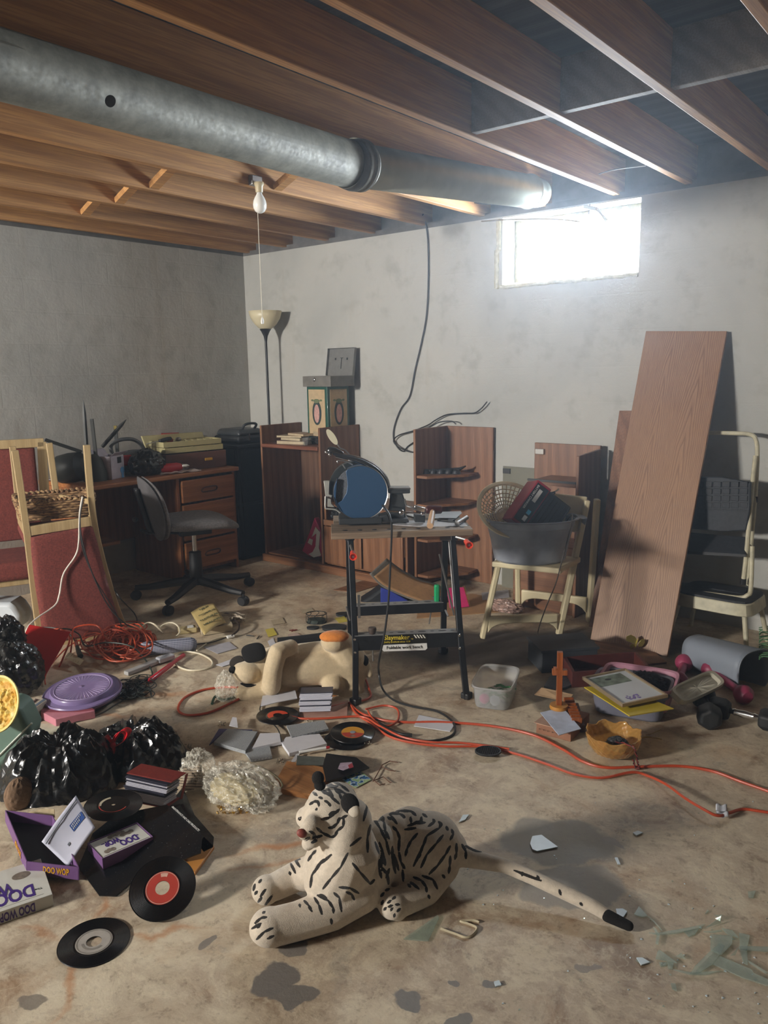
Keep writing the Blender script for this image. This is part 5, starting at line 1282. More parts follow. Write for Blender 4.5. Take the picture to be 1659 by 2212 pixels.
cable('grinder_cord', [GA(826, 1092, .2), GA(833, 1100, .12), BA(842, 1115, .08), BA(846, 1140, v0 - .02), BA(845, 1180, v0 - .02), BA(842, 1250, .0), BA(838, 1310, -.03), BA(830, 1372, -.05), BA(820, 1420, -.06), F(818, 1450, .09), F(826, 1487, .03), F(850, 1512, .008), F(890, 1526, .006), F(945, 1537, .005), F(978, 1560, .005), F(980, 1585, .005), F(945, 1599, .005), F(890, 1600, .005), F(850, 1588, .005), F(822, 1572, .008)], .0046, M_BLKCORD, 'black power cord dropping from the grinder in front of the workbench to the floor', 'cord')

# ================================================================== plush toys
def limb(pts, n=14):
    """pts: (world point, radius) chain -> rounded tube"""
    mb = MB(); P_ = [Vector(p) for p, r in pts]; R_ = [r for p, r in pts]
    m = len(P_); Q = []; q = []
    for i in range(m - 1):
        for j in range(5):
            t = j / 5; Q.append(P_[i].lerp(P_[i + 1], t)); q.append(R_[i] * (1 - t) + R_[i + 1] * t)
    Q.append(P_[-1]); q.append(R_[-1])
    mb.tube(Q, q, n); mb.ball(P_[0], R_[0], n); mb.ball(P_[-1], R_[-1], n); return mb
def merge(*mbs):
    o = MB()
    for m in mbs: o.add(m.v, m.f)
    return o
def baked(mb, voxel, smo):
    """one continuous skin from overlapping shapes, as a plain mesh in room coordinates"""
    me = bpy.data.meshes.new('tmp'); me.from_pydata([tuple(v) for v in mb.v], [], mb.f)
    bm = bmesh.new(); bm.from_mesh(me); bmesh.ops.recalc_face_normals(bm, faces=bm.faces); bm.to_mesh(me); bm.free()
    o = bpy.data.objects.new('tmp', me); COL.objects.link(o)
    md = o.modifiers.new('r', 'REMESH'); md.mode = 'VOXEL'; md.voxel_size = voxel; md.use_smooth_shade = True
    md = o.modifiers.new('s', 'SMOOTH'); md.factor = .5; md.iterations = smo
    dg = bpy.context.evaluated_depsgraph_get(); r = bpy.data.meshes.new_from_object(o.evaluated_get(dg))
    bpy.data.objects.remove(o); bpy.data.meshes.remove(me); return r
def place_mesh(me, name, mat, parent):
    me.transform(WM[parent].inverted()); me.materials.clear(); me.materials.append(mat); me.name = name
    for p in me.polygons: p.use_smooth = True
    o = bpy.data.objects.new(name, me); COL.objects.link(o); o.parent = parent; WM[o] = WM[parent].copy(); return o
tg = thing('plush_tiger', 'large white plush tiger with black stripes and a long tail lying on the floor', 'plush toy', F(760, 1950, 0))
def Z(x, y): return (500 + x / 2.9625, 1640 + y / 2.9625)         # enlarged-view units -> picture
ppm = lambda r, d: r * d / F_PX
def FB(px, py, z): return F(px, py, z)
chest = FB(728, 1893, .105); d0 = dep(chest)
rr = lambda px_, p=None: S(px_, ref=p if p is not None else chest)
head = FB(716, 1764, .285)
neck = FB(760, 1838, .20)
tors = FB(838, 1850, .10); rump = FB(915, 1833, .105)
sh = FB(790, 1880, .11)
parts = [
    MB().ball(head, (rr(64, head), rr(64, head), rr(62, head)), 28),
    MB().ball(FB(752, 1775, .28), rr(52, head), 24), MB().ball(FB(728, 1738, .295), rr(48, head), 24), MB().ball(FB(850, 1798, .16), rr(42, rump), 22), MB().ball(FB(810, 1820, .16), rr(44, rump), 22), MB().ball(FB(768, 1800, .25), rr(36, head), 22),
    MB().ball(FB(702, 1738, .295), rr(40, head), 22),
    
    limb([(A(690, 1768, head - NH * .03), rr(22, head)), (A(672, 1785, head - NH * .075), rr(20, head)), (A(657, 1800, head - NH * .085), rr(14, head))]),
    MB().ball(A(676, 1806, head - NH * .055), rr(24, head), 18), MB().ball(A(666, 1822, head - NH * .05), rr(15, head), 16),
    MB().ball(A(712, 1790, head - NH * .035), rr(36, head), 20),
    MB().ball(FB(748, 1808, .255), rr(40, head), 20), MB().ball(FB(662, 1766, .275), rr(24, head), 16),
    limb([(head + Vector((0, .02, -.03)), rr(52, head)), (neck, rr(62, neck)), (chest, rr(74))]),
    MB().ball(FB(716, 1870, .13), rr(62), 24), MB().ball(FB(735, 1905, .085), rr(70), 24), MB().ball(FB(790, 1868, .12), rr(56), 24),
    limb([(sh, rr(56)), (tors, rr(52)), (rump, rr(72, rump))]),
    MB().ball(FB(868, 1900, .055), rr(34), 18), MB().ball(FB(930, 1825, .105), rr(70, rump), 24), MB().ball(FB(885, 1800, .14), rr(56, rump), 20), MB().ball(FB(965, 1835, .09), rr(46, rump), 20),
    limb([(FB(960, 1872, .065), rr(34)), (FB(920, 1925, .04), rr(31)), (FB(870, 1946, .038), rr(31))]),
    MB().ball(FB(850, 1952, .04), (rr(35), rr(35), .038), 20), MB().ball(FB(843, 1963, .026), rr(22), 14), MB().ball(FB(860, 1968, .024), rr(20), 14),
    limb([(FB(775, 1920, .075), rr(52)), (FB(715, 1965, .05), rr(42)), (FB(640, 1990, .044), rr(38)), (FB(600, 2000, .044), rr(38))]),
    MB().ball(FB(582, 2002, .046), (rr(42), rr(42), .045), 22), MB().ball(FB(565, 2010, .034), rr(26), 14), MB().ball(FB(592, 2020, .030), rr(24), 14),
    limb([(FB(690, 1880, .08), rr(42)), (FB(640, 1893, .05), rr(33)), (FB(595, 1915, .04), rr(30))]),
    MB().ball(FB(575, 1922, .04), (rr(33), rr(33), .038), 20), MB().ball(FB(567, 1932, .03), rr(20), 14),
    limb([(FB(985, 1845, .09), rr(26, rump)), (FB(1030, 1857, .075), rr(19, rump)), (FB(1090, 1870, .07), rr(15, rump)), (FB(1150, 1895, .06), rr(15, rump)), (FB(1220, 1928, .045), rr(15, rump)), (FB(1280, 1957, .035), rr(14, rump)), (FB(1322, 1983, .022), rr(12, rump))]),
]
body = baked(merge(*parts), .0042, 5)
# stripes: strokes drawn on the coat (enlarged-view units)
STR = [[(485, 205), (475, 235)], [(548, 165), (580, 205), (610, 222)], [(522, 212), (548, 232)], [(560, 242), (582, 252)], [(582, 150), (640, 178), (680, 172)], [(640, 135), (700, 165), (750, 205)], [(612, 150), (660, 178)], [(690, 130), (770, 160), (800, 215)],
       [(660, 190), (690, 220), (710, 262)], [(672, 190), (720, 215), (752, 240)], [(590, 200), (630, 235), (690, 285)], [(620, 190), (650, 240)],
       [(500, 290), (525, 272), (555, 268), (560, 300)], [(595, 265), (618, 275), (635, 302)], [(548, 315), (540, 325)], [(585, 385), (620, 375), (660, 350), (690, 320)], [(625, 355), (655, 335)], [(590, 380), (620, 382)],
       [(545, 440), (580, 470), (640, 500), (665, 490)], [(720, 380), (715, 430), (680, 455), (660, 495)], [(690, 375), (680, 410), (640, 440)], [(740, 360), (700, 380)], [(620, 440), (660, 435)], [(430, 385), (440, 375)], [(500, 460), (535, 480), (520, 510)], [(540, 500), (580, 490)], [(470, 520), (500, 500)], [(510, 535), (550, 520)],
       [(850, 230), (868, 300), (845, 395)], [(890, 420), (870, 500), (872, 595)], [(905, 370), (950, 440), (990, 520), (1010, 610)], [(930, 365), (945, 395)],
       [(490, 650), (515, 610), (540, 585)], [(505, 820), (515, 740), (570, 670), (640, 610)], [(540, 700), (590, 640)], [(585, 830), (640, 760), (700, 690), (745, 600)], [(775, 665), (820, 720), (890, 800), (915, 770)], [(690, 820), (760, 825), (815, 858)], [(735, 850), (770, 865), (785, 900)], [(760, 555), (830, 500)],
       [(920, 530), (950, 610), (945, 700), (960, 760)], [(945, 530), (975, 620), (985, 680)], [(960, 600), (960, 690), (1000, 740), (1005, 800)], [(1030, 560), (1030, 640), (1050, 730)], [(1040, 610), (1070, 710)], [(1095, 710), (1100, 780)], [(990, 760), (1010, 700)],
       [(1030, 430), (1060, 460), (1078, 510)], [(1075, 500), (1070, 590), (1085, 660), (1110, 700)], [(1190, 475), (1150, 520), (1125, 570), (1112, 620)], [(1345, 410), (1330, 440), (1250, 490), (1225, 560), (1165, 685)], [(1225, 550), (1210, 600), (1200, 630)], [(1355, 485), (1310, 540), (1250, 610), (1212, 695)], [(1400, 555), (1370, 610), (1320, 680), (1265, 735)],
       [(1130, 425), (1180, 410), (1240, 405)], [(1020, 345), (1080, 350), (1110, 370), (1100, 372)], [(1010, 352), (1080, 330), (1150, 332), (1180, 360)], [(1160, 340), (1180, 360)], [(1215, 370), (1215, 400), (1170, 405)], [(1145, 370), (1150, 405)], [(1020, 360), (1060, 415)], [(1000, 370), (1020, 385)], [(940, 365), (975, 400), (985, 460), (1010, 510)], [(965, 365), (975, 390)],
       [(1225, 350), (1250, 370)], [(1290, 385), (1300, 400), (1260, 430)], [(1325, 400), (1348, 420)], [(1375, 430), (1385, 455)], [(1410, 450), (1420, 480), (1400, 515)], [(1440, 540), (1440, 600), (1430, 640)], [(1475, 545), (1500, 590), (1500, 635)], [(1400, 620), (1398, 680), (1390, 730)], [(1500, 555), (1540, 575)], [(1540, 580), (1600, 590)], [(1180, 440), (1110, 450)],
       [(1165, 755), (1215, 775), (1245, 815), (1250, 850)], [(1220, 745), (1290, 770), (1318, 830)], [(1145, 785), (1200, 830)], [(1350, 740), (1365, 760)], [(1130, 800), (1145, 820)], [(1260, 870), (1268, 890)],
       [(955, 880), (975, 855)], [(985, 840), (1010, 830)], [(1000, 920), (1020, 905)], [(960, 930), (970, 905)], [(1030, 895), (1050, 880)], [(975, 965), (990, 950)], [(1005, 945), (1030, 935)], [(1050, 930), (1075, 930)], [(1020, 970), (1030, 950)], [(1060, 975), (1080, 955)], [(1040, 1010), (1045, 990)],
       [(440, 640), (400, 630), (438, 690)], [(378, 665), (410, 730)], [(370, 720), (378, 740)], [(150, 800), (140, 840)], [(175, 790), (192, 770)], [(150, 865), (165, 845)], [(185, 880), (220, 830)], [(215, 935), (262, 870)], [(170, 915), (195, 885)], [(435, 925), (440, 945)],
       [(465, 905), (490, 930), (515, 975)], [(530, 885), (560, 930), (580, 995)], [(550, 870), (620, 905), (650, 950), (655, 985)], [(655, 855), (690, 885), (705, 975)], [(637, 1020), (642, 1055)], [(570, 865), (610, 890)],
       [(150, 1050), (190, 1015), (225, 1010)], [(130, 1085), (190, 1050)], [(160, 1155), (210, 1105), (265, 1080)], [(230, 1150), (270, 1130)], [(185, 1060), (165, 1080)], [(200, 985), (215, 975)]]
STP = [[Z(*p) for p in s] for s in STR]
STP += [[(1128, 1884), (1128, 1892)], [(1160, 1892), (1165, 1900)], [(1208, 1922), (1212, 1934)], [(1253, 1950), (1258, 1956)], [(1110, 1880), (1170, 1903)]]
segs = []
for s in STP:
    for a, b in zip(s[:-1], s[1:]): segs.append((a[0], a[1], b[0], b[1]))
segs = np.array(segs)
def paint(me, segs, hw, bands=True, axis=None):
    from mathutils.bvhtree import BVHTree
    bm = bmesh.new(); bm.from_mesh(me); bvh = BVHTree.FromBMesh(bm); bm.free()
    n = len(me.vertices); co = np.empty(n * 3); me.vertices.foreach_get('co', co); co = co.reshape(-1, 3)
    nr = np.empty(n * 3); me.vertices.foreach_get('normal', nr); nr = nr.reshape(-1, 3)
    rel = co - np.array(CAM); x = rel @ np.array(RIGHT); y = rel @ np.array(UP); z = -(rel @ np.array(BACK))
    px = PX0 + F_PX * x / z; py = PY0 - F_PX * y / z
    dmin = np.full(n, 99.0)
    for a, b, c, d in segs:
        vx, vy = c - a, d - b; L = vx * vx + vy * vy + 1e-9
        t = np.clip(((px - a) * vx + (py - b) * vy) / L, 0, 1)
        q = np.hypot(px - a - t * vx, py - b - t * vy) - hw * (.55 + .9 * t * (1 - t) * 2)
        dmin = np.minimum(dmin, q)
    facing = (nr * -rel).sum(1) / np.linalg.norm(rel, axis=1)
    near = np.where((dmin < 3) & (facing > 0.02))[0]; vis = facing > .05
    for i in near:
        p = Vector(co[i]); dr = (CAM - p); L = dr.length; dr /= L
        if bvh.ray_cast(p + dr * .012, dr, L)[0] is not None: vis[i] = False
    out = np.where(vis, dmin, 99.0)
    if bands:
        back = facing < .02
        w = np.array([noise.noise(Vector(c) * 9) for c in co[back]])
        ph = (co[back] @ np.array(UH)) * 95 + w * 5
        out[back] = np.where(np.sin(ph) > .72, -1.0, 3.0)
    at = me.attributes.new('stripe', 'FLOAT', 'POINT'); at.data.foreach_set('value', out.astype(np.float32))
paint(body, segs, 3.4)
def m_plush(name, c, dark, attr=None, sc=90):
    k = N(name); v = k.coord('Object'); n1 = k.noise(v, sc, 5, .7); n2 = k.noise(v, 9, 4)
    base = k.ramp(n1, [(.3, tuple(Vector(lin(c)) * .78)), (.65, lin(c))]); base = k.mix(k.ramp(n2, [(.35, .35), (.6, 0)]), base, dark)
    if attr:
        a = k.n('ShaderNodeAttribute'); a.attribute_name = attr
        f = k.math('ADD', a.outputs['Fac'], k.math('MULTIPLY', k.math('SUBTRACT', k.noise(v, 260, 3), .5), 2.2))
        base = k.mix(k.ramp(k.math('ADD', k.math('MULTIPLY', f, .25), .5), [(.44, 1.0), (.56, 0.0)]), base, '17130f')
    k.set(Base=base, Roughness=.95, Sheen=.25); k.bump(k.noise(v, 420, 3), .5, .003); return k.m
M_TIG = m_plush('white_tiger_plush', 'd2c6b4', 'a89883', 'stripe')
M_BPL = plain('black_plush', '0d0b0a', .95, bump=.5, scale=120)
from mathutils.bvhtree import BVHTree as _BVH
_bm = bmesh.new(); _bm.from_mesh(body); tig_bvh = _BVH.FromBMesh(_bm); _bm.free()
def hit(px, py):
    d = ray(px, py).normalized(); h = tig_bvh.ray_cast(CAM, d); return (h[0], h[1]) if h[0] is not None else (A(px, py, head), -d)
place_mesh(body, 'body', M_TIG, tg)
def ear(px, py, z, rpx, tilt, mat, nm='ear'):
    c = A(px, py, head - NH * z); r = rr(rpx, head)
    return MB(frame(c, UH * math.cos(tilt) + Vector((0, 0, math.sin(tilt))), z=-NH * .9 + Vector((0, 0, .3)))).ball((0, 0, 0), (r, r * 1.15, r * .42), 20)
merge(MB(frame(A(687, 1681, head), UH, z=-NH)).ball((0, 0, 0), (rr(14, head), rr(17, head), rr(8, head)), 20), MB(frame(A(691, 1697, head), UH, z=-NH)).ball((0, 0, 0), (rr(13, head), rr(12, head), rr(9, head)), 18)).build('ear', M_BPL, tg, remesh=.003, smo=3)
e2 = ear(756, 1736, .075, 19, .5, 0).build('ear', M_BPL, tg)
ear(764, 1750, .083, 13, .5, 0).build('inner_ear', plain('ear_white', 'c9bfae', .95, sheen=.3, bump=.4), tg)
MB(frame(hit(652, 1800)[0], UH + Vector((0, 0, -.4)), z=hit(652, 1800)[1])).ball((0, 0, 0), (rr(11, head), rr(9, head), rr(6, head)), 16).build('nose', plain('brick_red_nose', '7d3a30', .6), tg)
for (x0, y0), (x1, y1) in (((694, 1770), (712, 1766)), ((646, 1772), (651, 1765))):
    (pa, na), (pb, nb2) = hit(x0, y0), hit(x1, y1); pc_ = (pa + pb) / 2; nn_ = (na + nb2).normalized()
    MB(frame(pc_ - nn_ * .001, pb - pa, z=nn_)).ball((0, 0, 0), ((pb - pa).length * .6, .004, .004), 14).build('eye', plain('dark_eye', '1c1410', .15, coat=.6), tg)
tb_, te_ = FB(1312, 1978, .026), FB(1358, 2000, .016)
limb([(tb_, rr(12.5, rump)), (te_, rr(10, rump))]).build('tail_tip', M_BPL, tg, remesh=.003, smo=2)
# ------------------------------------------------------------------ dog
dg_ = thing('plush_dog', 'large cream plush dog with black ears lying on its side behind the records', 'plush toy', F(640, 1500, 0))
dn = F(640, 1500, 0)
def DG(px, py, off=0.0, z=None): return F(px, py, z) if z is not None else A(px, py, dn + NH * off)
q = lambda r: S(r, ref=dn)
dparts = [
    limb([(DG(632, 1438, .06), q(46)), (DG(690, 1432, .08), q(48)), (DG(750, 1440, .10), q(50))], 20),
    MB().ball(DG(560, 1450, .05), q(38), 20), MB().ball(DG(535, 1452, .0), (q(30), q(30), q(24)), 18), MB().ball(DG(520, 1450, .0), q(19), 16), MB().ball(DG(590, 1440, .08), q(44), 20),
    limb([(DG(628, 1398, .0), q(17)), (DG(600, 1408, -.05), q(20)), (DG(590, 1445, -.06), q(20)), (DG(586, 1482, -.05), q(21))], 14),
    limb([(DG(628, 1482, .05), q(20)), (DG(580, 1492, .0), q(20)), (DG(540, 1498, -.02), q(19)), (DG(526, 1500, -.02), q(20))], 14),
    limb([(DG(755, 1420, .06), q(34)), (DG(735, 1388, .04), q(28))], 14), MB().ball(DG(722, 1385, .02), (q(30), q(30), q(24)), 16),
    limb([(DG(755, 1470, .06), q(34)), (DG(765, 1495, .03), q(24)), (DG(748, 1510, .0), q(24))], 14), MB().ball(DG(720, 1478, .0), (q(26), q(26), q(24)), 16),
    limb([(DG(775, 1415, .12), q(12)), (DG(792, 1440, .08), q(11)), (DG(798, 1456, .06), q(9))], 12),
]
dog = baked(merge(*dparts), .006, 5)
place_mesh(dog, 'body', m_plush('cream_dog_plush', 'd0bd9c', 'b09a74', None, 60), dg_)
MB(frame(DG(548, 1410, -.02), UH * 1 + Vector((0, 0, .25)), z=-NH)).lathe([(0, .018), (.03, .017), (.05, .008), (.055, 0), (.05, -.008), (0, -.015)], 32, sx=1.0, sy=.82, sq=3).build('ear', M_BPL, dg_, sub=1)
MB(frame(DG(512, 1430, .06), UH + Vector((0, 0, .6)), z=-NH)).lathe([(0, .012), (.03, .008), (.034, 0), (0, -.01)], 24, sx=1.1, sy=.8).build('ear', plain('brown_black_plush', '2c2620', .9), dg_)
MB().ball(DG(502, 1447, -.02), q(8), 14).build('nose', M_BPL, dg_)
MB().tube(spline([DG(522, 1473, -.03), DG(545, 1482, -.02), DG(575, 1476, .0)], 6), q(6), 8).build('collar', M_BPL, dg_)
MB().tube(spline([DG(600, 1388, .12), DG(640, 1384, .14), DG(690, 1378, .16), DG(720, 1372, .16)], 6), q(11), 10).build('saddle_patch', M_BPL, dg_)
M_ORP = plain('orange_plush', 'c8782e', .9, sheen=.2, bump=.4, scale=90)
MB(frame(DG(722, 1375, .0), UH, z=(0, 0, 1))).ball((0, 0, 0), (q(32), q(20), q(13)), 18).build('paw_patch', M_ORP, dg_)
MB(frame(DG(712, 1497, .0), UH + Vector((0, 0, -.3)), z=(0, 0, 1))).ball((0, 0, 0), (q(28), q(16), q(9)), 18).build('paw_patch', M_ORP, dg_)
MB().ball(DG(782, 1428, .07), q(15), 14).build('tail_patch', M_BPL, dg_)
# ================================================================== things on the floor, far half
def sheet(name, pts, z, t, mat, label, cat, group=None, **kw):
    """flat piece given by picture corners (px, py[, height])"""
    P_ = [F(p[0], p[1], p[2] if len(p) > 2 else z) for p in pts]
    return solo(MB().plate(P_, t), name, mat, label, cat, group, **kw)
def oncable(pts, z=.005):
    return [F(p[0], p[1], p[2] if len(p) > 2 else z) for p in pts]
M_OCORD = plain('orange_cord', 'b04426', .45, var=.06)
M_WCORD = plain('cream_cord', 'cdc4ac', .5, var=.05)
M_PAPER = plain('white_paper', 'c9c9cf', .75, var=.04)
M_CARD = plain('brown_cardboard', 'a07a52', .8, var=.12, scale=20)
# cardboard sheet with writing, leaning in the shelf
cs = thing('cardboard_sheet', 'curved tan cardboard sheet with faint handwriting leaning behind the workbench', 'cardboard', F(870, 1300))
cref = F(900, 1300, 0)
def curve_card(u, v):
    top = [(835, 1206), (870, 1232), (910, 1252), (945, 1262), (965, 1280)]; bot = [(798, 1240), (822, 1265), (855, 1282), (890, 1296), (928, 1308)]
    a = spline([A(x, y, cref + NH * .05) for x, y in top], 6); b = spline([A(x, y, cref - NH * .12) for x, y in bot], 6)
    i = u * (len(a) - 1); i0 = int(min(i, len(a) - 2)); t = i - i0
    return a[i0].lerp(a[i0 + 1], t).lerp(b[i0].lerp(b[i0 + 1], t), v)
MB().surf(lambda u, v: curve_card(u, v), 24, 8).build('border', plain('grey_tape_border', '6f6a62', .6), cs, solid=.002)
MB().surf(lambda u, v: curve_card(.09 + .9 * u, .08 + .84 * v) - NH * .003, 24, 8).build('sheet', M_CARD, cs, solid=.001)
wr = MB()
for r_ in range(5):
    for s_ in range(9):
        u_ = .22 + s_ * .075 + random.uniform(0, .02); v_ = .2 + r_ * .15
        wr.tube([curve_card(u_ + k_ * .012, v_ + random.uniform(-.03, .03)) - NH * .005 for k_ in range(4)], .0007, 4)
wr.build('handwriting', plain('pencil', '5a4a3a', .8), cs)
bb_ = thing('duffel_bag', 'black and royal blue fabric bag slumped under the cardboard sheet', 'bag', F(850, 1305))
MB().prism([A(x, y, F(850, 1300)) for x, y in ((768, 1308), (800, 1288), (835, 1262), (880, 1285), (900, 1308))], NH * .15).build('body', plain('black_nylon', '0e1016', .7, bump=.3), bb_, bevel=.02)
MB().prism([A(x, y, F(850, 1303)) for x, y in ((822, 1305), (822, 1268), (845, 1276), (880, 1296), (885, 1304))], -NH * .01).build('blue_panel', plain('royal_blue', '1f2f86', .6, bump=.3), bb_, bevel=.004)
tr = thing('tape_roll', 'roll of grey tape standing on its side behind the green screwdriver', 'tape', F(945, 1296))
MB(T(F(948, 1300, 0)) @ T(0, 0, 0)).lathe([(.032, 0), (.06, 0), (.06, .045), (.032, .045), (.032, 0)], 32).build('tape', plain('grey_tape', '55555a', .45), tr)
nb_ = thing('spiral_notebook', 'magenta spiral notebook propped beside the right rear leg of the workbench', 'notebook', F(1000, 1315))
nq = [(965, 1270), (1002, 1268), (1014, 1310), (972, 1316)]
NB = [A(x, y, F(990, 1315) + NH * (.06 if y < 1290 else 0)) for x, y in nq]
MB().plate(NB, .012).build('cover', plain('magenta_cover', 'b0205c', .45), nb_, bevel=.002)
mb = MB()
for i in range(11):
    p = NB[1].lerp(NB[2], (i + .5) / 11); mb.tube([p + Vector((-.012, 0, .004)), p + Vector((0, 0, .012)), p + Vector((.008, 0, .0))], .0016, 5)
mb.build('spiral', plain('gold_wire', 'b98f45', .3, .8), nb_)
sheet('cardboard_piece', [(900, 1335), (1095, 1320), (1100, 1302), (1060, 1290), (1020, 1282), (905, 1300)], .004, .004, M_CARD, 'flat tan cardboard lying on the floor behind the workbench', 'cardboard')
sheet('plywood_sheet', [(720, 1274), (770, 1279), (835, 1258), (850, 1246), (812, 1245)], .004, .006, OAKX, 'thin brown panel lying on the floor in front of the low cupboard', 'panel')
fn, a_, b_ = crumple(F(1092, 1310, .03), (.10, .06, .035), 9.1, amp=.25)
solo(MB().surf(fn, a_, b_, closed_u=True), 'food_bag', plain('speckled_film', '9a8076', .35, var=.5, scale=45), 'crumpled clear bag of brown bits under the cream folding chair', 'bag')
mp = thing('paper_leaflet', 'grey leaflet lying behind the cream chair leg', 'paper', F(1100, 1288))
MB().plate([F(x, y, .006) for x, y in ((1040, 1280), (1098, 1274), (1100, 1290), (1042, 1296))], .002).build('sheet', plain('greyish_paper', 'a7a5ab', .8), mp)
# dark box, red drawer
def obox(name, corners, z0, h, mat, label, cat, wall=.006, open_top=True, bevel=.002, group=None, taper=0.0, floor=True):
    """box from four base corners (world points, ordered), open on top"""
    t = thing(name, label, cat, sum((Vector(c) for c in corners), Vector()) / 4, group=group)
    c = [Vector(p) for p in corners]; up_ = Vector((0, 0, h)); ctr_ = sum(c, Vector()) / 4
    mb = MB(); ins = [p + (ctr_ - p).normalized() * wall * 1.6 for p in c]
    for i in range(4):
        j = (i + 1) % 4; a, b = c[i], c[j]; ai, bi = ins[i], ins[j]
        o = lambda p: (p - ctr_) * taper
        mb.add([a, b, bi, ai, a + up_ + o(a), b + up_ + o(b), bi + up_ + o(bi), ai + up_ + o(ai)], [(3, 2, 1, 0), (4, 5, 6, 7), (0, 1, 5, 4), (2, 3, 7, 6), (1, 2, 6, 5), (3, 0, 4, 7)])
    if not open_top: mb.prism([p + up_ for p in c], (0, 0, -wall))
    mb.build('walls', mat, t, bevel=bevel)
    if floor: MB().prism(ins, (0, 0, wall)).build('bottom', mat, t)
    return t
dc = F(1170, 1455), F(1290, 1446)
d0_, d1_ = dc[0], dc[1] - Vector((0, 0, 0)); dn2 = (d1_ - d0_).cross(Vector((0, 0, 1))).normalized(); dn2 = dn2 if dn2.dot(NH) > 0 else -dn2
hb = A(1165, 1402, d0_).z
hb *= .84
DKM = frame((d0_ + d1_) / 2 + dn2 * .10, d1_ - d0_, z=(0, 0, 1))
dbx = thing('storage_box', 'dark charcoal lidded box sitting at the foot of the leaning board', 'box', M=DKM)
MB(DKM).box((0, 0, hb / 2), ((d1_ - d0_).length, .20, hb)).build('body', plain('charcoal_board', '33363a', .6), dbx, bevel=.004)
MB(DKM).box((0, 0, hb + .006), ((d1_ - d0_).length + .012, .212, .012)).box((.05, .02, hb + .0125), (.06, .012, .001)).build('lid', plain('charcoal_board', '33363a', .6), dbx, bevel=.002)
rc = [F(1225, 1478), F(1403, 1470), F(1378, 1438), F(1240, 1446)]
rc = [F(1235, 1486), F(1403, 1474)]; rv = Vector((-.62, .78, 0)) * .20
rdx = obox('shallow_wooden_tray', [rc[0], rc[1], rc[1] + rv, rc[0] + rv], 0, .075, plain('dark_red_wood', '4e231d', .5, var=.2), 'empty dark red wooden tray lying behind the picture frame', 'tray', wall=.012)
MB(T(F(1378, 1455, .045))).ball((0, 0, 0), (.02, .008, .014), 12).build('knob', plain('brass_pull', '6c4a22', .4, .6), rdx)
solo(MB().plate([F(x, y, .01) for x, y in ((1285, 1385), (1400, 1395), (1440, 1430), (1380, 1436), (1290, 1415))], .01), 'plywood_sheet', wood('floor_panel', '7b5538', '4a2f1c', 0, 1, .6), 'brown panel lying on the floor at the foot of the leaning board', 'panel')
# gold butterfly
bt = thing('butterfly_ornament', 'gold metal butterfly ornament clipped low on the leaning board', 'ornament', A(1375, 1400, f1 - UH * .1))
bref = f0.lerp(f1, .6) - Vector((0, .05, 0))
M_GOLD = plain('pale_gold', 'c9bd6a', .3, .8, var=.1)
for pts_ in (((1374, 1392), (1352, 1384), (1353, 1375), (1362, 1371), (1372, 1376), (1377, 1386)), ((1378, 1392), (1384, 1382), (1392, 1380), (1393, 1388), (1388, 1396), (1380, 1398)), ((1374, 1394), (1364, 1402), (1360, 1396), (1366, 1390))):
    MB().prism([A(x, y, bref) for x, y in pts_], (0, .003, 0)).build('wing', M_GOLD, bt, bevel=.001)
MB().tube([A(1379, 1379, bref - Vector((0, .006, 0))), A(1372, 1400, bref - Vector((0, .006, 0)))], .0028, 8).build('body', M_GOLD, bt)
# clear container with green clips
cA, cB = F(1018, 1531), F(1100, 1541)
uu = (cB - cA).normalized(); ww = Vector((-uu.y, uu.x, 0)); ww = ww if ww.dot(NH) > 0 else -ww
Lc, Wc, Hc = (cB - cA).length, .26, .10
cmid = (cA + cB) / 2 + ww * Wc / 2
CTM = frame(cmid, uu, z=(0, 0, 1))
ct = thing('plastic_container', 'clear plastic food container holding green wire clips, right of the workbench', 'container', M=CTM)
M_CLR = glassy('clear_polypropylene', (.93, .95, .96), .22, .82, 1.25)
q_ = 5
MB(CTM).lathe([(0, .003), (Lc * .46, .003), (Lc * .48, .015), (Lc * .52, Hc), (Lc * .55, Hc + .003), (Lc * .55, Hc - .006)], 56, sy=Wc / Lc * .98, sq=q_).build('tub', M_CLR, ct, solid=.0016)
grn = thing('wire_clips', 'heap of green wire clips inside the clear container', 'wire', CTM @ Vector((0, 0, .03)))
mb = MB(CTM)
for i in range(14):
    y = random.uniform(-.07, .08); x0 = random.uniform(-.05, .0); z_ = .03 + i * .0022; a = random.uniform(-.5, .2)
    pts_ = [(x0 + t * .022 * math.cos(a), y + t * .022 * math.sin(a) + (.006 if t % 2 else -.006), z_ + .003 * (t % 2)) for t in range(5)]
    mb.tube(pts_, .0022, 5)
mb.build('clips', plain('green_wire', '2f6b35', .5, var=.2), grn)
for i, (x, y, c_, lab) in enumerate(((-.035, -.08, 'c85a8c', 'pink sponge seen through the side of the clear container'), (.012, -.085, '9aa0a6', 'grey lump seen through the side of the clear container'))):
    solo(MB(CTM).ball((x, y, .03), (.022, .02, .022), 14), 'sponge', plain('lump_' + c_, c_, .7), lab, 'sponge')
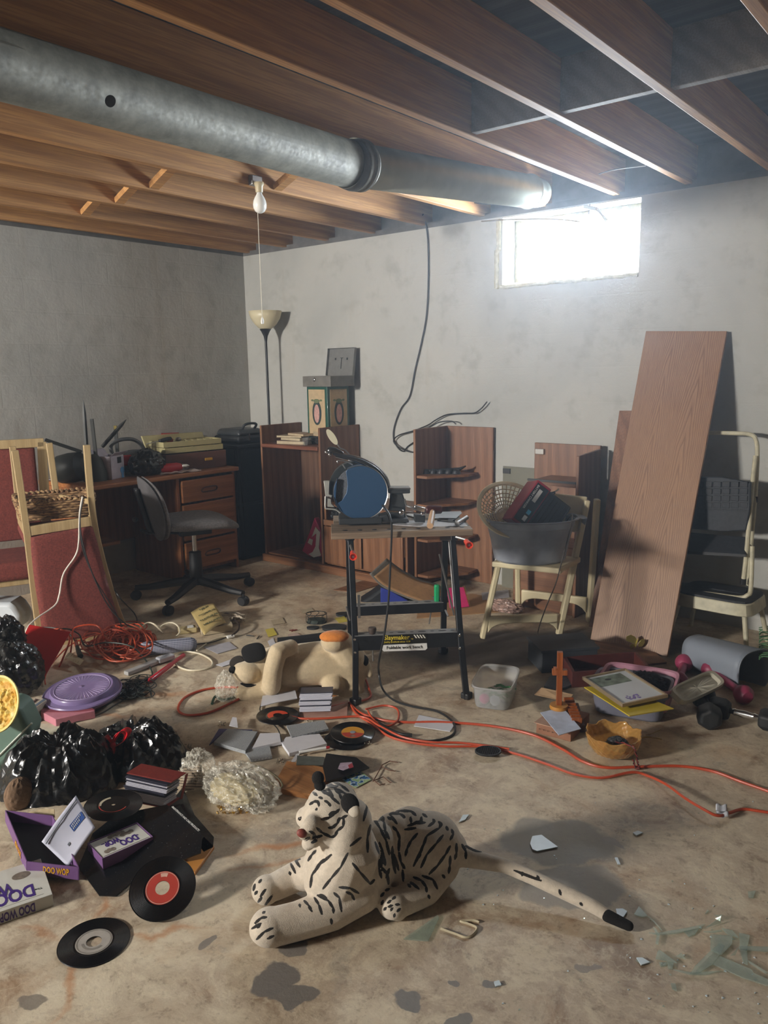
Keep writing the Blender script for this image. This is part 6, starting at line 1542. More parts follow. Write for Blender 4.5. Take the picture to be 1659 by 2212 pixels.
# cross on a round base, cardboard box of papers
cb0 = F(1207, 1530, .052)
crs = thing('wooden_cross', 'small upright varnished wooden cross on a round base', 'ornament', cb0)
M_VAR = wood('varnished_cherry', 'a2551f', '5a2a10', 2, 1.5, .3, coat=.4)
WM[crs] = Matrix.Translation(cb0); crs.matrix_world = WM[crs]
ct_ = A(1206, 1408, cb0); hgt = ct_.z - cb0.z
CRM = T(cb0) @ rz(34)
MB(CRM).bb((-.011, -.011, 0), (.011, .011, hgt)).build('post', M_VAR, crs, bevel=.0015)
MB(CRM).bb((-.030, -.012, hgt * .60), (.030, .012, hgt * .60 + .022)).bb((-.024, -.0121, hgt * .60 + .022), (-.011, .012, hgt * .60 + .03)).build('crossbar', M_VAR, crs, bevel=.0015)
MB(CRM).lathe([(0, 0), (.036, 0), (.038, .004), (.036, .016), (.0, .018)], 32).build('round_base', plain('orange_varnish', 'b07a34', .3, coat=.4), crs)
bxA, bxB = F(1158, 1583), F(1222, 1600)
bu2 = (bxB - bxA).normalized(); bw2 = Vector((-bu2.y, bu2.x, 0)); bw2 = bw2 if bw2.dot(NH) > 0 else -bw2
PCM = frame(bxA, bu2, bw2)
pcb = thing('cardboard_box', 'flattened reddish brown cardboard box under the wooden cross', 'box', M=PCM)
Lb2 = (bxB - bxA).length
MB(PCM).bb((0, 0, 0), (Lb2 + .02, .20, .042)).build('body', plain('red_brown_card', '8a6048', .75, var=.1), pcb, bevel=.002)
MB(PCM @ T(0, 0, .044) @ rx(-3)).bb((-.005, -.01, 0), (Lb2 + .01, .14, .0025)).build('flap', plain('rose_card', 'b08d78', .75), pcb)
text('box_lettering', 'WINDOW CARD BOX', .013, PCM @ T(Lb2 / 2, -.0005, .02) @ rx(90), plain('ink_brown', '4d3427', .8), pcb) if False else None
mb = MB(PCM)
for i in range(14): mb.bb((.012 + i * .006, -.0012, .018 + (i % 3) * .002), (.015 + i * .006, -.0004, .023))
mb.build('faded_print', plain('ink_brown', '4d3427', .8), pcb)
sheet('envelope', [(1167, 1539, .05), (1216, 1528, .055), (1255, 1574, .05), (1207, 1588, .05)], 0, .002, plain('blue_white_paper', 'b4bed2', .6), 'pale blue white sheet on top of the brown cardboard box', 'paper')
sheet('card_folder', [(1154, 1500, .045), (1170, 1485, .07), (1238, 1500, .06), (1226, 1516, .045)], 0, .003, plain('tan_folder', '9b8061', .8), 'tan card lying behind the foot of the wooden cross', 'card')
sheet('foil_pouch', [(1175, 1482), (1188, 1460), (1243, 1456), (1236, 1478), (1215, 1486)], .012, .01, plain('grey_foil', '6d747c', .3, .4, bump=.5, scale=25), 'grey shiny pouch lying behind the tan card', 'pouch')
xy = thing('wooden_rack', 'small toothed reddish wooden rack standing right of the wooden cross', 'wooden part', F(1240, 1560))
xa2, xb2 = F(1228, 1512, .06), F(1246, 1556, .05)
for i in range(8):
    p = xa2.lerp(xb2, i / 7)
    MB(frame(p, UH, z=(0, 0, 1))).box((0, 0, 0), (.04, .010, .022)).build('tooth', M_VAR, xy, bevel=.001)
MB().bar(F(1236, 1525, .02), F(1250, 1575, .015), .05, .03).build('rack_base', plain('dark_red_wood', '4e231d', .5), xy, bevel=.002)
MB().tube([F(1252, 1566, .012), F(1268, 1558, .012)], .005, 8).build('peg', plain('dark_red_wood', '4e231d', .5), xy)
# basin with pink inner basin, yellow folder, framed picture, tray
def basin(name, label, ctr_, ang, L_, W_, H_, mat, bz=0.0):
    m = T(ctr_) @ rz(ang); t = thing(name, label, 'basin', M=m)
    MB(m).lathe([(0, bz + .004), (L_ * .42, bz + .004), (L_ * .45, bz + .012), (L_ * .5, bz + H_), (L_ * .525, bz + H_ + .004), (L_ * .53, bz + H_ - .006)], 64, sy=W_ / L_, sq=6).build('tub', mat, t, solid=.003)
    return t
bcn = F(1372, 1545, 0); bcn = bcn + NH * .06
basin('dish_basin', 'grey rectangular plastic basin under the framed picture', bcn, 12, .30, .25, .115, plain('slate_grey_plastic', '666774', .45, var=.05))
basin('dish_basin', 'pink plastic basin nested inside the grey basin', bcn + NH * .02 + UH * .035, 12, .29, .24, .11, plain('dusty_pink_plastic', 'a9798a', .45, var=.05), .022)
solo(bag(bcn + Vector((.0, .02, .10)) + UH * .06 + NH * .03, (.07, .06, .035), 5.5, amp=.3), 'dark_cloth', plain('dark_purple_cloth', '241f2c', .8, bump=.3), 'crumpled dark purple cloth inside the pink basin', 'cloth')
ZB = .135
sheet('folder', [(1262, 1484, ZB + .005), (1330, 1478, ZB + .01), (1455, 1530, ZB), (1360, 1546, ZB - .002)], 0, .004, plain('yellow_folder', 'b9a32c', .5, var=.04), 'yellow plastic folder lying under the framed picture on the basin', 'folder')
fq = [F(1249, 1468, ZB + .022), F(1343, 1449, ZB + .03), F(1438, 1507, ZB + .022), F(1344, 1527, ZB + .014)]
fq[2] = fq[1] + (fq[3] - fq[0])
FX, FY = (fq[1] - fq[0]), (fq[3] - fq[0])
FRM = frame(fq[0], FX, FY); 
if FRM.to_3x3()[2][2] < 0: FRM = frame(fq[3], FX, -FY)
fL, fW = FX.length, FY.length
pf = thing('picture_frame', 'gold edged framed photograph card lying tilted on top of the basin', 'picture frame', M=FRM)
mb = MB(FRM); e_ = .010
for a, b in (((0, 0, -.004), (fL, e_, .010)), ((0, fW - e_, -.004), (fL, fW, .010)), ((0, e_, -.004), (e_, fW - e_, .010)), ((fL - e_, e_, -.004), (fL, fW - e_, .010))): mb.bb(a, b)
mb.build('frame', plain('champagne_frame', 'a8977c', .3, .6, var=.05), pf, bevel=.002)
MB(FRM).bb((e_, e_, 0), (fL - e_, fW - e_, .003)).build('mat_card', plain('pastel_card', 'b9bfc4', .4, var=.05, scale=8), pf)
MB(FRM).bb((e_ + .012, fW * .62, .003), (fL * .80, fW - e_ - .012, .0036)).build('photograph', plain('green_grey_photo', '5d6d62', .3, var=.7, scale=30), pf)
MB(FRM @ T(fL * .42, fW * .8, .0037)).lathe([(0, 0), (.015, 0), (.012, .0004), (0, .0004)], 12, sy=.6).build('photo_figure', M_DARK, pf)
rg = random.Random(4)
mb = MB(FRM)
for i in range(26): mb.lathe([(0, 0), (.005, .0003), (0, .0006)], 7, T(fL * .40 + rg.uniform(-.03, .03), fW * .17 + rg.uniform(-.014, .018), .003))
mb.build('flower_print', plain('violet_print', '6b5a9a', .5, var=.4, scale=90), pf)
tq = [F(1446, 1490, .13), F(1540, 1447, .135), F(1570, 1490, .10), F(1462, 1518, .10)]
TX = (tq[3] - tq[0]); TRM = frame((tq[0] + tq[1] + tq[2] + tq[3]) / 4, tq[1] - tq[0], tq[0] - tq[3])
tL, tW = (tq[1] - tq[0]).length * 1.0, TX.length * 1.25
ty_ = thing('plastic_tray', 'white translucent shallow plastic lid leaning on the basin over the black dumbbell', 'tray', M=TRM)
MB(TRM).lathe([(0, 0), (tL * .40, 0), (tL * .43, .012), (tL * .48, .014), (tL * .5, .004), (tL * .5, -.004)], 56, sy=tW / tL, sq=5).build('lid', plain('ivory_translucent', 'b4b0a0', .4, var=.05), ty_, solid=.002)
# dumbbells
def dumb(label, p, q, r, mat, hm_, mid, hexn=0, gap=.55, grp=None):
    p, q = Vector(p), Vector(q); d = (q - p); L = d.length; t = thing('dumbbell', label, 'dumbbell', (p + q) / 2 - Vector((0, 0, r)), group=grp)
    for s_ in (0, 1):
        c = p if s_ == 0 else q; zdir = d if s_ == 0 else -d
        m = frame(c, (0, 0, 1), z=zdir)
        if hexn: MB(m).lathe([(0, -r * .9), (r * .75, -r * .9), (r, -r * .5), (r, r * .4), (r * .8, r * .75), (0, r * .75)], 6).build('head', mat, t, bevel=.008, seg=3)
        else: MB(m).lathe([(0, -r * .8), (r * .55, -r * .78), (r * .95, -r * .35), (r, 0), (r * .85, r * .5), (r * .4, r * .9), (0, r)], 24).build('head', mat, t)
    if hm_ is M_CHROME:
        MB(frame(p, (0, 0, 1), z=d)).lathe([(.011, 0), (.011, L * .25), (.015, L * .3), (.013, L * .35), (.017, L * .5), (.013, L * .65), (.015, L * .7), (.011, L * .75), (.011, L)], 16).build('grip', hm_, t)
    else: MB().tube([p, q], mid, 12).build('grip', hm_, t)
    return t
M_PNKD = plain('plum_vinyl', '8e3352', .45, var=.05)
dumb('plum pink dumbbell nearest the leaning board, partly behind the white lid', F(1478, 1432, .04), F(1466, 1470, .04), .042, M_PNKD, M_PNKD, .018, grp=None)
dumb('plum pink dumbbell lying between the white lid and the wastebasket', F(1535, 1447, .045), F(1606, 1500, .04), .042, M_PNKD, M_PNKD, .018)
M_BRUB = plain('black_rubber_iron', '1a1b1c', .6, var=.3, bump=.2)
dumb('black hex dumbbell in front of the white plastic lid', F(1532, 1546, .048), F(1520, 1505, .048), .052, M_BRUB, M_BRUB, .015, 6)
dumb('black hex dumbbell with a chrome handle at the right edge', F(1556, 1530, .048), F(1662, 1556, .048), .048, M_BRUB, M_CHROME, .015, 6)
solo(MB().tube(spline(oncable([(1385, 1594), (1400, 1592), (1415, 1594), (1430, 1597)], .006)), .003, 5).tube(spline(oncable([(1395, 1588), (1408, 1585), (1428, 1576)], .006)), .0015, 5), 'twig', plain('straw', '9a8558', .8), 'small dry straw twig on the floor beside the grey basin', 'twig')
fr_g = MB()
for i in range(18):
    y = 1352 + i * 4; fr_g.tube(spline([F(1665, y, .03 + i * .01), F(1648, y + random.uniform(-4, 4), .04 + i * .008), F(1640, y + 4, .03 + i * .008)], 3), .003, 5)
fr_g.tube([F(1664, 1350, .03), F(1664, 1420, .2)], .006, 6)
solo(fr_g, 'artificial_garland', plain('green_tinsel', '4c7550', .6, var=.5), 'green artificial garland at the right edge beside the wastebasket', 'garland')
solo(MB().prism([F(1664, 1312, .08), F(1645, 1318, .04), F(1648, 1345, .0), F(1668, 1345, 0)], NH * .05), 'stone', plain('dark_brown_stone', '3c3129', .9), 'dark brown lump at the right edge by the wall foot', 'stone')
# amber bowl
bwc = F(1330, 1640, 0) + NH * .035
bw_ = thing('glass_bowl', 'amber carnival glass bowl with a scalloped rim on the floor', 'bowl', bwc)
k = N('amber_glass'); k.set(Base=(.86, .52, .16), Roughness=.06, Trans=.75, IOR=1.45, Coat=.6); M_AMB = k.m
def bowlf(u, v):
    a = u * 2 * math.pi; prof_ = [(.044, .004), (.074, .02), (.090, .045), (.097, .07), (.100, .088)]
    i = v * 4; i0 = min(3, int(i)); t = i - i0
    r = prof_[i0][0] * (1 - t) + prof_[i0 + 1][0] * t; z = prof_[i0][1] * (1 - t) + prof_[i0 + 1][1] * t
    r *= 1 + .035 * v * math.cos(8 * a) + .03 * (1 - abs(math.sin(4 * a))) * v * .6
    r += .002 * math.sin(a * 24 + v * 9) * math.sin(v * 20)
    return (bwc.x + r * math.cos(a), bwc.y + r * math.sin(a), z + .005 * v * math.cos(8 * a))
MB().surf(bowlf, 128, 28, closed_u=True).add([], []).build('bowl_body', M_AMB, bw_, solid=.004)
MB(T(bwc)).lathe([(0, .003), (.038, .003), (.038, .007), (0, .007)], 32).build('bowl_foot', M_AMB, bw_)
solo(bag(bwc + Vector((.02, -.01, .05)), (.035, .03, .025), 6.5, amp=.3), 'sunglasses_pouch', M_DARK, 'crumpled black pouch lying inside the amber bowl', 'pouch')
for k_, c_ in enumerate(('2a1512', '7a2420')):
    o_ = .3 * k_
    pts_ = []
    path = spline([bwc + Vector((.02, -.03, .07)), F(1366, 1612, .10), F(1374, 1628, .07), F(1378, 1648, .03), F(1380, 1660, .008), F(1372, 1658, .008), F(1368, 1640, .04)], 14)
    for i, p in enumerate(path): pts_.append(p + Vector((.0025 * math.cos(i * .7 + k_ * math.pi), 0, .0025 * math.sin(i * .7 + k_ * math.pi))))
    cable('braided_lanyard', pts_, .002, plain('cord_' + c_, c_, .6), ('black' if k_ == 0 else 'dark red') + ' strand of the twisted lanyard hanging out of the amber bowl', 'cord', sub=1, n=5)
# orange extension cord across the floor
cable('extension_cord', oncable([(1680, 1716), (1600, 1688), (1540, 1666), (1470, 1655), (1385, 1656), (1310, 1658), (1260, 1645), (1215, 1618), (1150, 1587), (1060, 1568), (960, 1560), (880, 1560), (830, 1556), (790, 1545), (768, 1532), (755, 1518)]), .0052, M_OCORD, 'orange extension cord running across the floor to the right edge, upper strand', 'cord')
cable('extension_cord', oncable([(1680, 1758), (1640, 1752), (1605, 1748), (1575, 1756, .012), (1550, 1762, .02), (1520, 1748, .03), (1480, 1724, .03), (1440, 1695, .02), (1400, 1676), (1365, 1668, .012), (1300, 1680), (1240, 1672), (1180, 1650), (1110, 1627), (1040, 1613), (960, 1612), (890, 1604), (840, 1590), (800, 1562), (770, 1542), (758, 1522)], .006), .0048, M_OCORD, 'orange extension cord crossing the floor in front of the amber bowl, lower strand', 'cord')
cable('extension_cord', oncable([(1100, 1618), (1000, 1605), (930, 1603), (870, 1592), (820, 1568), (780, 1548), (700, 1552), (650, 1552), (620, 1545)], .012), .0045, M_OCORD, 'orange cord strand between the records and the black oval mat', 'cord')
cable('extension_cord', oncable([(790, 1532), (830, 1524), (858, 1532), (860, 1555), (840, 1568), (815, 1562), (800, 1545), (795, 1535)], .01), .0045, M_OCORD, 'small loop of orange cord at the foot of the workbench', 'cord', closed=False)
cable('extension_cord', oncable([(785, 1455, .02), (798, 1490), (800, 1505), (780, 1514), (755, 1518), (700, 1530)], .008), .005, M_OCORD, 'orange cord curving behind the front leg of the workbench by the dog tail', 'cord')
cable('extension_cord', oncable([(520, 1508), (495, 1520), (455, 1538), (415, 1545), (390, 1540), (386, 1525), (402, 1505), (440, 1490), (490, 1484), (530, 1486, .03), (600, 1480, .02), (680, 1474, .02), (740, 1480)], .006), .0052, M_OCORD, 'orange cord loop in front of the plush dog head', 'cord')
tg2 = thing('cord_tag', 'crumpled white safety tag around the orange cord near the right edge', 'tag', F(1557, 1756))
fq2 = [F(1547, 1765, .012), F(1574, 1766, .012), F(1570, 1742, .03), F(1546, 1740, .034)]
def tagf(u, v):
    p = fq2[0].lerp(fq2[1], u).lerp(fq2[3].lerp(fq2[2], u), v); return p + Vector((0, 0, .008 * math.sin(v * 7) + .003 * math.sin(u * 9)))
MB().surf(tagf, 8, 14).build('tag_label', plain('tag_white', 'b9bcc4', .4, var=.15, scale=120), tg2, solid=.001)
ov = thing('soap_dish_insert', 'black oval mesh mat lying on the orange cord', 'mat', F(1054, 1625))
OVM = frame(F(1054, 1624, .014), UH, z=(0, 0, 1))
ro = S(28, ref=F(1054, 1624))
mb = MB(OVM).lathe([(ro * .92, 0), (ro, 0), (ro, .006), (ro * .92, .006), (ro * .92, 0)], 40, sy=.80)
for i in range(-6, 7):
    x = i * ro / 7; y = ro * .80 * math.sqrt(max(0, 1 - (x / ro) ** 2)); mb.tube([(x, -y, .003), (x, y, .003)], .0022, 5)
    y = i * ro * .8 / 7; x = ro * math.sqrt(max(0, 1 - (y / ro / .8) ** 2)); mb.tube([(-x, y, .003), (x, y, .003)], .0022, 5)
mb.build('mat', M_BLACKP, ov)
sheet('envelope', [(894, 1568), (905, 1544), (985, 1560), (972, 1580)], .004, .002, M_PAPER, 'white envelope lying on the floor inside the loop of the black power cord', 'paper')
sheet('envelope', [(910, 1556, .008), (940, 1550, .008), (940, 1565, .008)], .006, .001, plain('ink_brown', '4d3427', .8), 'faint brown address mark on the white envelope', 'mark') if False else None
# broken glass and paint flakes
def m_shard():
    k = N('broken_window_glass'); a = k.n('ShaderNodeBsdfTransparent'); a.inputs[0].default_value = (.86, .93, .90, 1)
    b = k.n('ShaderNodeBsdfGlossy'); b.inputs['Roughness'].default_value = .12; d = k.n('ShaderNodeBsdfDiffuse'); d.inputs[0].default_value = (.74, .82, .80, 1)
    m1 = k.n('ShaderNodeMixShader'); m1.inputs[0].default_value = .5; k.l(b.outputs[0], m1.inputs[1]); k.l(d.outputs[0], m1.inputs[2])
    m2 = k.n('ShaderNodeMixShader'); m2.inputs[0].default_value = .22; k.l(a.outputs[0], m2.inputs[1]); k.l(m1.outputs[0], m2.inputs[2])
    k.l(m2.outputs[0], k.nt.nodes['Material Output'].inputs['Surface']); return k.m
M_SHARD = m_shard()
def Z8(x, y): return (1380 + x / 5.946, 1900 + y / 5.946)
SH = [[(0, 340), (110, 460), (40, 475), (-60, 440)], [(110, 465), (190, 520), (300, 650), (215, 560), (160, 500)], [(130, 680), (260, 680), (600, 620), (850, 570), (790, 615), (500, 680), (250, 705)], [(180, 600), (225, 640), (270, 720), (250, 830), (215, 810), (230, 700)],
      [(580, 660), (770, 630), (720, 700), (640, 730)], [(870, 620), (1040, 545), (1060, 560)], [(830, 665), (980, 655), (1060, 640), (1070, 655), (940, 675)], [(960, 455), (1070, 475), (1040, 490)], [(975, 500), (1050, 520), (1040, 535)], [(1065, 620), (1200, 650), (1280, 740), (1130, 690)],
      [(1035, 815), (1100, 845), (1050, 950), (950, 1080), (780, 1190), (660, 1205), (720, 1110), (880, 950)], [(1200, 720), (1200, 820), (1060, 960), (920, 900), (920, 700)], [(1290, 680), (1425, 715), (1390, 900), (1400, 1090), (1340, 1060), (1300, 900)], [(1290, 850), (1659, 860), (1659, 920), (1280, 890)],
      [(1040, 980), (1440, 1150), (1480, 1200), (1659, 1280), (1659, 1360), (1320, 1250), (950, 1080)], [(240, 920), (270, 900), (350, 960), (490, 1065), (215, 1010)], [(260, 1060), (360, 1060), (350, 1100), (280, 1110)], [(360, 1050), (450, 1060), (430, 1145), (380, 1140)], [(480, 980), (545, 940), (600, 1015)],
      [(440, 1150), (700, 1195), (1060, 1165), (860, 1215), (660, 1215)], [(0, 1000), (150, 1055), (30, 1080), (-40, 1030)], [(410, 1330), (470, 1330), (490, 1427), (430, 1400)], [(1400, 1030), (1659, 1190), (1630, 1200), (1420, 1060)], [(1180, 975), (1290, 900), (1240, 970)], [(850, 440), (880, 380), (900, 400)], [(1400, 150), (1500, 140), (1470, 230), (1410, 225)]]
for i, s_ in enumerate(SH):
    P_ = [F(*Z8(*p), .004 + .0012 * (i % 4)) for p in s_]
    tilt = .006 * (i % 3)
    P_ = [p + Vector((0, 0, tilt * (j % 2))) for j, p in enumerate(P_)] if len(P_) == 3 else P_
    solo(MB().plate(P_, .0028), 'glass_shard', M_SHARD, 'clear broken window glass shard in the litter on the floor at lower right', 'glass shard', 'broken glass shards at lower right', smooth=False)
M_FLK = plain('white_flake', 'b9c6cc', .35, var=.05)
for pts_, lab in ((((1145, 1822), (1150, 1806), (1170, 1803), (1205, 1829), (1160, 1838), (1150, 1834)), 'largest pale blue white glass flake on the grey floor patch beyond the tiger tail'), (((991, 1776), (1000, 1760), (1013, 1759), (1005, 1770)), 'small pale flake on the floor above the tiger rump'), (((1367, 1798), (1378, 1794), (1389, 1798), (1375, 1804)), 'small pale flake on the floor right of the largest flake'),
                  (((1328, 1852), (1334, 1852), (1340, 1866), (1334, 1866)), 'narrow pale flake standing between the tiger tail and the largest flake'), (((1330, 1963), (1345, 1962), (1355, 1968), (1345, 1983), (1334, 1980)), 'pale flake just beyond the black tiger tail tip'), (((1067, 2120), (1078, 2117), (1083, 2127), (1070, 2130)), 'pale flake on a grey spot near the bottom edge'),
                  (((1375, 2068), (1388, 2068), (1404, 2078), (1385, 2084)), 'triangular pale flake left of the broken glass litter')):
    sheet('glass_flake', pts_, .005, .003, M_FLK, lab, 'glass flake')
sheet('glass_sheet', [(872, 2027), (945, 1976), (948, 1982), (925, 2031)], .005, .004, M_SHARD, 'square piece of pale glass lying in front of the tiger hind paw', 'glass piece')
fl0 = thing('peeled_paint_strip', 'curled strip of peeled cream paint on the floor right of the glass piece', 'paint flake', F(1010, 2010))
MB().tube(spline(oncable([(952, 2006), (985, 2018), (1005, 2025), (1020, 2020), (1030, 2005), (1010, 1995), (995, 1990), (1020, 1988), (1035, 1992)], .003)), .0035, 4).build('strip', plain('cream_paint', 'b5a98c', .7), fl0)
rg = random.Random(11)
for i in range(70):
    x = rg.uniform(950, 1640); y = rg.uniform(1720, 2190)
    if rg.random() < .5: x = rg.uniform(1350, 1659); y = rg.uniform(1930, 2180)
    c = F(x, y, .002); r = rg.uniform(.0015, .004); a = rg.uniform(0, 6)
    P_ = [c + Vector((r * math.cos(a + t * 2.1) * rg.uniform(.6, 1.3), r * math.sin(a + t * 2.1), 0)) for t in range(3)]
    solo(MB().plate(P_, .0018), 'glass_crumb', M_FLK if i % 3 else M_SHARD, 'tiny pale crumb of broken glass scattered on the right half of the floor', 'glass crumb', 'glass crumbs scattered over the floor', smooth=False)
# ================================================================== cord pile and litter at the left
pile = F(255, 1400, 0)
rg = random.Random(21)
def coil(n, cx0, cx1, cy0, cy1, rlo, rhi, zmax, seed):
    rg = random.Random(seed); pts = []
    cx_, cy_ = rg.uniform(cx0, cx1), rg.uniform(cy0, cy1)
    for i in range(n):
        nx, ny = rg.uniform(cx0, cx1), rg.uniform(cy0, cy1); ra = rg.uniform(rlo, rhi); rb = ra * rg.uniform(.35, .8); ph = rg.uniform(0, 6); z = .01 + zmax * i / n + rg.uniform(0, .015)
        for t in range(9):
            a = ph + t * .78; k_ = t / 9
            pts.append((cx_ * (1 - k_) + nx * k_ + ra * math.cos(a), cy_ * (1 - k_) + ny * k_ + rb * math.sin(a), max(.006, z + rg.uniform(-.006, .006))))
        cx_, cy_ = nx, ny
    return [F(*p) for p in pts]
cable('extension_cord', coil(17, 215, 325, 1375, 1408, 22, 48, .05, 3), .0042, M_OCORD, 'tangled heap of orange extension cord in front of the inverted chair', 'cord', sub=4)
cable('extension_cord', coil(13, 200, 300, 1368, 1400, 26, 60, .06, 8), .0036, plain('dull_red_cord', 'a2482e', .5), 'second, duller red cord tangled into the orange heap', 'cord', sub=4)
cable('extension_cord', oncable([(128, 1440, .01), (140, 1412, .04), (150, 1385, .08), (146, 1368, .12), (130, 1360, .14), (112, 1362, .12)], 0) + oncable([(100, 1380, .08)]), .005, M_OCORD, 'orange cord arching over the red folder', 'cord')
cable('extension_cord', oncable([(152, 1415, .03), (156, 1380, .10), (160, 1358, .13), (185, 1350, .14), (210, 1352, .13), (222, 1368, .10), (222, 1388, .05)], 0), .0045, M_OCORD, 'tall orange cord loop standing above the heap', 'cord')
cable('extension_cord', oncable([(98, 1478, .01), (98, 1460, .01), (115, 1430, .015), (150, 1395, .03), (190, 1375, .05)], 0), .0035, M_OCORD, 'thin orange cord curving up left of the purple lid', 'cord')
M_GCORD = plain('dark_green_cord', '1f2e26', .5)
cable('dark_wire', oncable([(90, 1392, .09), (105, 1370, .13), (140, 1358, .14), (170, 1370, .10), (185, 1395, .06), (230, 1388, .09), (280, 1395, .08), (310, 1420, .02), (328, 1450, .006), (326, 1470, .005)], 0), .0038, M_GCORD, 'dark green cord crossing over the orange heap', 'cord')
cable('dark_wire', oncable([(70, 1362, .12), (95, 1355, .13), (130, 1360, .12), (158, 1378, .09), (166, 1408, .05), (172, 1425, .03)], 0), .0035, M_GCORD, 'second dark green cord running from the red folder to a metal plug', 'cord')
pl_ = thing('metal_plug', 'small silver and green plug on top of the orange cord heap', 'plug', F(168, 1400, .06))
MB().tube([F(164, 1385, .085), F(167, 1396, .075)], .008, 8).build('ferrule', M_CHROME, pl_)
MB().tube([F(167, 1396, .075), F(174, 1418, .05)], [.007, .014], 8).build('plug_body', M_GCORD, pl_)
tgl = thing('cable_tag', 'cream paper tag with small print tied to the orange cord heap', 'tag', F(160, 1420, .03))
TQ = [F(139, 1420, .045), F(150, 1408, .055), F(181, 1426, .045), F(172, 1437, .03)]
MB().plate(TQ, .0015).build('tag_paper', plain('cream_tag', 'bdb495', .7), tgl)
mb = MB()
for i in range(6):
    a = TQ[0].lerp(TQ[3], .12 + i * .14); b = TQ[1].lerp(TQ[2], .12 + i * .14); mb.bar(a.lerp(b, .15) + Vector((0, 0, .001)), a.lerp(b, .85) + Vector((0, 0, .001)), .002, .0006)
mb.build('tag_print', plain('faint_ink', '857a5c', .8), tgl)
cable('white_cord', oncable([(298, 1372, .03), (305, 1355, .05), (320, 1345, .06), (335, 1350, .05), (352, 1368, .03)], 0), .0045, M_WCORD, 'white cord arch standing at the back of the orange heap', 'cord')
cable('white_cord', oncable([(340, 1362, .03), (352, 1350, .05), (370, 1345, .06), (384, 1352, .05), (388, 1365, .03), (380, 1375, .01)], 0), .0045, M_WCORD, 'second white cord arch beside the small cream adaptor', 'cord')
cable('white_cord', oncable([(372, 1414, .012), (400, 1408), (430, 1412), (455, 1425), (458, 1438), (440, 1446), (410, 1448), (385, 1440), (378, 1430)], .006), .0048, M_WCORD, 'cream cord ring lying right of the checked bolster', 'cord')
cable('white_cord', oncable([(425, 1405), (450, 1388), (480, 1376), (505, 1372, .01)], .006), .004, M_WCORD, 'cream cord running from the bolster to a white plug', 'cord')
cable('white_cord', oncable([(420, 1392), (455, 1388), (490, 1377)], .008), .0035, M_BLKCORD, 'black lead running beside the cream cord to the white plug', 'cord')
cable('brown_lead', oncable([(500, 1374, .015), (515, 1360, .03), (514, 1345, .04), (495, 1335, .03)], 0), .005, plain('brown_black_lead', '2e2019', .5), 'dark brown curved lead beside the white lace', 'cord')
adp = thing('power_adaptor', 'cream double socket adaptor lying behind the checked bolster', 'adaptor', F(403, 1365))
AM = frame(F(405, 1366, 0), UH, z=(0, 0, 1)) @ rz(20)
MB(AM).bb((-.05, -.03, 0), (.05, .03, .03)).build('body', plain('yellowed_plastic', 'b5a67c', .5), adp, bevel=.006)
MB(AM).bb((0, -.02, .03), (.035, .02, .034)).build('face', M_WHITEP, adp, bevel=.002)
wpl = solo(MB().bar(F(490, 1377, .01), F(506, 1373, .012), .02, .015), 'cord_plug', M_WHITEP, 'small white plug joining the cords next to the paperback', 'plug', bevel=.004)
# checked bolster
bo_a, bo_b = F(306, 1402, .035), F(420, 1391, .035)
M_CHK = N('gingham_check')
def _chk(k):
    v = k.coord('Object', (130, 130, 130)); s = k.n('ShaderNodeSeparateXYZ'); k.l(v, s.inputs[0])
    fx_ = k.math('FRACT', s.outputs[0]); fz_ = k.math('FRACT', s.outputs[2])
    g = k.math('ADD', k.math('GREATER_THAN', fx_, .65), k.math('GREATER_THAN', fz_, .65))
    k.set(Base=k.ramp(k.math('MULTIPLY', g, .5), [(0, '474a5c'), (.5, '8d90a0'), (1, 'b5b6c0')]), Roughness=.9)
_chk(M_CHK)
bs = thing('bolster', 'small blue and white checked bolster cushion lying on the cords', 'cushion', (bo_a + bo_b) / 2)
BSM = frame(bo_a, (0, 0, 1), z=(bo_b - bo_a)); WM[bs] = BSM.copy(); bs.matrix_world = BSM
Lbo = (bo_b - bo_a).length
MB(BSM).lathe([(0, -.008), (.016, -.012), (.030, 0), (.036, .02), (.036, Lbo * .5), (.037, Lbo - .02), (.031, Lbo), (.016, Lbo + .012), (0, Lbo + .006)], 36).build('cushion', M_CHK.m, bs)
# power strip and red baton
ps = thing('power_strip', 'long grey white plastic strip lying beneath the checked bolster', 'power strip', F(320, 1435))
MB().bar(F(272, 1455, .012), F(345, 1426, .015), .035, .02).build('strip_body', plain('strip_grey', '9b9a98', .5), ps, bevel=.004)
MB().bar(F(340, 1427, .02), F(374, 1416, .022), .042, .026).build('strip_end', plain('strip_end_grey', 'aeb0b6', .45), ps, bevel=.006)
rb_ = thing('red_baton', 'bright red tapered plastic baton lying on the floor right of the cords', 'baton', F(355, 1445))
b0_, b1_ = F(320, 1473, .014), F(397, 1415, .018)
MB().tube([b0_, b0_.lerp(b1_, .06), b0_.lerp(b1_, .62), b0_.lerp(b1_, .66), b1_], [.004, .013, .011, .008, .010], 14).build('baton', plain('baton_red', 'b51c30', .35, coat=.4), rb_)
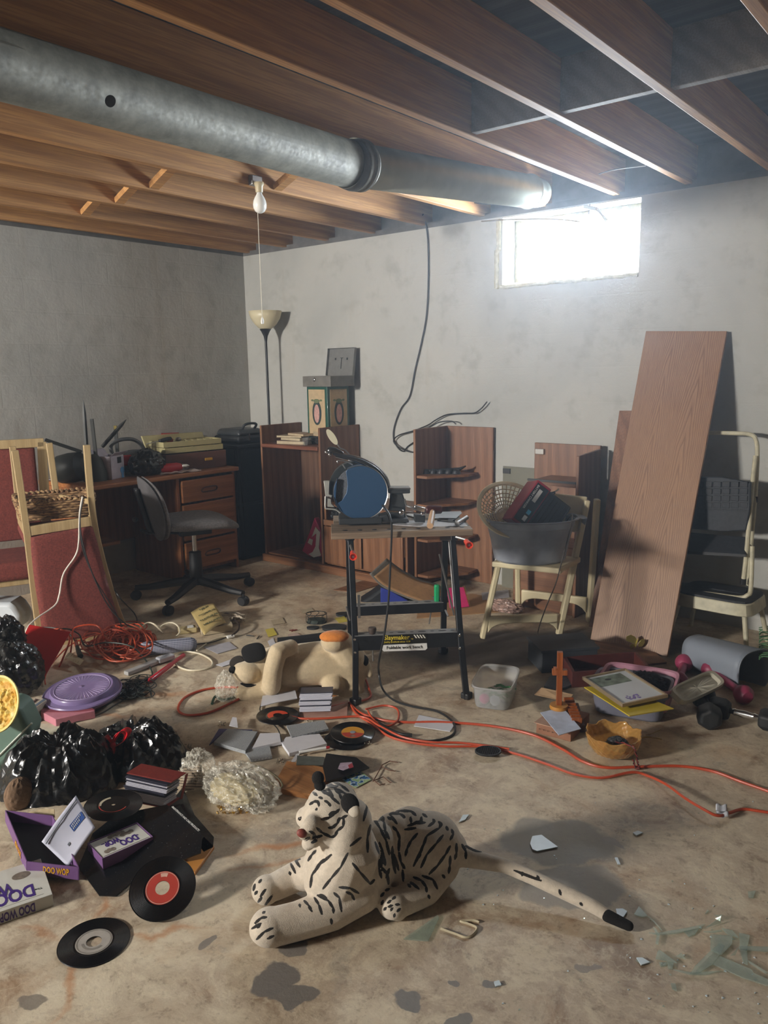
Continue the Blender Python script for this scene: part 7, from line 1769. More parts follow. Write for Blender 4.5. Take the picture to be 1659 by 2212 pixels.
# red folder, black bag, white container, yellow tray, teal cooler
rfA, rfB, rfC, rfD = F(62, 1352, .20), F(151, 1368, .16), F(92, 1471, .01), F(18, 1440, .06)
rf = solo(MB().prism([rfA, rfB, rfC, rfD], (0, .006, .006)), 'plastic_folder', plain('glossy_red', 'a01818', .4, var=.04), 'bright red rectangular board leaning against the black bag', 'board', bevel=.002)
solo(bag(F(28, 1450, .10), (.13, .12, .13), 14.3, amp=.16, fr=2.2), 'garbage_bag', M_BAG, 'black garbage bag at the left edge in front of the red board', 'bag')
solo(bag(F(12, 1385, .20) , (.10, .08, .11), 3.1, amp=.2, fr=2.4), 'garbage_bag', M_BAG, 'shiny knotted top of a black garbage bag at the left edge below the white container', 'bag')
wcn = thing('plastic_jug', 'translucent white plastic container at the left edge above the black bag', 'container', F(5, 1400, .2))
wref = F(20, 1400, .0)
MB().prism([A(x, y, wref) for x, y in ((-60, 1303), (18, 1303), (30, 1312), (42, 1330), (43, 1342), (36, 1364), (-20, 1352), (-60, 1350))], NH * .16).build('container', plain('translucent_white', 'b5bcc2', .4, var=.03), wcn, bevel=.02)
tlm = plain('teal_plastic', '5c7468', .6, var=.1, scale=12)
cl_ = thing('cooler', 'pale teal plastic cooler tilted over at the left edge', 'cooler', F(0, 1660))
cref_ = F(20, 1665, 0)
shp = [(-110, 1560), (-50, 1532), (16, 1522), (34, 1526), (44, 1538), (64, 1580), (60, 1600), (30, 1635), (0, 1662), (-40, 1690), (-110, 1720)]
MB().prism([A(x, y, cref_) for x, y in shp], NH * .12).build('shell', tlm, cl_, bevel=.02, seg=4)
MB().tube([A(x, y, cref_ - NH * .002) for x, y in ((-60, 1668), (0, 1630), (40, 1590), (69, 1562))], .004, 6).build('seam', plain('pale_seam', 'aab0a4', .6), cl_)
yb_ = thing('yellow_tray', 'yellow oval plastic bowl with crusty contents lying on the teal cooler', 'bowl', A(0, 1520, cref_))
yc0 = A(-6, 1520, cref_ - NH * .03)
YM = frame(yc0, UH + Vector((0, 0, .25)), z=(-NH * .78 + Vector((0, 0, .55)) + UH * .25)); ry0 = S(62, ref=yc0)
M_YELB = plain('soft_yellow_plastic', 'c9b766', .5, var=.04)
MB(YM).lathe([(0, -.05), (ry0 * .5, -.048), (ry0 * .82, -.02), (ry0 * .92, -.002), (ry0, 0), (ry0 * 1.01, -.006), (ry0 * .9, -.02)], 44, sx=.78).build('bowl', M_YELB, yb_)
k = N('dried_residue'); f = k.noise(k.coord('Object'), 22, 5, .7); k.set(Base=k.ramp(f, [(.42, 'b98718'), (.52, 'c9a84c'), (.6, 'd2c388')]), Roughness=.6); k.bump(f, .8, .01)
MB(YM @ T(0, 0, -.008)).surf(lambda u, v: (ry0 * .84 * v * .78 * math.cos(u * 2 * math.pi), ry0 * .84 * v * math.sin(u * 2 * math.pi), .012 * noise.noise(Vector((v * 6 * math.cos(u * 6.28), v * 6 * math.sin(u * 6.28), 3))) - .01), 48, 12, closed_u=True).build('residue', k.m, yb_)
# purple lid on the pink box
pkb = [F(90, 1536), F(118, 1554), F(196, 1540), F(150, 1500)]
pb2 = thing('pink_box', 'flat pink and dark rose box under the purple round lid', 'box', F(140, 1535))
MB().prism([F(88, 1537, .035), F(120, 1554, .035), F(205, 1535, .035), F(140, 1498, .035)], (0, 0, -.033)).build('body', plain('dusty_rose', 'b0707c', .6), pb2, bevel=.002)
MB().plate([F(88, 1534, .037), F(92, 1538, .037), F(170, 1537, .037), F(205, 1533, .037), F(140, 1497, .037)], .002).build('lid_face', plain('dark_rose', '7d3a44', .6), pb2)
plc = F(178, 1491, .06)
plm = thing('purple_lid', 'round translucent purple cake tin lid with radial ribs', 'lid', plc)
tilt = (Vector((0, 0, 1)) + UH * .05 - NH * .10).normalized()
PLM = frame(plc, UH, z=tilt); rl_ = S(81, ref=plc)
k = N('translucent_purple'); k.set(Base='83739e', Roughness=.28, Trans=.2, IOR=1.3, Coat=.3); M_PUR = k.m
MB(PLM).lathe([(0, .016), (rl_ * .10, .018), (rl_ * .70, .012), (rl_ * .78, .016), (rl_ * .80, .012), (rl_ * .82, -.002), (rl_ * .95, -.006), (rl_ * .985, -.002), (rl_, -.006), (rl_ * .99, -.016)], 72).build('lid_disc', M_PUR, plm, solid=.0015)
mb = MB(PLM)
for i in range(40):
    a = i / 40 * 2 * math.pi; mb.tube([(r * math.cos(a), r * math.sin(a), .0175 - .004 * r / rl_) for r in (rl_ * .28, rl_ * .66)], .0012, 4)
mb.build('ribs', plain('pale_violet', 'a597b8', .35), plm)
MB(PLM).tube([(rl_ * .70 * math.cos(a), rl_ * .70 * math.sin(a), .015) for a in [q / 60 * 2 * math.pi for q in range(60)]], .0016, 5, True).build('inner_ring', MC['pale_violet'], plm)
# small printed carton
fb = thing('printed_carton', 'white carton printed with dark letters and a blue band, left of the purple lid', 'box', F(80, 1535))
FBt = [F(57, 1526, .06), F(69, 1509, .075), F(101, 1512, .065), F(67, 1535, .055)]
FBt = [F(54, 1524, .06), F(80, 1504, .06), F(101, 1512, .06), F(66, 1536, .06)]
MB().prism(FBt, (0, 0, -.055)).build('body', plain('cream_carton', 'b3a693', .7), fb, bevel=.001)
FLt = [p + Vector((0, 0, .001)) for p in FBt]
MB().plate([FLt[0].lerp(FLt[3], .68), FLt[1].lerp(FLt[2], .68), FLt[1].lerp(FLt[2], .93), FLt[0].lerp(FLt[3], .93)], .001).build('blue_band', plain('slate_blue_print', '55606e', .6), fb)
FBM = frame((FLt[0] + FLt[1] + FLt[2] + FLt[3]) / 4 + (FLt[0] - FLt[3]) * .16 + Vector((0, 0, .0015)), FLt[1] - FLt[0], FLt[0] - FLt[3])
text('carton_lettering', 'FLAV', .026, FBM, plain('maroon_ink', '3a1c1c', .6), fb, bold=.001)
sheet('paper_sheet', [(72, 1562), (130, 1564), (118, 1603), (92, 1606), (66, 1628)], .004, .0015, plain('ivory_paper', 'bab7a2', .8), 'ivory sheet of paper between the teal cooler and the black garbage bag', 'paper')
# black wire tangle
rgw = random.Random(5); pts_ = []
for i in range(34):
    cx_, cy_ = rgw.uniform(265, 315), rgw.uniform(1462, 1500); ph = rgw.uniform(0, 6); ra = rgw.uniform(10, 30)
    for t in range(5): a = ph + t * 1.2; pts_.append(F(cx_ + ra * math.cos(a), cy_ + ra * .45 * math.sin(a), .005 + .0012 * i * .6 + rgw.uniform(0, .008)))
cable('string_lights', pts_, .0022, plain('green_black_wire', '171d19', .5), 'tangle of thin black green wire right of the purple lid', 'cord', sub=4, n=5)
cable('black_lead', oncable([(115, 1558), (150, 1560), (200, 1540), (250, 1510), (290, 1480), (320, 1468)], .005), .004, M_BLKCORD, 'black lead running in front of the pink box', 'cord')
cable('black_lead', oncable([(300, 1490), (250, 1522), (220, 1540), (180, 1555), (150, 1562)], .004), .003, plain('dark_brown_cord', '3a3228', .5), 'brown lead running beside the black lead in front of the pink box', 'cord')
# paperback book and lace
pbk = thing('paperback_book', 'thick tan paperback with its printed cover folded up, by the office chair', 'book', F(450, 1375))
pA, pB, pC, pD = F(437, 1375), F(503, 1364), F(488, 1330), F(425, 1345)
pC = pB + (pD - pA)
MB().prism([p + Vector((0, 0, .004)) for p in (pA, pB, pC, pD)], (0, 0, .038)).build('pages', plain('aged_pages', 'b4a68a', .8), pbk)
cvr = [F(441, 1372, .045), F(412, 1323, .055), F(462, 1303, .11), F(488, 1345, .05)]
mbc = MB()
def cov(u, v): 
    p = cvr[0].lerp(cvr[3], u).lerp(cvr[1].lerp(cvr[2], u), v); return p + Vector((0, 0, .012 * math.sin(u * 3.1)))
mbc.surf(cov, 10, 8).build('cover', plain('tan_cover', 'b09c68', .5, var=.04), pbk, solid=.002)
cn_ = (cvr[3] - cvr[0]).cross(cvr[1] - cvr[0]).normalized(); cn_ = cn_ if cn_.z > 0 else -cn_
for i, (s_, w_) in enumerate((('NEW', .5), ('CHOICES IN', .85), ('NATURAL', .9), ('HEALING', .8))):
    c_ = cov(.5, .84 - i * .21) + cn_ * .006
    sz_ = .026 if i != 1 else .019
    text('cover_title', s_, sz_, frame(c_, cvr[3] - cvr[0] + (cvr[2] - cvr[1]), z=cn_), plain('cover_ink', '1f3528', .6), pbk, .0004, bold=.0004, sx=1.0)
lc = thing('lace_doily', 'crumpled white crocheted lace beside the paperback', 'cloth', F(505, 1340))
rgl = random.Random(2); mb = MB(); c0_ = F(503, 1338, .02); pts_ = []
for i in range(60):
    a = rgl.uniform(0, 6.28); r_ = .075 * math.sqrt(rgl.random()); pts_.append(c0_ + UH * r_ * math.cos(a) + NH * r_ * math.sin(a) * .8 + Vector((0, 0, rgl.uniform(-.01, .03))))
mb.tube(spline(pts_, 5), .005, 5).build('lace', plain('lace_white', 'b3a795', .9), lc)
# wire candle basket, dark ovals, notes
wbk2 = thing('wire_basket', 'small black scrollwork wire candle holder on the floor behind the plush dog', 'candle holder', F(684, 1345))
wm = frame(F(684, 1345, 0), UH, z=(0, 0, 1)); rw = S(22, ref=F(684, 1345))
mb = MB(wm)
circ = lambda r, z, n=32: [(r * math.cos(q / n * 6.2832), r * .75 * math.sin(q / n * 6.2832), z) for q in range(n)]
mb.tube(circ(rw, .055), .0025, 6, True).tube(circ(rw * .95, .004), .0025, 6, True)
for i in range(8):
    a = i / 8 * 6.2832; p = Vector((rw * math.cos(a), rw * .75 * math.sin(a), 0)); t_ = Vector((-math.sin(a), .75 * math.cos(a), 0)) * .012
    mb.tube(spline([p + Vector((0, 0, .004)), p + t_ + Vector((0, 0, .02)), p + Vector((0, 0, .035)), p - t_ + Vector((0, 0, .045)), p + Vector((0, 0, .055))], 4), .0018, 5)
mb.build('wirework', M_IRON, wbk2)
MB(wm).lathe([(0, .003), (rw * .9, .003), (rw * .9, .022), (0, .022)], 28, sy=.75).build('candle', plain('grey_green_wax', '2f3833', .5), wbk2)
for (x, y, w_, h_, z_, lab) in ((676, 1356, 13, 6, .01, 'small black oval cap left of the black dish on the floor'), (722, 1356, 26, 12, .015, 'black oval dish lying in front of the wire candle holder'), (742, 1327, 16, 8, .012, 'black oval lump beside the rear leg of the workbench')):
    c = F(x, y, z_ * .5); solo(MB(frame(Vector((c.x, c.y, 0)), UH, z=(0, 0, 1))).lathe([(0, 0), (S(w_, ref=c), 0), (S(w_, ref=c) * 1.05, z_), (S(w_, ref=c) * .9, z_ * 1.1), (0, z_ * .8)], 28, sy=.75), 'oval_dish', M_DARK, lab, 'dish')
M_NOTE = plain('yellow_note', 'c2b24a', .7, var=.05)
for (pts_, mt, lab) in ((((573, 1360), (590, 1356), (599, 1371), (580, 1376)), M_NOTE, 'yellow sticky note on the floor behind the dog ear'), (((723, 1335), (744, 1331), (752, 1342), (732, 1345)), M_NOTE, 'yellow sticky note beside the rear leg of the workbench'),
                        (((578, 1385), (590, 1378), (596, 1392), (583, 1396)), M_PAPER, 'small white paper touching the dog black ear'), (((622, 1370), (640, 1366), (660, 1378), (655, 1384), (622, 1385)), plain('pinkish_paper', 'b8a094', .8), 'pinkish paper lying behind the plush dog back'),
                        (((585, 1340), (610, 1334), (616, 1345), (590, 1350)), plain('dusty_paper', 'a8997f', .8), 'dusty torn paper on the floor left of the wire candle holder'), (((648, 1318), (672, 1313), (680, 1320), (655, 1325)), plain('dusty_paper', 'a8997f', .8), 'dusty flat plastic scrap behind the wire candle holder'),
                        (((440, 1398), (495, 1386), (512, 1400), (470, 1412)), plain('greyish_paper', 'a7a5ab', .8), 'flat grey paper square left of the dog head'), (((466, 1436), (500, 1424), (505, 1432), (480, 1440)), M_PAPER, 'white paper corner sticking out beside the dog nose')):
    sheet('paper_scrap', pts_, .004, .0015, mt, lab, 'paper')
for (pts_, lab) in ((((532, 1372), (548, 1374)), 'thin dark stick on the floor between the paperback and the yellow note'), (((555, 1380), (560, 1374)), 'tiny dark hook on the floor beside the dog ear')):
    solo(MB().tube([F(*p, .004) for p in pts_], .003, 6), 'stick', M_IRON, lab, 'stick')
hc = thing('hair_clips', 'small red hair clips lying behind the plush dog', 'hair clip', F(632, 1361))
for i in range(3): MB().tube([F(625 + i * 5, 1362 + (i % 2) * 2, .005), F(634 + i * 4, 1360, .006)], .0028, 6).build('clip', plain('clip_red', '7c2a22', .4), hc)
# clear bag with green clip next to the dog nose
M_FILM = N('clear_film')
def _film(k):
    v = k.coord('Object'); n = k.noise(v, 22, 3, .6, 1.5); r = k.math('ABSOLUTE', k.math('SUBTRACT', n, .5))
    k.set(Base=(.80, .77, .66), Roughness=.10, IOR=1.5, Coat=1.0, Alpha=k.ramp(r, [(0, .5), (.05, .16), (.2, .2)])); k.bump(r, .4, .010)
_film(M_FILM); M_FILM = M_FILM.m
solo(bag(F(488, 1490, .05), (.045, .035, .07), 8.8, amp=.35, nu=48, nv=28), 'clear_bag', M_FILM, 'small crumpled clear bag standing beside the dog nose', 'bag')
solo(MB().tube(spline(oncable([(458, 1520), (465, 1505, .012), (480, 1512), (500, 1508, .012), (510, 1502)], .006), 5), .006, 6), 'green_clip', plain('dark_green_foil', '23402f', .4), 'dark green coil under the small clear bag', 'clip')

# ================================================================== black garbage bag heap and records
def slump(c, ang, r, h, seed, tie=None):
    m = T(c) @ Matrix.Rotation(ang, 4, 'Z')
    def fn(u, v):
        a = u * 2 * math.pi; d = 1 - v; rr_ = d ** .75
        x, y = rr_ * math.cos(a), rr_ * math.sin(a)
        q = Vector((x * 2.2 + seed, y * 2.2, seed * .7)); n1 = noise.noise(q); rid = 1 - 2.5 * abs(noise.noise(q * 2.1 + Vector((n1, 0, 0)) * 1.4)); rid2 = 1 - 2.5 * abs(noise.noise(q * 4.7))
        fo = 1 - 2.6 * abs(noise.noise(Vector((math.cos(a) * 3.4 + seed, math.sin(a) * 3.4, rr_ * 1.3)))); fo2 = 1 - 2.6 * abs(noise.noise(Vector((math.cos(a) * 8 + n1, math.sin(a) * 8 + seed, rr_ * 2.2 + rid * .2))))
        z = h * (1 - d ** 2.6) * (1 + .35 * n1) + (.012 * rid + .026 * fo * min(1, d * 3) + .010 * fo2 * min(1, d * 3)) * (1 - d ** 8) + .004
        w = 1 + .10 * n1 * d + .04 * rid2 * d
        return m @ Vector((x * r[0] * w, y * r[1] * w, max(.003, z)))
    return MB().surf(fn, 110, 48, closed_u=True)
UA = math.atan2(UH.y, UH.x)
gb = thing('garbage_bag', 'large black garbage bag tied with a red ribbon, slumped on the floor', 'bag', F(200, 1690))
g1_ = slump(F(125, 1695, 0) + NH * .02, UA, (.21, .17), .15, 4.2); g2_ = slump(F(285, 1650, 0) + NH * .03, UA - .2, (.20, .16), .10, 11.9)
merge(g1_, g2_).build('bag_body', M_BAG, gb)
M_TIE = plain('red_tie', 'c01a24', .3, var=.06, coat=.3)
tref = A(240, 1612, F(215, 1660, 0))
def TI(x, y, o=0.0): return A(x, y, tref - NH * o)
def ribbon(pts, w0, nm='tie_loop'):
    mb = MB(); P_ = spline([TI(*p) for p in pts], 6); n = len(P_); sd = UH * .6 + Vector((0, 0, .4)); L_ = []
    def fn(u, v): i = min(n - 1, int(v * (n - 1) + .5)); w = w0 * (.55 + .9 * math.sin(math.pi * v)); return P_[i] + sd * w * (u - .5) + NH * .004 * math.sin(u * 9)
    return mb.surf(fn, 6, n - 1).build(nm, M_TIE, gb, solid=.0015)
ribbon([(243, 1610, .02), (248, 1596, .03), (262, 1578, .03), (276, 1582, .02), (268, 1600, .02), (250, 1612, .02)], .035)
ribbon([(240, 1606, .02), (228, 1592, .03), (218, 1598, .02), (228, 1604, .02), (240, 1610, .02)], .028)
ribbon([(242, 1610, .02), (236, 1622, .03), (222, 1634, .03)], .02, 'tie_tail'); ribbon([(244, 1610, .02), (244, 1625, .03), (239, 1642, .03)], .02, 'tie_tail')
MB().ball(TI(243, 1609, .025), .012, 12).build('knot', M_TIE, gb)
solo(bag(F(34, 1728, .04) + NH * .03, (.035, .05, .06), 6.1, amp=.06), 'sack', plain('beige_fabric', '6c5540', .9, bump=.4), 'beige woven sack corner poking out below the black garbage bag', 'sack')
sheet('paper_scrap', [(60, 1755, .05), (92, 1747, .06), (117, 1748, .055), (118, 1766, .04), (88, 1764, .04)], 0, .004, plain('crumpled_tan_paper', 'a89878', .8, bump=.4), 'crumpled cream and yellow paper between the black bag and the purple lid box', 'paper')
def record(label, c, r, nrm, lab_col, hole=.019, ring=None, M=None, stack=1, lr=.045, name='vinyl_record', hx=None, grp=None):
    m = frame(c, UH - Vector(nrm) * UH.dot(Vector(nrm)), z=nrm); t = thing(name, label, 'record', M=m, group=grp)
    n_ = 12; prof = [(hole, 0)] + [(lr + .001, 0)]; 
    for i in range(26):
        rr_ = lr + .004 + (r - lr - .006) * i / 25; prof.append((rr_, .0004 if i % 2 else -.0002))
    prof += [(r - .001, .0006), (r, -.001), (r - .001, -.0018), (hole, -.0018), (hole, 0)]
    MB(m).lathe(prof, 72).build('disc', M_VIN, t)
    if lab_col is not None:
        MB(m).lathe([(hole, .0004), (hole, .0008), (lr, .0008), (lr, .0004)], 48).build('label', lab_col, t)
        for nm, lo, hi, a0, a1, c_ in (ring or []):
            MB(m).lathe([(lo, .0009), (lo, .0012), (hi, .0012), (hi, .0009)], 40, a0=math.radians(a0), a1=math.radians(a1)).build(nm, c_, t)
    return t, m
k = N('black_vinyl'); k.set(Base='0b0b0d', Roughness=.24, Coat=.2); M_VIN = k.m
RR = .0885
M_LRED = plain('label_red', 'a8382c', .5, var=.05); M_LWH = plain('label_silver', 'a09a92', .5, var=.12, scale=40); M_LORG = plain('label_bright_orange', 'd2492a', .5, var=.04); M_LYEL = plain('label_gold', 'c98f2c', .5, var=.05); M_CRMP = plain('label_cream', 'b9b09a', .5)
t, m = record('black record with a worn silver label lying flat near the bottom left corner', F(203, 2034, .004), RR, Vector((.02, 0, 1)).normalized(), M_LWH, ring=[('label_ring', .040, .043, 0, 360, plain('label_grey', '7d7870', .5)), ('label_print', .024, .030, 200, 330, plain('label_grey', '7d7870', .5))])
nl = (-NH * .50 + Vector((0, 0, .86)) + UH * .05).normalized()
t, m = record('black single record with a red label leaning on the black sleeve', F(351, 1918, .052), RR, nl, M_LRED, ring=[('label_ring', .042, .0435, 0, 360, plain('label_pale', 'c9a090', .5)), ('label_print', .030, .040, 78, 108, plain('label_pale', 'c9a090', .5))])
t, m = record('black record with a faint red ringed dark label on the black sleeve', F(245, 1738, .09), RR, (Vector((0, 0, 1)) + UH * .08 - NH * .02).normalized(), M_VIN, ring=[('label_ring', .041, .044, 180, 350, M_LRED), ('label_ring', .036, .044, 120, 200, M_CRMP)], hole=.006)
t, m = record('black record with a bright orange label in front of the white paper by the dog', F(600, 1545, .018), RR, (Vector((0, 0, 1)) + UH * .03).normalized(), M_VIN, ring=[('label_half', .019, .043, 20, 225, M_LORG)])
t, m = record('bottom record of the two stacked behind the tiger head', F(748, 1597, .008), RR, Vector((0, 0, 1)), M_VIN)
t, m = record('black record with an orange and yellow label, upper of two behind the tiger head', F(762, 1582, .02), RR, (Vector((0, 0, 1)) + UH * .04 - NH * .04).normalized(), M_LYEL, ring=[('label_half', .012, .044, 190, 350, M_LRED), ('label_print', .02, .038, 250, 290, M_CRMP)], hole=.006)
MB(m).lathe([(0, .0013), (.011, .0013), (.011, .0016), (0, .0016)], 20).build('spindle_hole', plain('blue_grey_floor', '8a93a0', .5), t)
# black glossy sleeve and its neighbours
k = N('black_gloss_card'); v = k.coord('Object'); k.set(Base=k.ramp(k.noise(v, 260, 2), [(.70, '121417'), (.76, '9a9c9e')]), Roughness=.25, Coat=.3); k.bump(k.noise(v, 6, 3), .4, .02); M_BGL = k.m
sv = thing('product_sleeve', 'large glossy black cardboard sleeve with white lettering under the records', 'cardboard', F(300, 1830))
SVP = [(169, 1873, .01), (200, 1800, .05), (250, 1760, .06), (360, 1738, .05), (400, 1768, .05), (437, 1803, .055), (434, 1842, .04), (380, 1862, .02), (300, 1892, .008), (250, 1935, .006), (214, 1934, .006)]
MB().plate([F(*p) for p in SVP], .003).build('front', M_BGL, sv)
MB().plate([F(x, y, .012) for x, y in ((362, 1742), (395, 1700), (420, 1760), (462, 1808), (460, 1830), (440, 1840), (410, 1800))], .004).build('back_flap', M_BGL, sv)
sA, sB = F(358, 1739, .054), F(428, 1803, .057)
text('sleeve_lettering', 'MAINTENANCE AND CARE PRODUCTS', .0105, frame((sA + sB) / 2 + Vector((0, 0, .003)) + UH * .012, sB - sA, z=(0, 0, 1)), M_WHITEP, sv, .0003, sx=1.0)
MB().plate([F(228, 1880, .014), F(250, 1873, .014), F(255, 1882, .014), F(235, 1888, .014)], .001).build('price_label', M_PAPER, sv)
oc_ = thing('tan_envelope', 'bright tan folded cardboard corner sticking out from under the black sleeve', 'cardboard', F(430, 1850))
MB().prism([F(392, 1858, .012), F(441, 1806, .012), F(463, 1828, .012), F(421, 1886, .012)], (0, 0, -.01)).build('fold', plain('ochre_card', 'b07634', .5, var=.06), oc_, bevel=.002)
# flip albums
def album(label, face, back, cover_mat, cat='photo album', n=18, grp=None):
    """face: page-edge quad in the picture, bottom-left, bottom-right, top-right, top-left; back: depth vector"""
    t = thing('photo_album', label, cat, (face[0] + face[1]) / 2)
    rg_ = random.Random(n)
    for i in range(n):
        v0_, v1_ = i / n, (i + .55) / n
        a, b = face[0].lerp(face[3], v0_), face[1].lerp(face[2], v0_); c, d = face[1].lerp(face[2], v1_), face[0].lerp(face[3], v1_)
        e = (b - a) * rg_.uniform(-.03, .03)
        MB().prism([a + e, b + e, c + e, d + e], back).build('page', M_PG if rg_.random() < .72 else M_PGD, t)
    return t
M_PG = plain('page_white', 'c3c3cf', .5, var=.03); M_PGD = plain('page_dark', '3a3a48', .4)
aq = [F(263, 1727, .075), F(352, 1745, .07), None, None]
aq = [A(264, 1726, F(300, 1760, 0)), A(350, 1744, F(300, 1760, 0)), A(362, 1694, F(300, 1760, 0) + NH * .03), A(273, 1674, F(300, 1760, 0) + NH * .03)]
al = album('thick red covered photo album with fanned white pages', aq, NH * .05 + UH * .03, None, n=17)
M_RCV = plain('red_leatherette', '7e2a22', .5, bump=.3)
up1 = (aq[3] - aq[0]).normalized() * .004
MB().prism([aq[3] + up1, aq[2] + up1 + UH * .012, aq[2] + up1 + NH * .06 + UH * .045, aq[3] + up1 + NH * .06 + UH * .03], up1 * .8).build('cover', M_RCV, al)
MB().prism([aq[0] - up1, aq[1] - up1 + UH * .012, aq[1] - up1 + NH * .06 + UH * .045, aq[0] - up1 + NH * .06 + UH * .03], up1 * .8).build('cover', M_RCV, al)
MB().prism([aq[1] - up1 + NH * .055 + UH * .045, aq[2] + up1 + NH * .055 + UH * .045, aq[2] + up1 + NH * .06 + UH * .05, aq[1] - up1 + NH * .06 + UH * .05], UH * .003).build('spine', M_RCV, al)
ar = F(680, 1545, 0)
bq = [A(645, 1538, ar), A(712, 1536, ar), A(718, 1494, ar + NH * .05), A(648, 1496, ar + NH * .05)]
al2 = album('photo album with dark and white pages in front of the plush dog hind leg', bq, NH * .06, None, n=15)
MB().prism([F(648, 1552, .003), F(750, 1548, .003), F(752, 1514, .01), F(700, 1520, .006), F(648, 1535, .006)], (0, 0, .004)).build('cover', plain('dusty_pink_card', 'a07a6c', .7), al2, bevel=.001)
# corduroy cloth, clear bag, gold chain
k = N('beige_corduroy'); v = k.coord('Object', (1, 1, 1)); w = k.n('ShaderNodeTexWave'); w.inputs['Scale'].default_value = 34; w.bands_direction = 'Z'; k.l(k.coord('Object', rot=(0.5, .3, .2)), w.inputs[0]); k.set(Base=k.ramp(w.outputs['Fac'], [(.2, '5d5043'), (.5, '9c8d78')]), Roughness=.9)
solo(cloth_pts([F(380, 1672, .02), F(435, 1655, .06), F(440, 1700, .03), F(395, 1712, .01)], 4, .01), 'corduroy_cloth', k.m, 'beige striped corduroy cloth under the left end of the clear bag', 'cloth', solid=.004)
clb = thing('clear_plastic_bag', 'large crumpled clear plastic bag with yellowish tint in front of the red tied bag', 'bag', F(505, 1730))
bag(F(520, 1700, .045), (.135, .085, .062), 12.3, amp=.26, fr=2.0, nu=110, nv=60).build('film', M_FILM, clb)
bag(F(430, 1665, .05), (.06, .05, .065), 19.5, amp=.3, fr=1.8, nu=70, nv=40).build('film_neck', M_FILM, clb)
bag(F(510, 1705, .035), (.10, .06, .035), 15.3, amp=.2, fr=2).build('inner_wrapping', plain('yellowish_tissue', 'a89a72', .5, var=.15), clb)
cable('elastic_loop', oncable([(533, 1662, .06), (550, 1655, .075), (575, 1663, .07), (600, 1680, .05), (610, 1697, .035), (600, 1702, .03), (580, 1685, .05), (560, 1668, .07)], 0), .003, plain('olive_elastic', '6d654a', .6), 'thin olive elastic loop around the right end of the clear bag', 'band')
gch = thing('gold_chain', 'small heap of gold chain jewellery under the clear bag', 'jewellery', F(500, 1750))
rgc = random.Random(9); mb = MB()
for i in range(46):
    c = F(rgc.uniform(470, 540), rgc.uniform(1738, 1756), rgc.uniform(.003, .012)); a = rgc.uniform(0, 3)
    m_ = T(c) @ Euler((rgc.uniform(0, 3), rgc.uniform(0, 3), a)).to_matrix().to_4x4()
    mb.tube([(.005 * math.cos(q * .785), .0035 * math.sin(q * .785), 0) for q in range(8)], .0013, 5, True, m_)
mb.build('chain_links', plain('gold_metal', 'b8913a', .3, .9), gch)
M_SILV = plain('rhinestone_silver', 'b0a898', .25, .8)
for x, y, lab in ((605, 1643, 'silver bead cluster brooch left of the wooden plank'), (795, 1602, 'silver bead cluster brooch right of the stacked records'), (405, 1612, 'small gold and silver brooch right of the black garbage bag'), (480, 1563, 'small silver jewellery beside the white triangular paper'), (668, 1557, 'small silver bead cluster between the records')):
    mb = MB(); rg_ = random.Random(x)
    for i in range(22): mb.ball(F(x + rg_.uniform(-8, 8), y + rg_.uniform(-5, 5), rg_.uniform(.003, .014)), .0028, 8)
    solo(mb, 'brooch', M_SILV, lab, 'jewellery')
# plank, sleeves, photo, notebooks
k = wood('pine_plank', 'b98048', '7a4a24', 0, 1.0, .5)
sheet('wooden_plank', [(588, 1700), (620, 1644), (728, 1662), (672, 1716)], .022, .02, k, 'short orange brown wooden plank lying behind the tiger head', 'plank')
mg = thing('black_magazine', 'curled black printed magazine lying on the wooden plank behind the tiger', 'magazine', F(745, 1655))
MQ = [F(697, 1655, .03), F(705, 1627, .03), F(770, 1636, .035), F(798, 1658, .02), F(760, 1672, .02), F(705, 1688, .025)]
MB().plate(MQ, .004).build('cover', plain('black_print', '121114', .3, var=.3, scale=12), mg)
MB().plate([F(730, 1660, .036), F(735, 1648, .037), F(760, 1646, .037), F(764, 1655, .036), F(742, 1664, .036)], .001).build('cover_picture', plain('mauve_print', 'a08fa0', .4, var=.3, scale=60), mg)
MB().plate([F(752, 1653, .038), F(760, 1648, .038), F(764, 1657, .037), F(755, 1660, .037)], .001).build('cover_accent', plain('print_crimson', '94303c', .4), mg)
ph = thing('photograph', 'glossy colour photograph with green and blue tones right of the black magazine', 'photograph', F(775, 1680))
PQ = [F(738, 1682, .008), F(778, 1664, .008), F(802, 1684, .004), F(768, 1702, .004)]
k = N('garden_photo'); f = k.noise(k.coord('Object'), 38, 3, .5, .8); k.set(Base=k.ramp(f, [(.35, '16302a'), (.45, '2f66a0'), (.5, 'b8c0c0'), (.56, '7fa06c'), (.7, 'a2b48c')]), Roughness=.25)
MB().plate(PQ, .001).build('print', k.m, ph)
k = N('grey_chevron_card'); v = k.coord('Object', (1, 1, 1)); w = k.n('ShaderNodeTexWave'); w.inputs['Scale'].default_value = 46; w.inputs['Distortion'].default_value = 4; w.inputs['Detail Scale'].default_value = 6; k.l(v, w.inputs[0]); k.set(Base=k.ramp(w.outputs['Fac'], [(.2, '7d8184'), (.7, '9da2a6')]), Roughness=.4); M_CHV = k.m
GP = 'grey patterned photo wallets among the records'
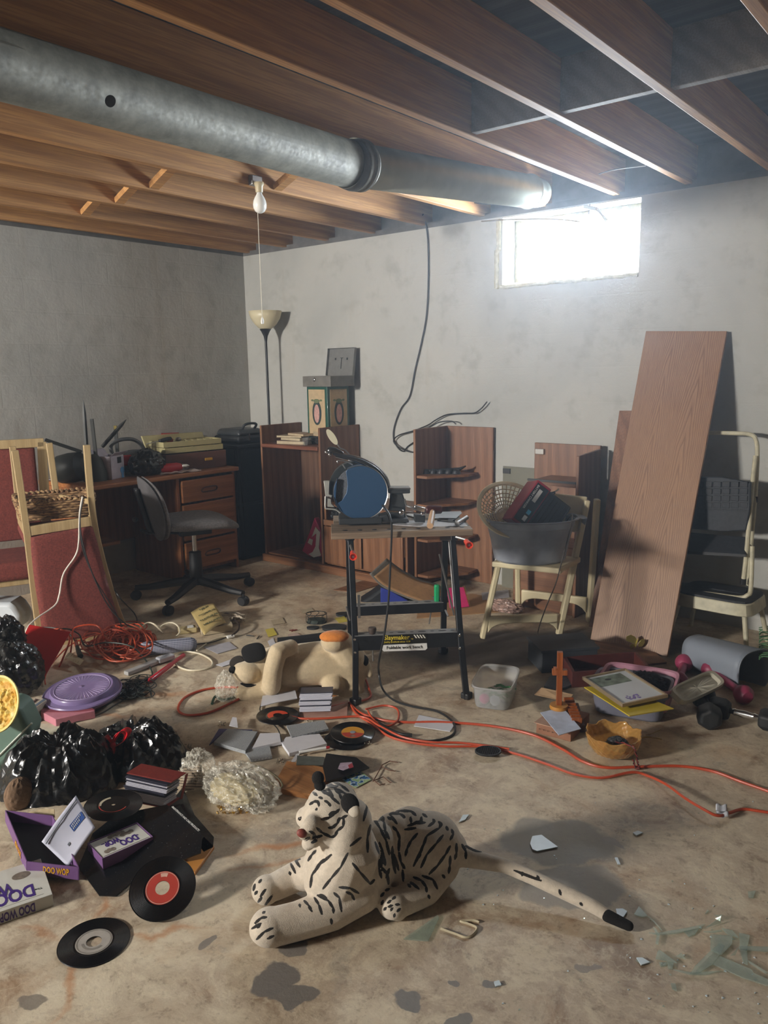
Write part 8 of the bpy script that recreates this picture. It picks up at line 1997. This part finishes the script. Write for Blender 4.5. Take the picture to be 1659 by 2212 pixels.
for (pts_, z_, t_, mt, nm, lab, cat, g_) in (
    (((462, 1602), (492, 1574), (556, 1580), (530, 1622)), .022, .014, M_CHV, 'photo_wallet', 'grey patterned photo wallet with a clear edge, leftmost of the three', 'wallet', GP),
    (((619, 1567), (700, 1556), (710, 1574), (630, 1592)), .022, .008, M_CHV, 'photo_wallet', 'grey patterned photo wallet lying between the two record stacks', 'wallet', GP),
    (((530, 1625), (540, 1612), (582, 1610), (588, 1634), (542, 1642)), .012, .008, M_CHV, 'photo_wallet', 'smallest grey patterned photo wallet above the clear bag', 'wallet', GP),
    (((545, 1616), (562, 1584), (603, 1583), (612, 1601)), .018, .012, M_PAPER, 'notepad', 'white notepad stack between the grey wallets', 'notepad', None),
    (((609, 1604), (618, 1592), (690, 1585), (706, 1606), (625, 1627)), .018, .014, M_PAPER, 'notepad', 'white pad of papers with pencil lines behind the wooden plank', 'notepad', None),
    (((563, 1526), (567, 1503), (638, 1491), (642, 1508), (600, 1516)), .03, .003, M_PAPER, 'paper_sheet', 'folded white paper lying against the plush dog foreleg', 'paper', None),
    (((495, 1567), (502, 1549), (511, 1550), (514, 1571)), .03, .002, M_PAPER, 'paper_scrap', 'white triangular paper standing above the leftmost grey wallet', 'paper', None),
    (((452, 1608), (473, 1574), (545, 1576), (480, 1584)), .012, .006, plain('violet_card', '4a4470', .6), 'card', 'violet edged card beneath the leftmost grey wallet', 'card', None),
    (((622, 1655), (640, 1628), (648, 1627), (632, 1656)), .012, .002, plain('glassine', 'b0b0b4', .3), 'plastic_strip', 'narrow clear strip left of the black magazine', 'strip', None),
    (((642, 1632), (700, 1635), (704, 1652), (640, 1652)), .026, .002, plain('smoky_film', '3f4440', .2, var=.3), 'plastic_sleeve', 'smoky clear sleeve lying between the plank and the white pad', 'sleeve', None)):
    sheet(nm, pts_, z_, t_, mt, lab, cat, g_)
pn = thing('marker_pen', 'white marker pen with a red end beside the white pad', 'pen', F(680, 1620))
pa_, pb_ = F(646, 1625, .02), F(712, 1614, .022)
MB().tube([pa_, pa_.lerp(pb_, .88)], .0055, 12).build('barrel', M_WHITEP, pn)
MB().tube([pa_.lerp(pb_, .88), pb_], [.0058, .005], 12).build('end_cap', plain('pen_red', 'a3262c', .4), pn)
cable('black_lead', oncable([(608, 1602, .02), (600, 1575, .012), (575, 1550), (562, 1535), (565, 1520), (575, 1510)], .006), .0025, M_BLKCORD, 'thin black lead beside the record with the orange label', 'cord')
cable('black_plug_lead', oncable([(818, 1562, .01), (840, 1575), (865, 1586), (890, 1588)], .01), .007, M_BLKCORD, 'thick black plug end lying on the orange cords behind the records', 'plug')
spg = MB()
for pts_ in (((806, 1688), (826, 1652), (842, 1644), (860, 1647)), ((824, 1656), (840, 1664), (854, 1666)), ((808, 1686), (828, 1678), (842, 1690), (846, 1690)), ((808, 1686), (820, 1696), (832, 1693))):
    spg.tube(oncable(pts_, .006), .0018, 5)
solo(spg, 'dried_sprig', plain('rust_brown_twig', '5d3a28', .8), 'dry brown angular sprig on the floor right of the colour photograph', 'sprig')
# doo wop set: purple base, purple slip lid, white box
def lettered(parent, name, s, size, c, xd, n, mat, bold=.001, sx=.8, ext=.0004): return text(name, s, size, frame(c, xd, z=n), mat, parent, ext, bold=bold, sx=sx)
M_PBX = plain('purple_board', '6b4a78', .5, var=.06); M_PIN = plain('dark_inside_card', '14171a', .7)
M_INKP = plain('violet_ink', '3a1f70', .5, var=.03); M_GLD = plain('gold_ink', 'c89224', .5, var=.05); M_WBX = plain('white_box_board', 'bdbcb4', .6, var=.04)
zb = .055
b0 = [F(221, 1878, .02), F(331, 1830, .02)]; hB = .036
top0, top1 = F(221, 1855, .02 + hB), F(331, 1807, .02 + hB)
d1v = top1 - top0
top3 = F(193, 1819, .02 + hB); d2v = top3 - top0
d2v = d2v - d1v.normalized() * d2v.dot(d1v.normalized())
DWM = frame(top0 - Vector((0, 0, hB)), d1v, z=(0, 0, 1)); LX, LY = d1v.length, d2v.length
dw = thing('boxed_set', 'purple boxed set with a white photo booklet on the black sleeve', 'box', M=DWM)
mb = MB(DWM)
for a, b in (((0, 0, 0), (LX, LY, .003)), ((0, 0, 0), (.003, LY, hB)), ((LX - .003, 0, 0), (LX, LY, hB)), ((0, 0, 0), (LX, .003, hB)), ((0, LY - .003, 0), (LX, LY, hB))): mb.bb(a, b)
mb.build('tray', M_PBX, dw, bevel=.0008)
MB(DWM).bb((.005, .005, .003), (LX - .005, LY - .005, hB - .002)).build('booklet', M_WBX, dw)
zt_ = hB - .0015
def dwt(s, size, x, y, bold=.0016, sx=.75): return text('booklet_title', s, size, DWM @ T(x, y, zt_) @ rz(180), M_INKP, dw, .0004, bold=bold, sx=sx)
dwt('DOO', LY * .42, LX * .62, LY * .36, .0012, .5); dwt('WOP', LY * .36, LX * .36, LY * .60, .0012, .5); dwt('The', LY * .07, LX * .80, LY * .42, .0003); dwt('box', LY * .07, LX * .2, LY * .66, .0003)
rg_ = random.Random(3)
for cx_, cy_, n_ in ((.72, .70, 4), (.25, .25, 3), (.55, .85, 5)):
    mb = MB(DWM)
    for i in range(n_): mb.lathe([(0, 0), (LY * .07, .0002), (0, .0004)], 12, T(LX * (cx_ + .06 * (i - n_ / 2)), LY * (cy_ + .03 * (i % 2)), zt_), sy=1.3)
    mb.build('booklet_photo', plain('sepia_print', '6f655a', .6, var=.4, scale=120), dw)
MB(DWM).bb((LX * .06, LY * .08, zt_), (LX * .94, LY * .10, zt_ + .0003)).build('booklet_rule', plain('label_grey', '7d7870', .5), dw)
# open purple slip lid
s0, s1, s2 = F(57, 1861, .065), F(171, 1874, .05), F(11, 1750, .085)
ex, ey = (s1 - s0), (s2 - s0)
SLM = frame(s0, ex, ey); ln, wd = ex.length, ey.length; dn_ = .04
sld = thing('box_lid', 'empty purple box lid with gold lettering tipped open beside the white envelope', 'box lid', M=SLM)
dv = -SLM.col[2].to_3d() * dn_; tx_, ty_v = ex.normalized() * .003, ey.normalized() * .003
mb = MB()
for p, q_, t_ in ((s0, ex, ty_v), (s0 + ey - ty_v, ex, ty_v), (s0, ey, tx_), (s0 + ex - tx_, ey, tx_)): mb.prism([p, p + q_, p + q_ + t_, p + t_], dv)
mb.build('sides', M_PBX, sld)
MB().prism([s0 + tx_ + ty_v, s0 + ex - tx_ + ty_v, s0 + ex + ey - tx_ - ty_v, s0 + ey + tx_ - ty_v], (0, 0, -.002)).build('inside', M_PIN, sld).location = (0, 0, -dn_ + .004)
text('lid_lettering', 'DOO WOP', dn_ * .68, SLM @ T(ln * .56, -.0006, -dn_ * .5) @ rx(90), M_GLD, sld, .0004, bold=.0008, sx=.55)
text('lid_lettering', 'DOO WOP', dn_ * .7, frame(s0 + ey * .35 + dv * .5 - SLM.col[0].to_3d() * .002, ey, z=ey.cross(dv) if (ey.cross(dv)).dot(ex) < 0 else -ey.cross(dv)), M_GLD, sld, .0004, bold=.0008, sx=.55)
# envelope standing in the lid
EV = [F(147, 1873, .03), F(205, 1787, .10), F(164, 1718, .15), F(90, 1818, .085)]
en = (EV[1] - EV[0]).cross(EV[3] - EV[0]).normalized(); en = en if en.dot(CAM - EV[0]) > 0 else -en
ev = thing('mailing_envelope', 'white mailing envelope with a blue printed label leaning in the purple lid', 'envelope', EV[0])
def evf(u, v): return EV[0].lerp(EV[1], u).lerp(EV[3].lerp(EV[2], u), v) + en * (.006 * math.sin(u * 3.1) - .004 * math.sin(v * 3.1))
MB().surf(evf, 14, 14).build('envelope', plain('lilac_paper', 'babccc', .6, var=.04), ev, solid=.002)
def evq(pts, nm, mt, o): MB().prism([evf(*p) + en * o for p in pts], en * .0005).build(nm, mt, ev)
evq([(.56, .42), (.92, .40), (.92, .60), (.56, .62)], 'blue_label', plain('label_blue', '33518f', .5, var=.05), .0012)
for i in range(2):
    for j in range(7):
        if i == 0 and j > 4: continue
        a = .60 + j * .036; evq([(a, .45 + i * .07), (a + .022, .45 + i * .07), (a + .022, .495 + i * .07), (a, .495 + i * .07)], 'label_print', M_WHITEP, .0024) if False else None
ltr = [evf(.74, .52) + en * .003]
text('label_lettering', 'PRINTED MATTER', .0085, frame(evf(.72, .54) + en * .0026, evf(.9, .5) - evf(.6, .5), z=en), M_WHITEP, ev, .0003, bold=.0003) if False else None
mb = MB()
for i in range(2):
    for j in range(8 if i else 6):
        a = .59 + j * .038; v_ = .455 + i * .075
        mb.prism([evf(a, v_) + en * .002, evf(a + .012, v_) + en * .002, evf(a + .012, v_ + .05) + en * .002, evf(a, v_ + .05) + en * .002], en * .0004)
        mb.prism([evf(a, v_ + .04) + en * .002, evf(a + .026, v_ + .04) + en * .002, evf(a + .026, v_ + .05) + en * .002, evf(a, v_ + .05) + en * .002], en * .0004)
mb.build('label_print', M_WHITEP, ev)
MB().tube([evf(0.02, .86) + en * .003, evf(.5, .88) + en * .003, evf(.97, .90) + en * .003], .0012, 5).build('flap_line', plain('ink_dark', '25322f', .6), ev)
evq([(.30, .30), (.36, .30), (.36, .36), (.30, .36)], 'postmark', plain('postmark_grey', '5a5e68', .7), .0012)
# white box at the left edge
w0, w1 = F(-60, 2018, 0), F(116, 1957, 0)
xw = (w1 - w0).normalized(); hW = .036
yw = Vector((-xw.y, xw.x, 0)); 
WBM2 = frame(w1, xw, z=(0, 0, 1))
wbx = thing('boxed_set', 'white boxed set with violet upside down lettering lying at the lower left edge', 'box', M=WBM2)
MB(WBM2).bb((-.30, 0, 0), (0, .19, hW)).build('case', M_WBX, wbx, bevel=.001)
text('side_lettering', 'DOO WOP', hW * .95, WBM2 @ T(-.088, -.0005, hW * .5) @ rx(90) @ rz(180), M_INKP, wbx, .0004, bold=.0010, sx=.5)
text('top_lettering', 'DOO', .078, WBM2 @ T(-.088, .052, hW + .0004) @ rz(180), M_INKP, wbx, .0004, bold=.0020, sx=.55)
text('top_lettering', 'WOP', .072, WBM2 @ T(-.135, .092, hW + .0008) @ rz(180), M_INKP, wbx, .0004, bold=.0020, sx=.55)
text('top_lettering', 'The', .012, WBM2 @ T(-.028, .045, hW + .0004) @ rz(180), plain('ink_dark', '25322f', .6), wbx, .0003)
MB(WBM2).bb((-.28, .014, hW), (-.02, .0155, hW + .0003)).build('top_rule', plain('label_grey', '7d7870', .5), wbx)
mb = MB(WBM2)
for x_, y_, r_ in ((-.17, .15, .028), (-.06, .135, .022), (-.23, .14, .026)): mb.lathe([(0, .0002), (r_, .0004), (r_, 0)], 18, T(x_, y_, hW), sx=1.1, sy=.8)
mb.build('sepia_faces', plain('sepia_print', '6f655a', .6), wbx)
# ================================================================== bluish scattering volume filling the room
hz_ = bpy.data.materials.new('bluish_air'); hz_.use_nodes = True
nt = hz_.node_tree; nt.nodes.clear()
ou = nt.nodes.new('ShaderNodeOutputMaterial'); vs0 = nt.nodes.new('ShaderNodeVolumeScatter')
vs0.inputs['Color'].default_value = (.74, .86, 1, 1); vs0.inputs['Density'].default_value = .02; vs0.inputs['Anisotropy'].default_value = .72
nt.links.new(vs0.outputs[0], ou.inputs['Volume'])
hz = MB().bb((XL - .35, YF - .22, -.2), (XR + .35, YW + .24, DECK + .1)).build('room_haze', hz_, None, smooth=False)
tag(hz, 'faint bluish haze filling the basement air', 'haze', kind='stuff')
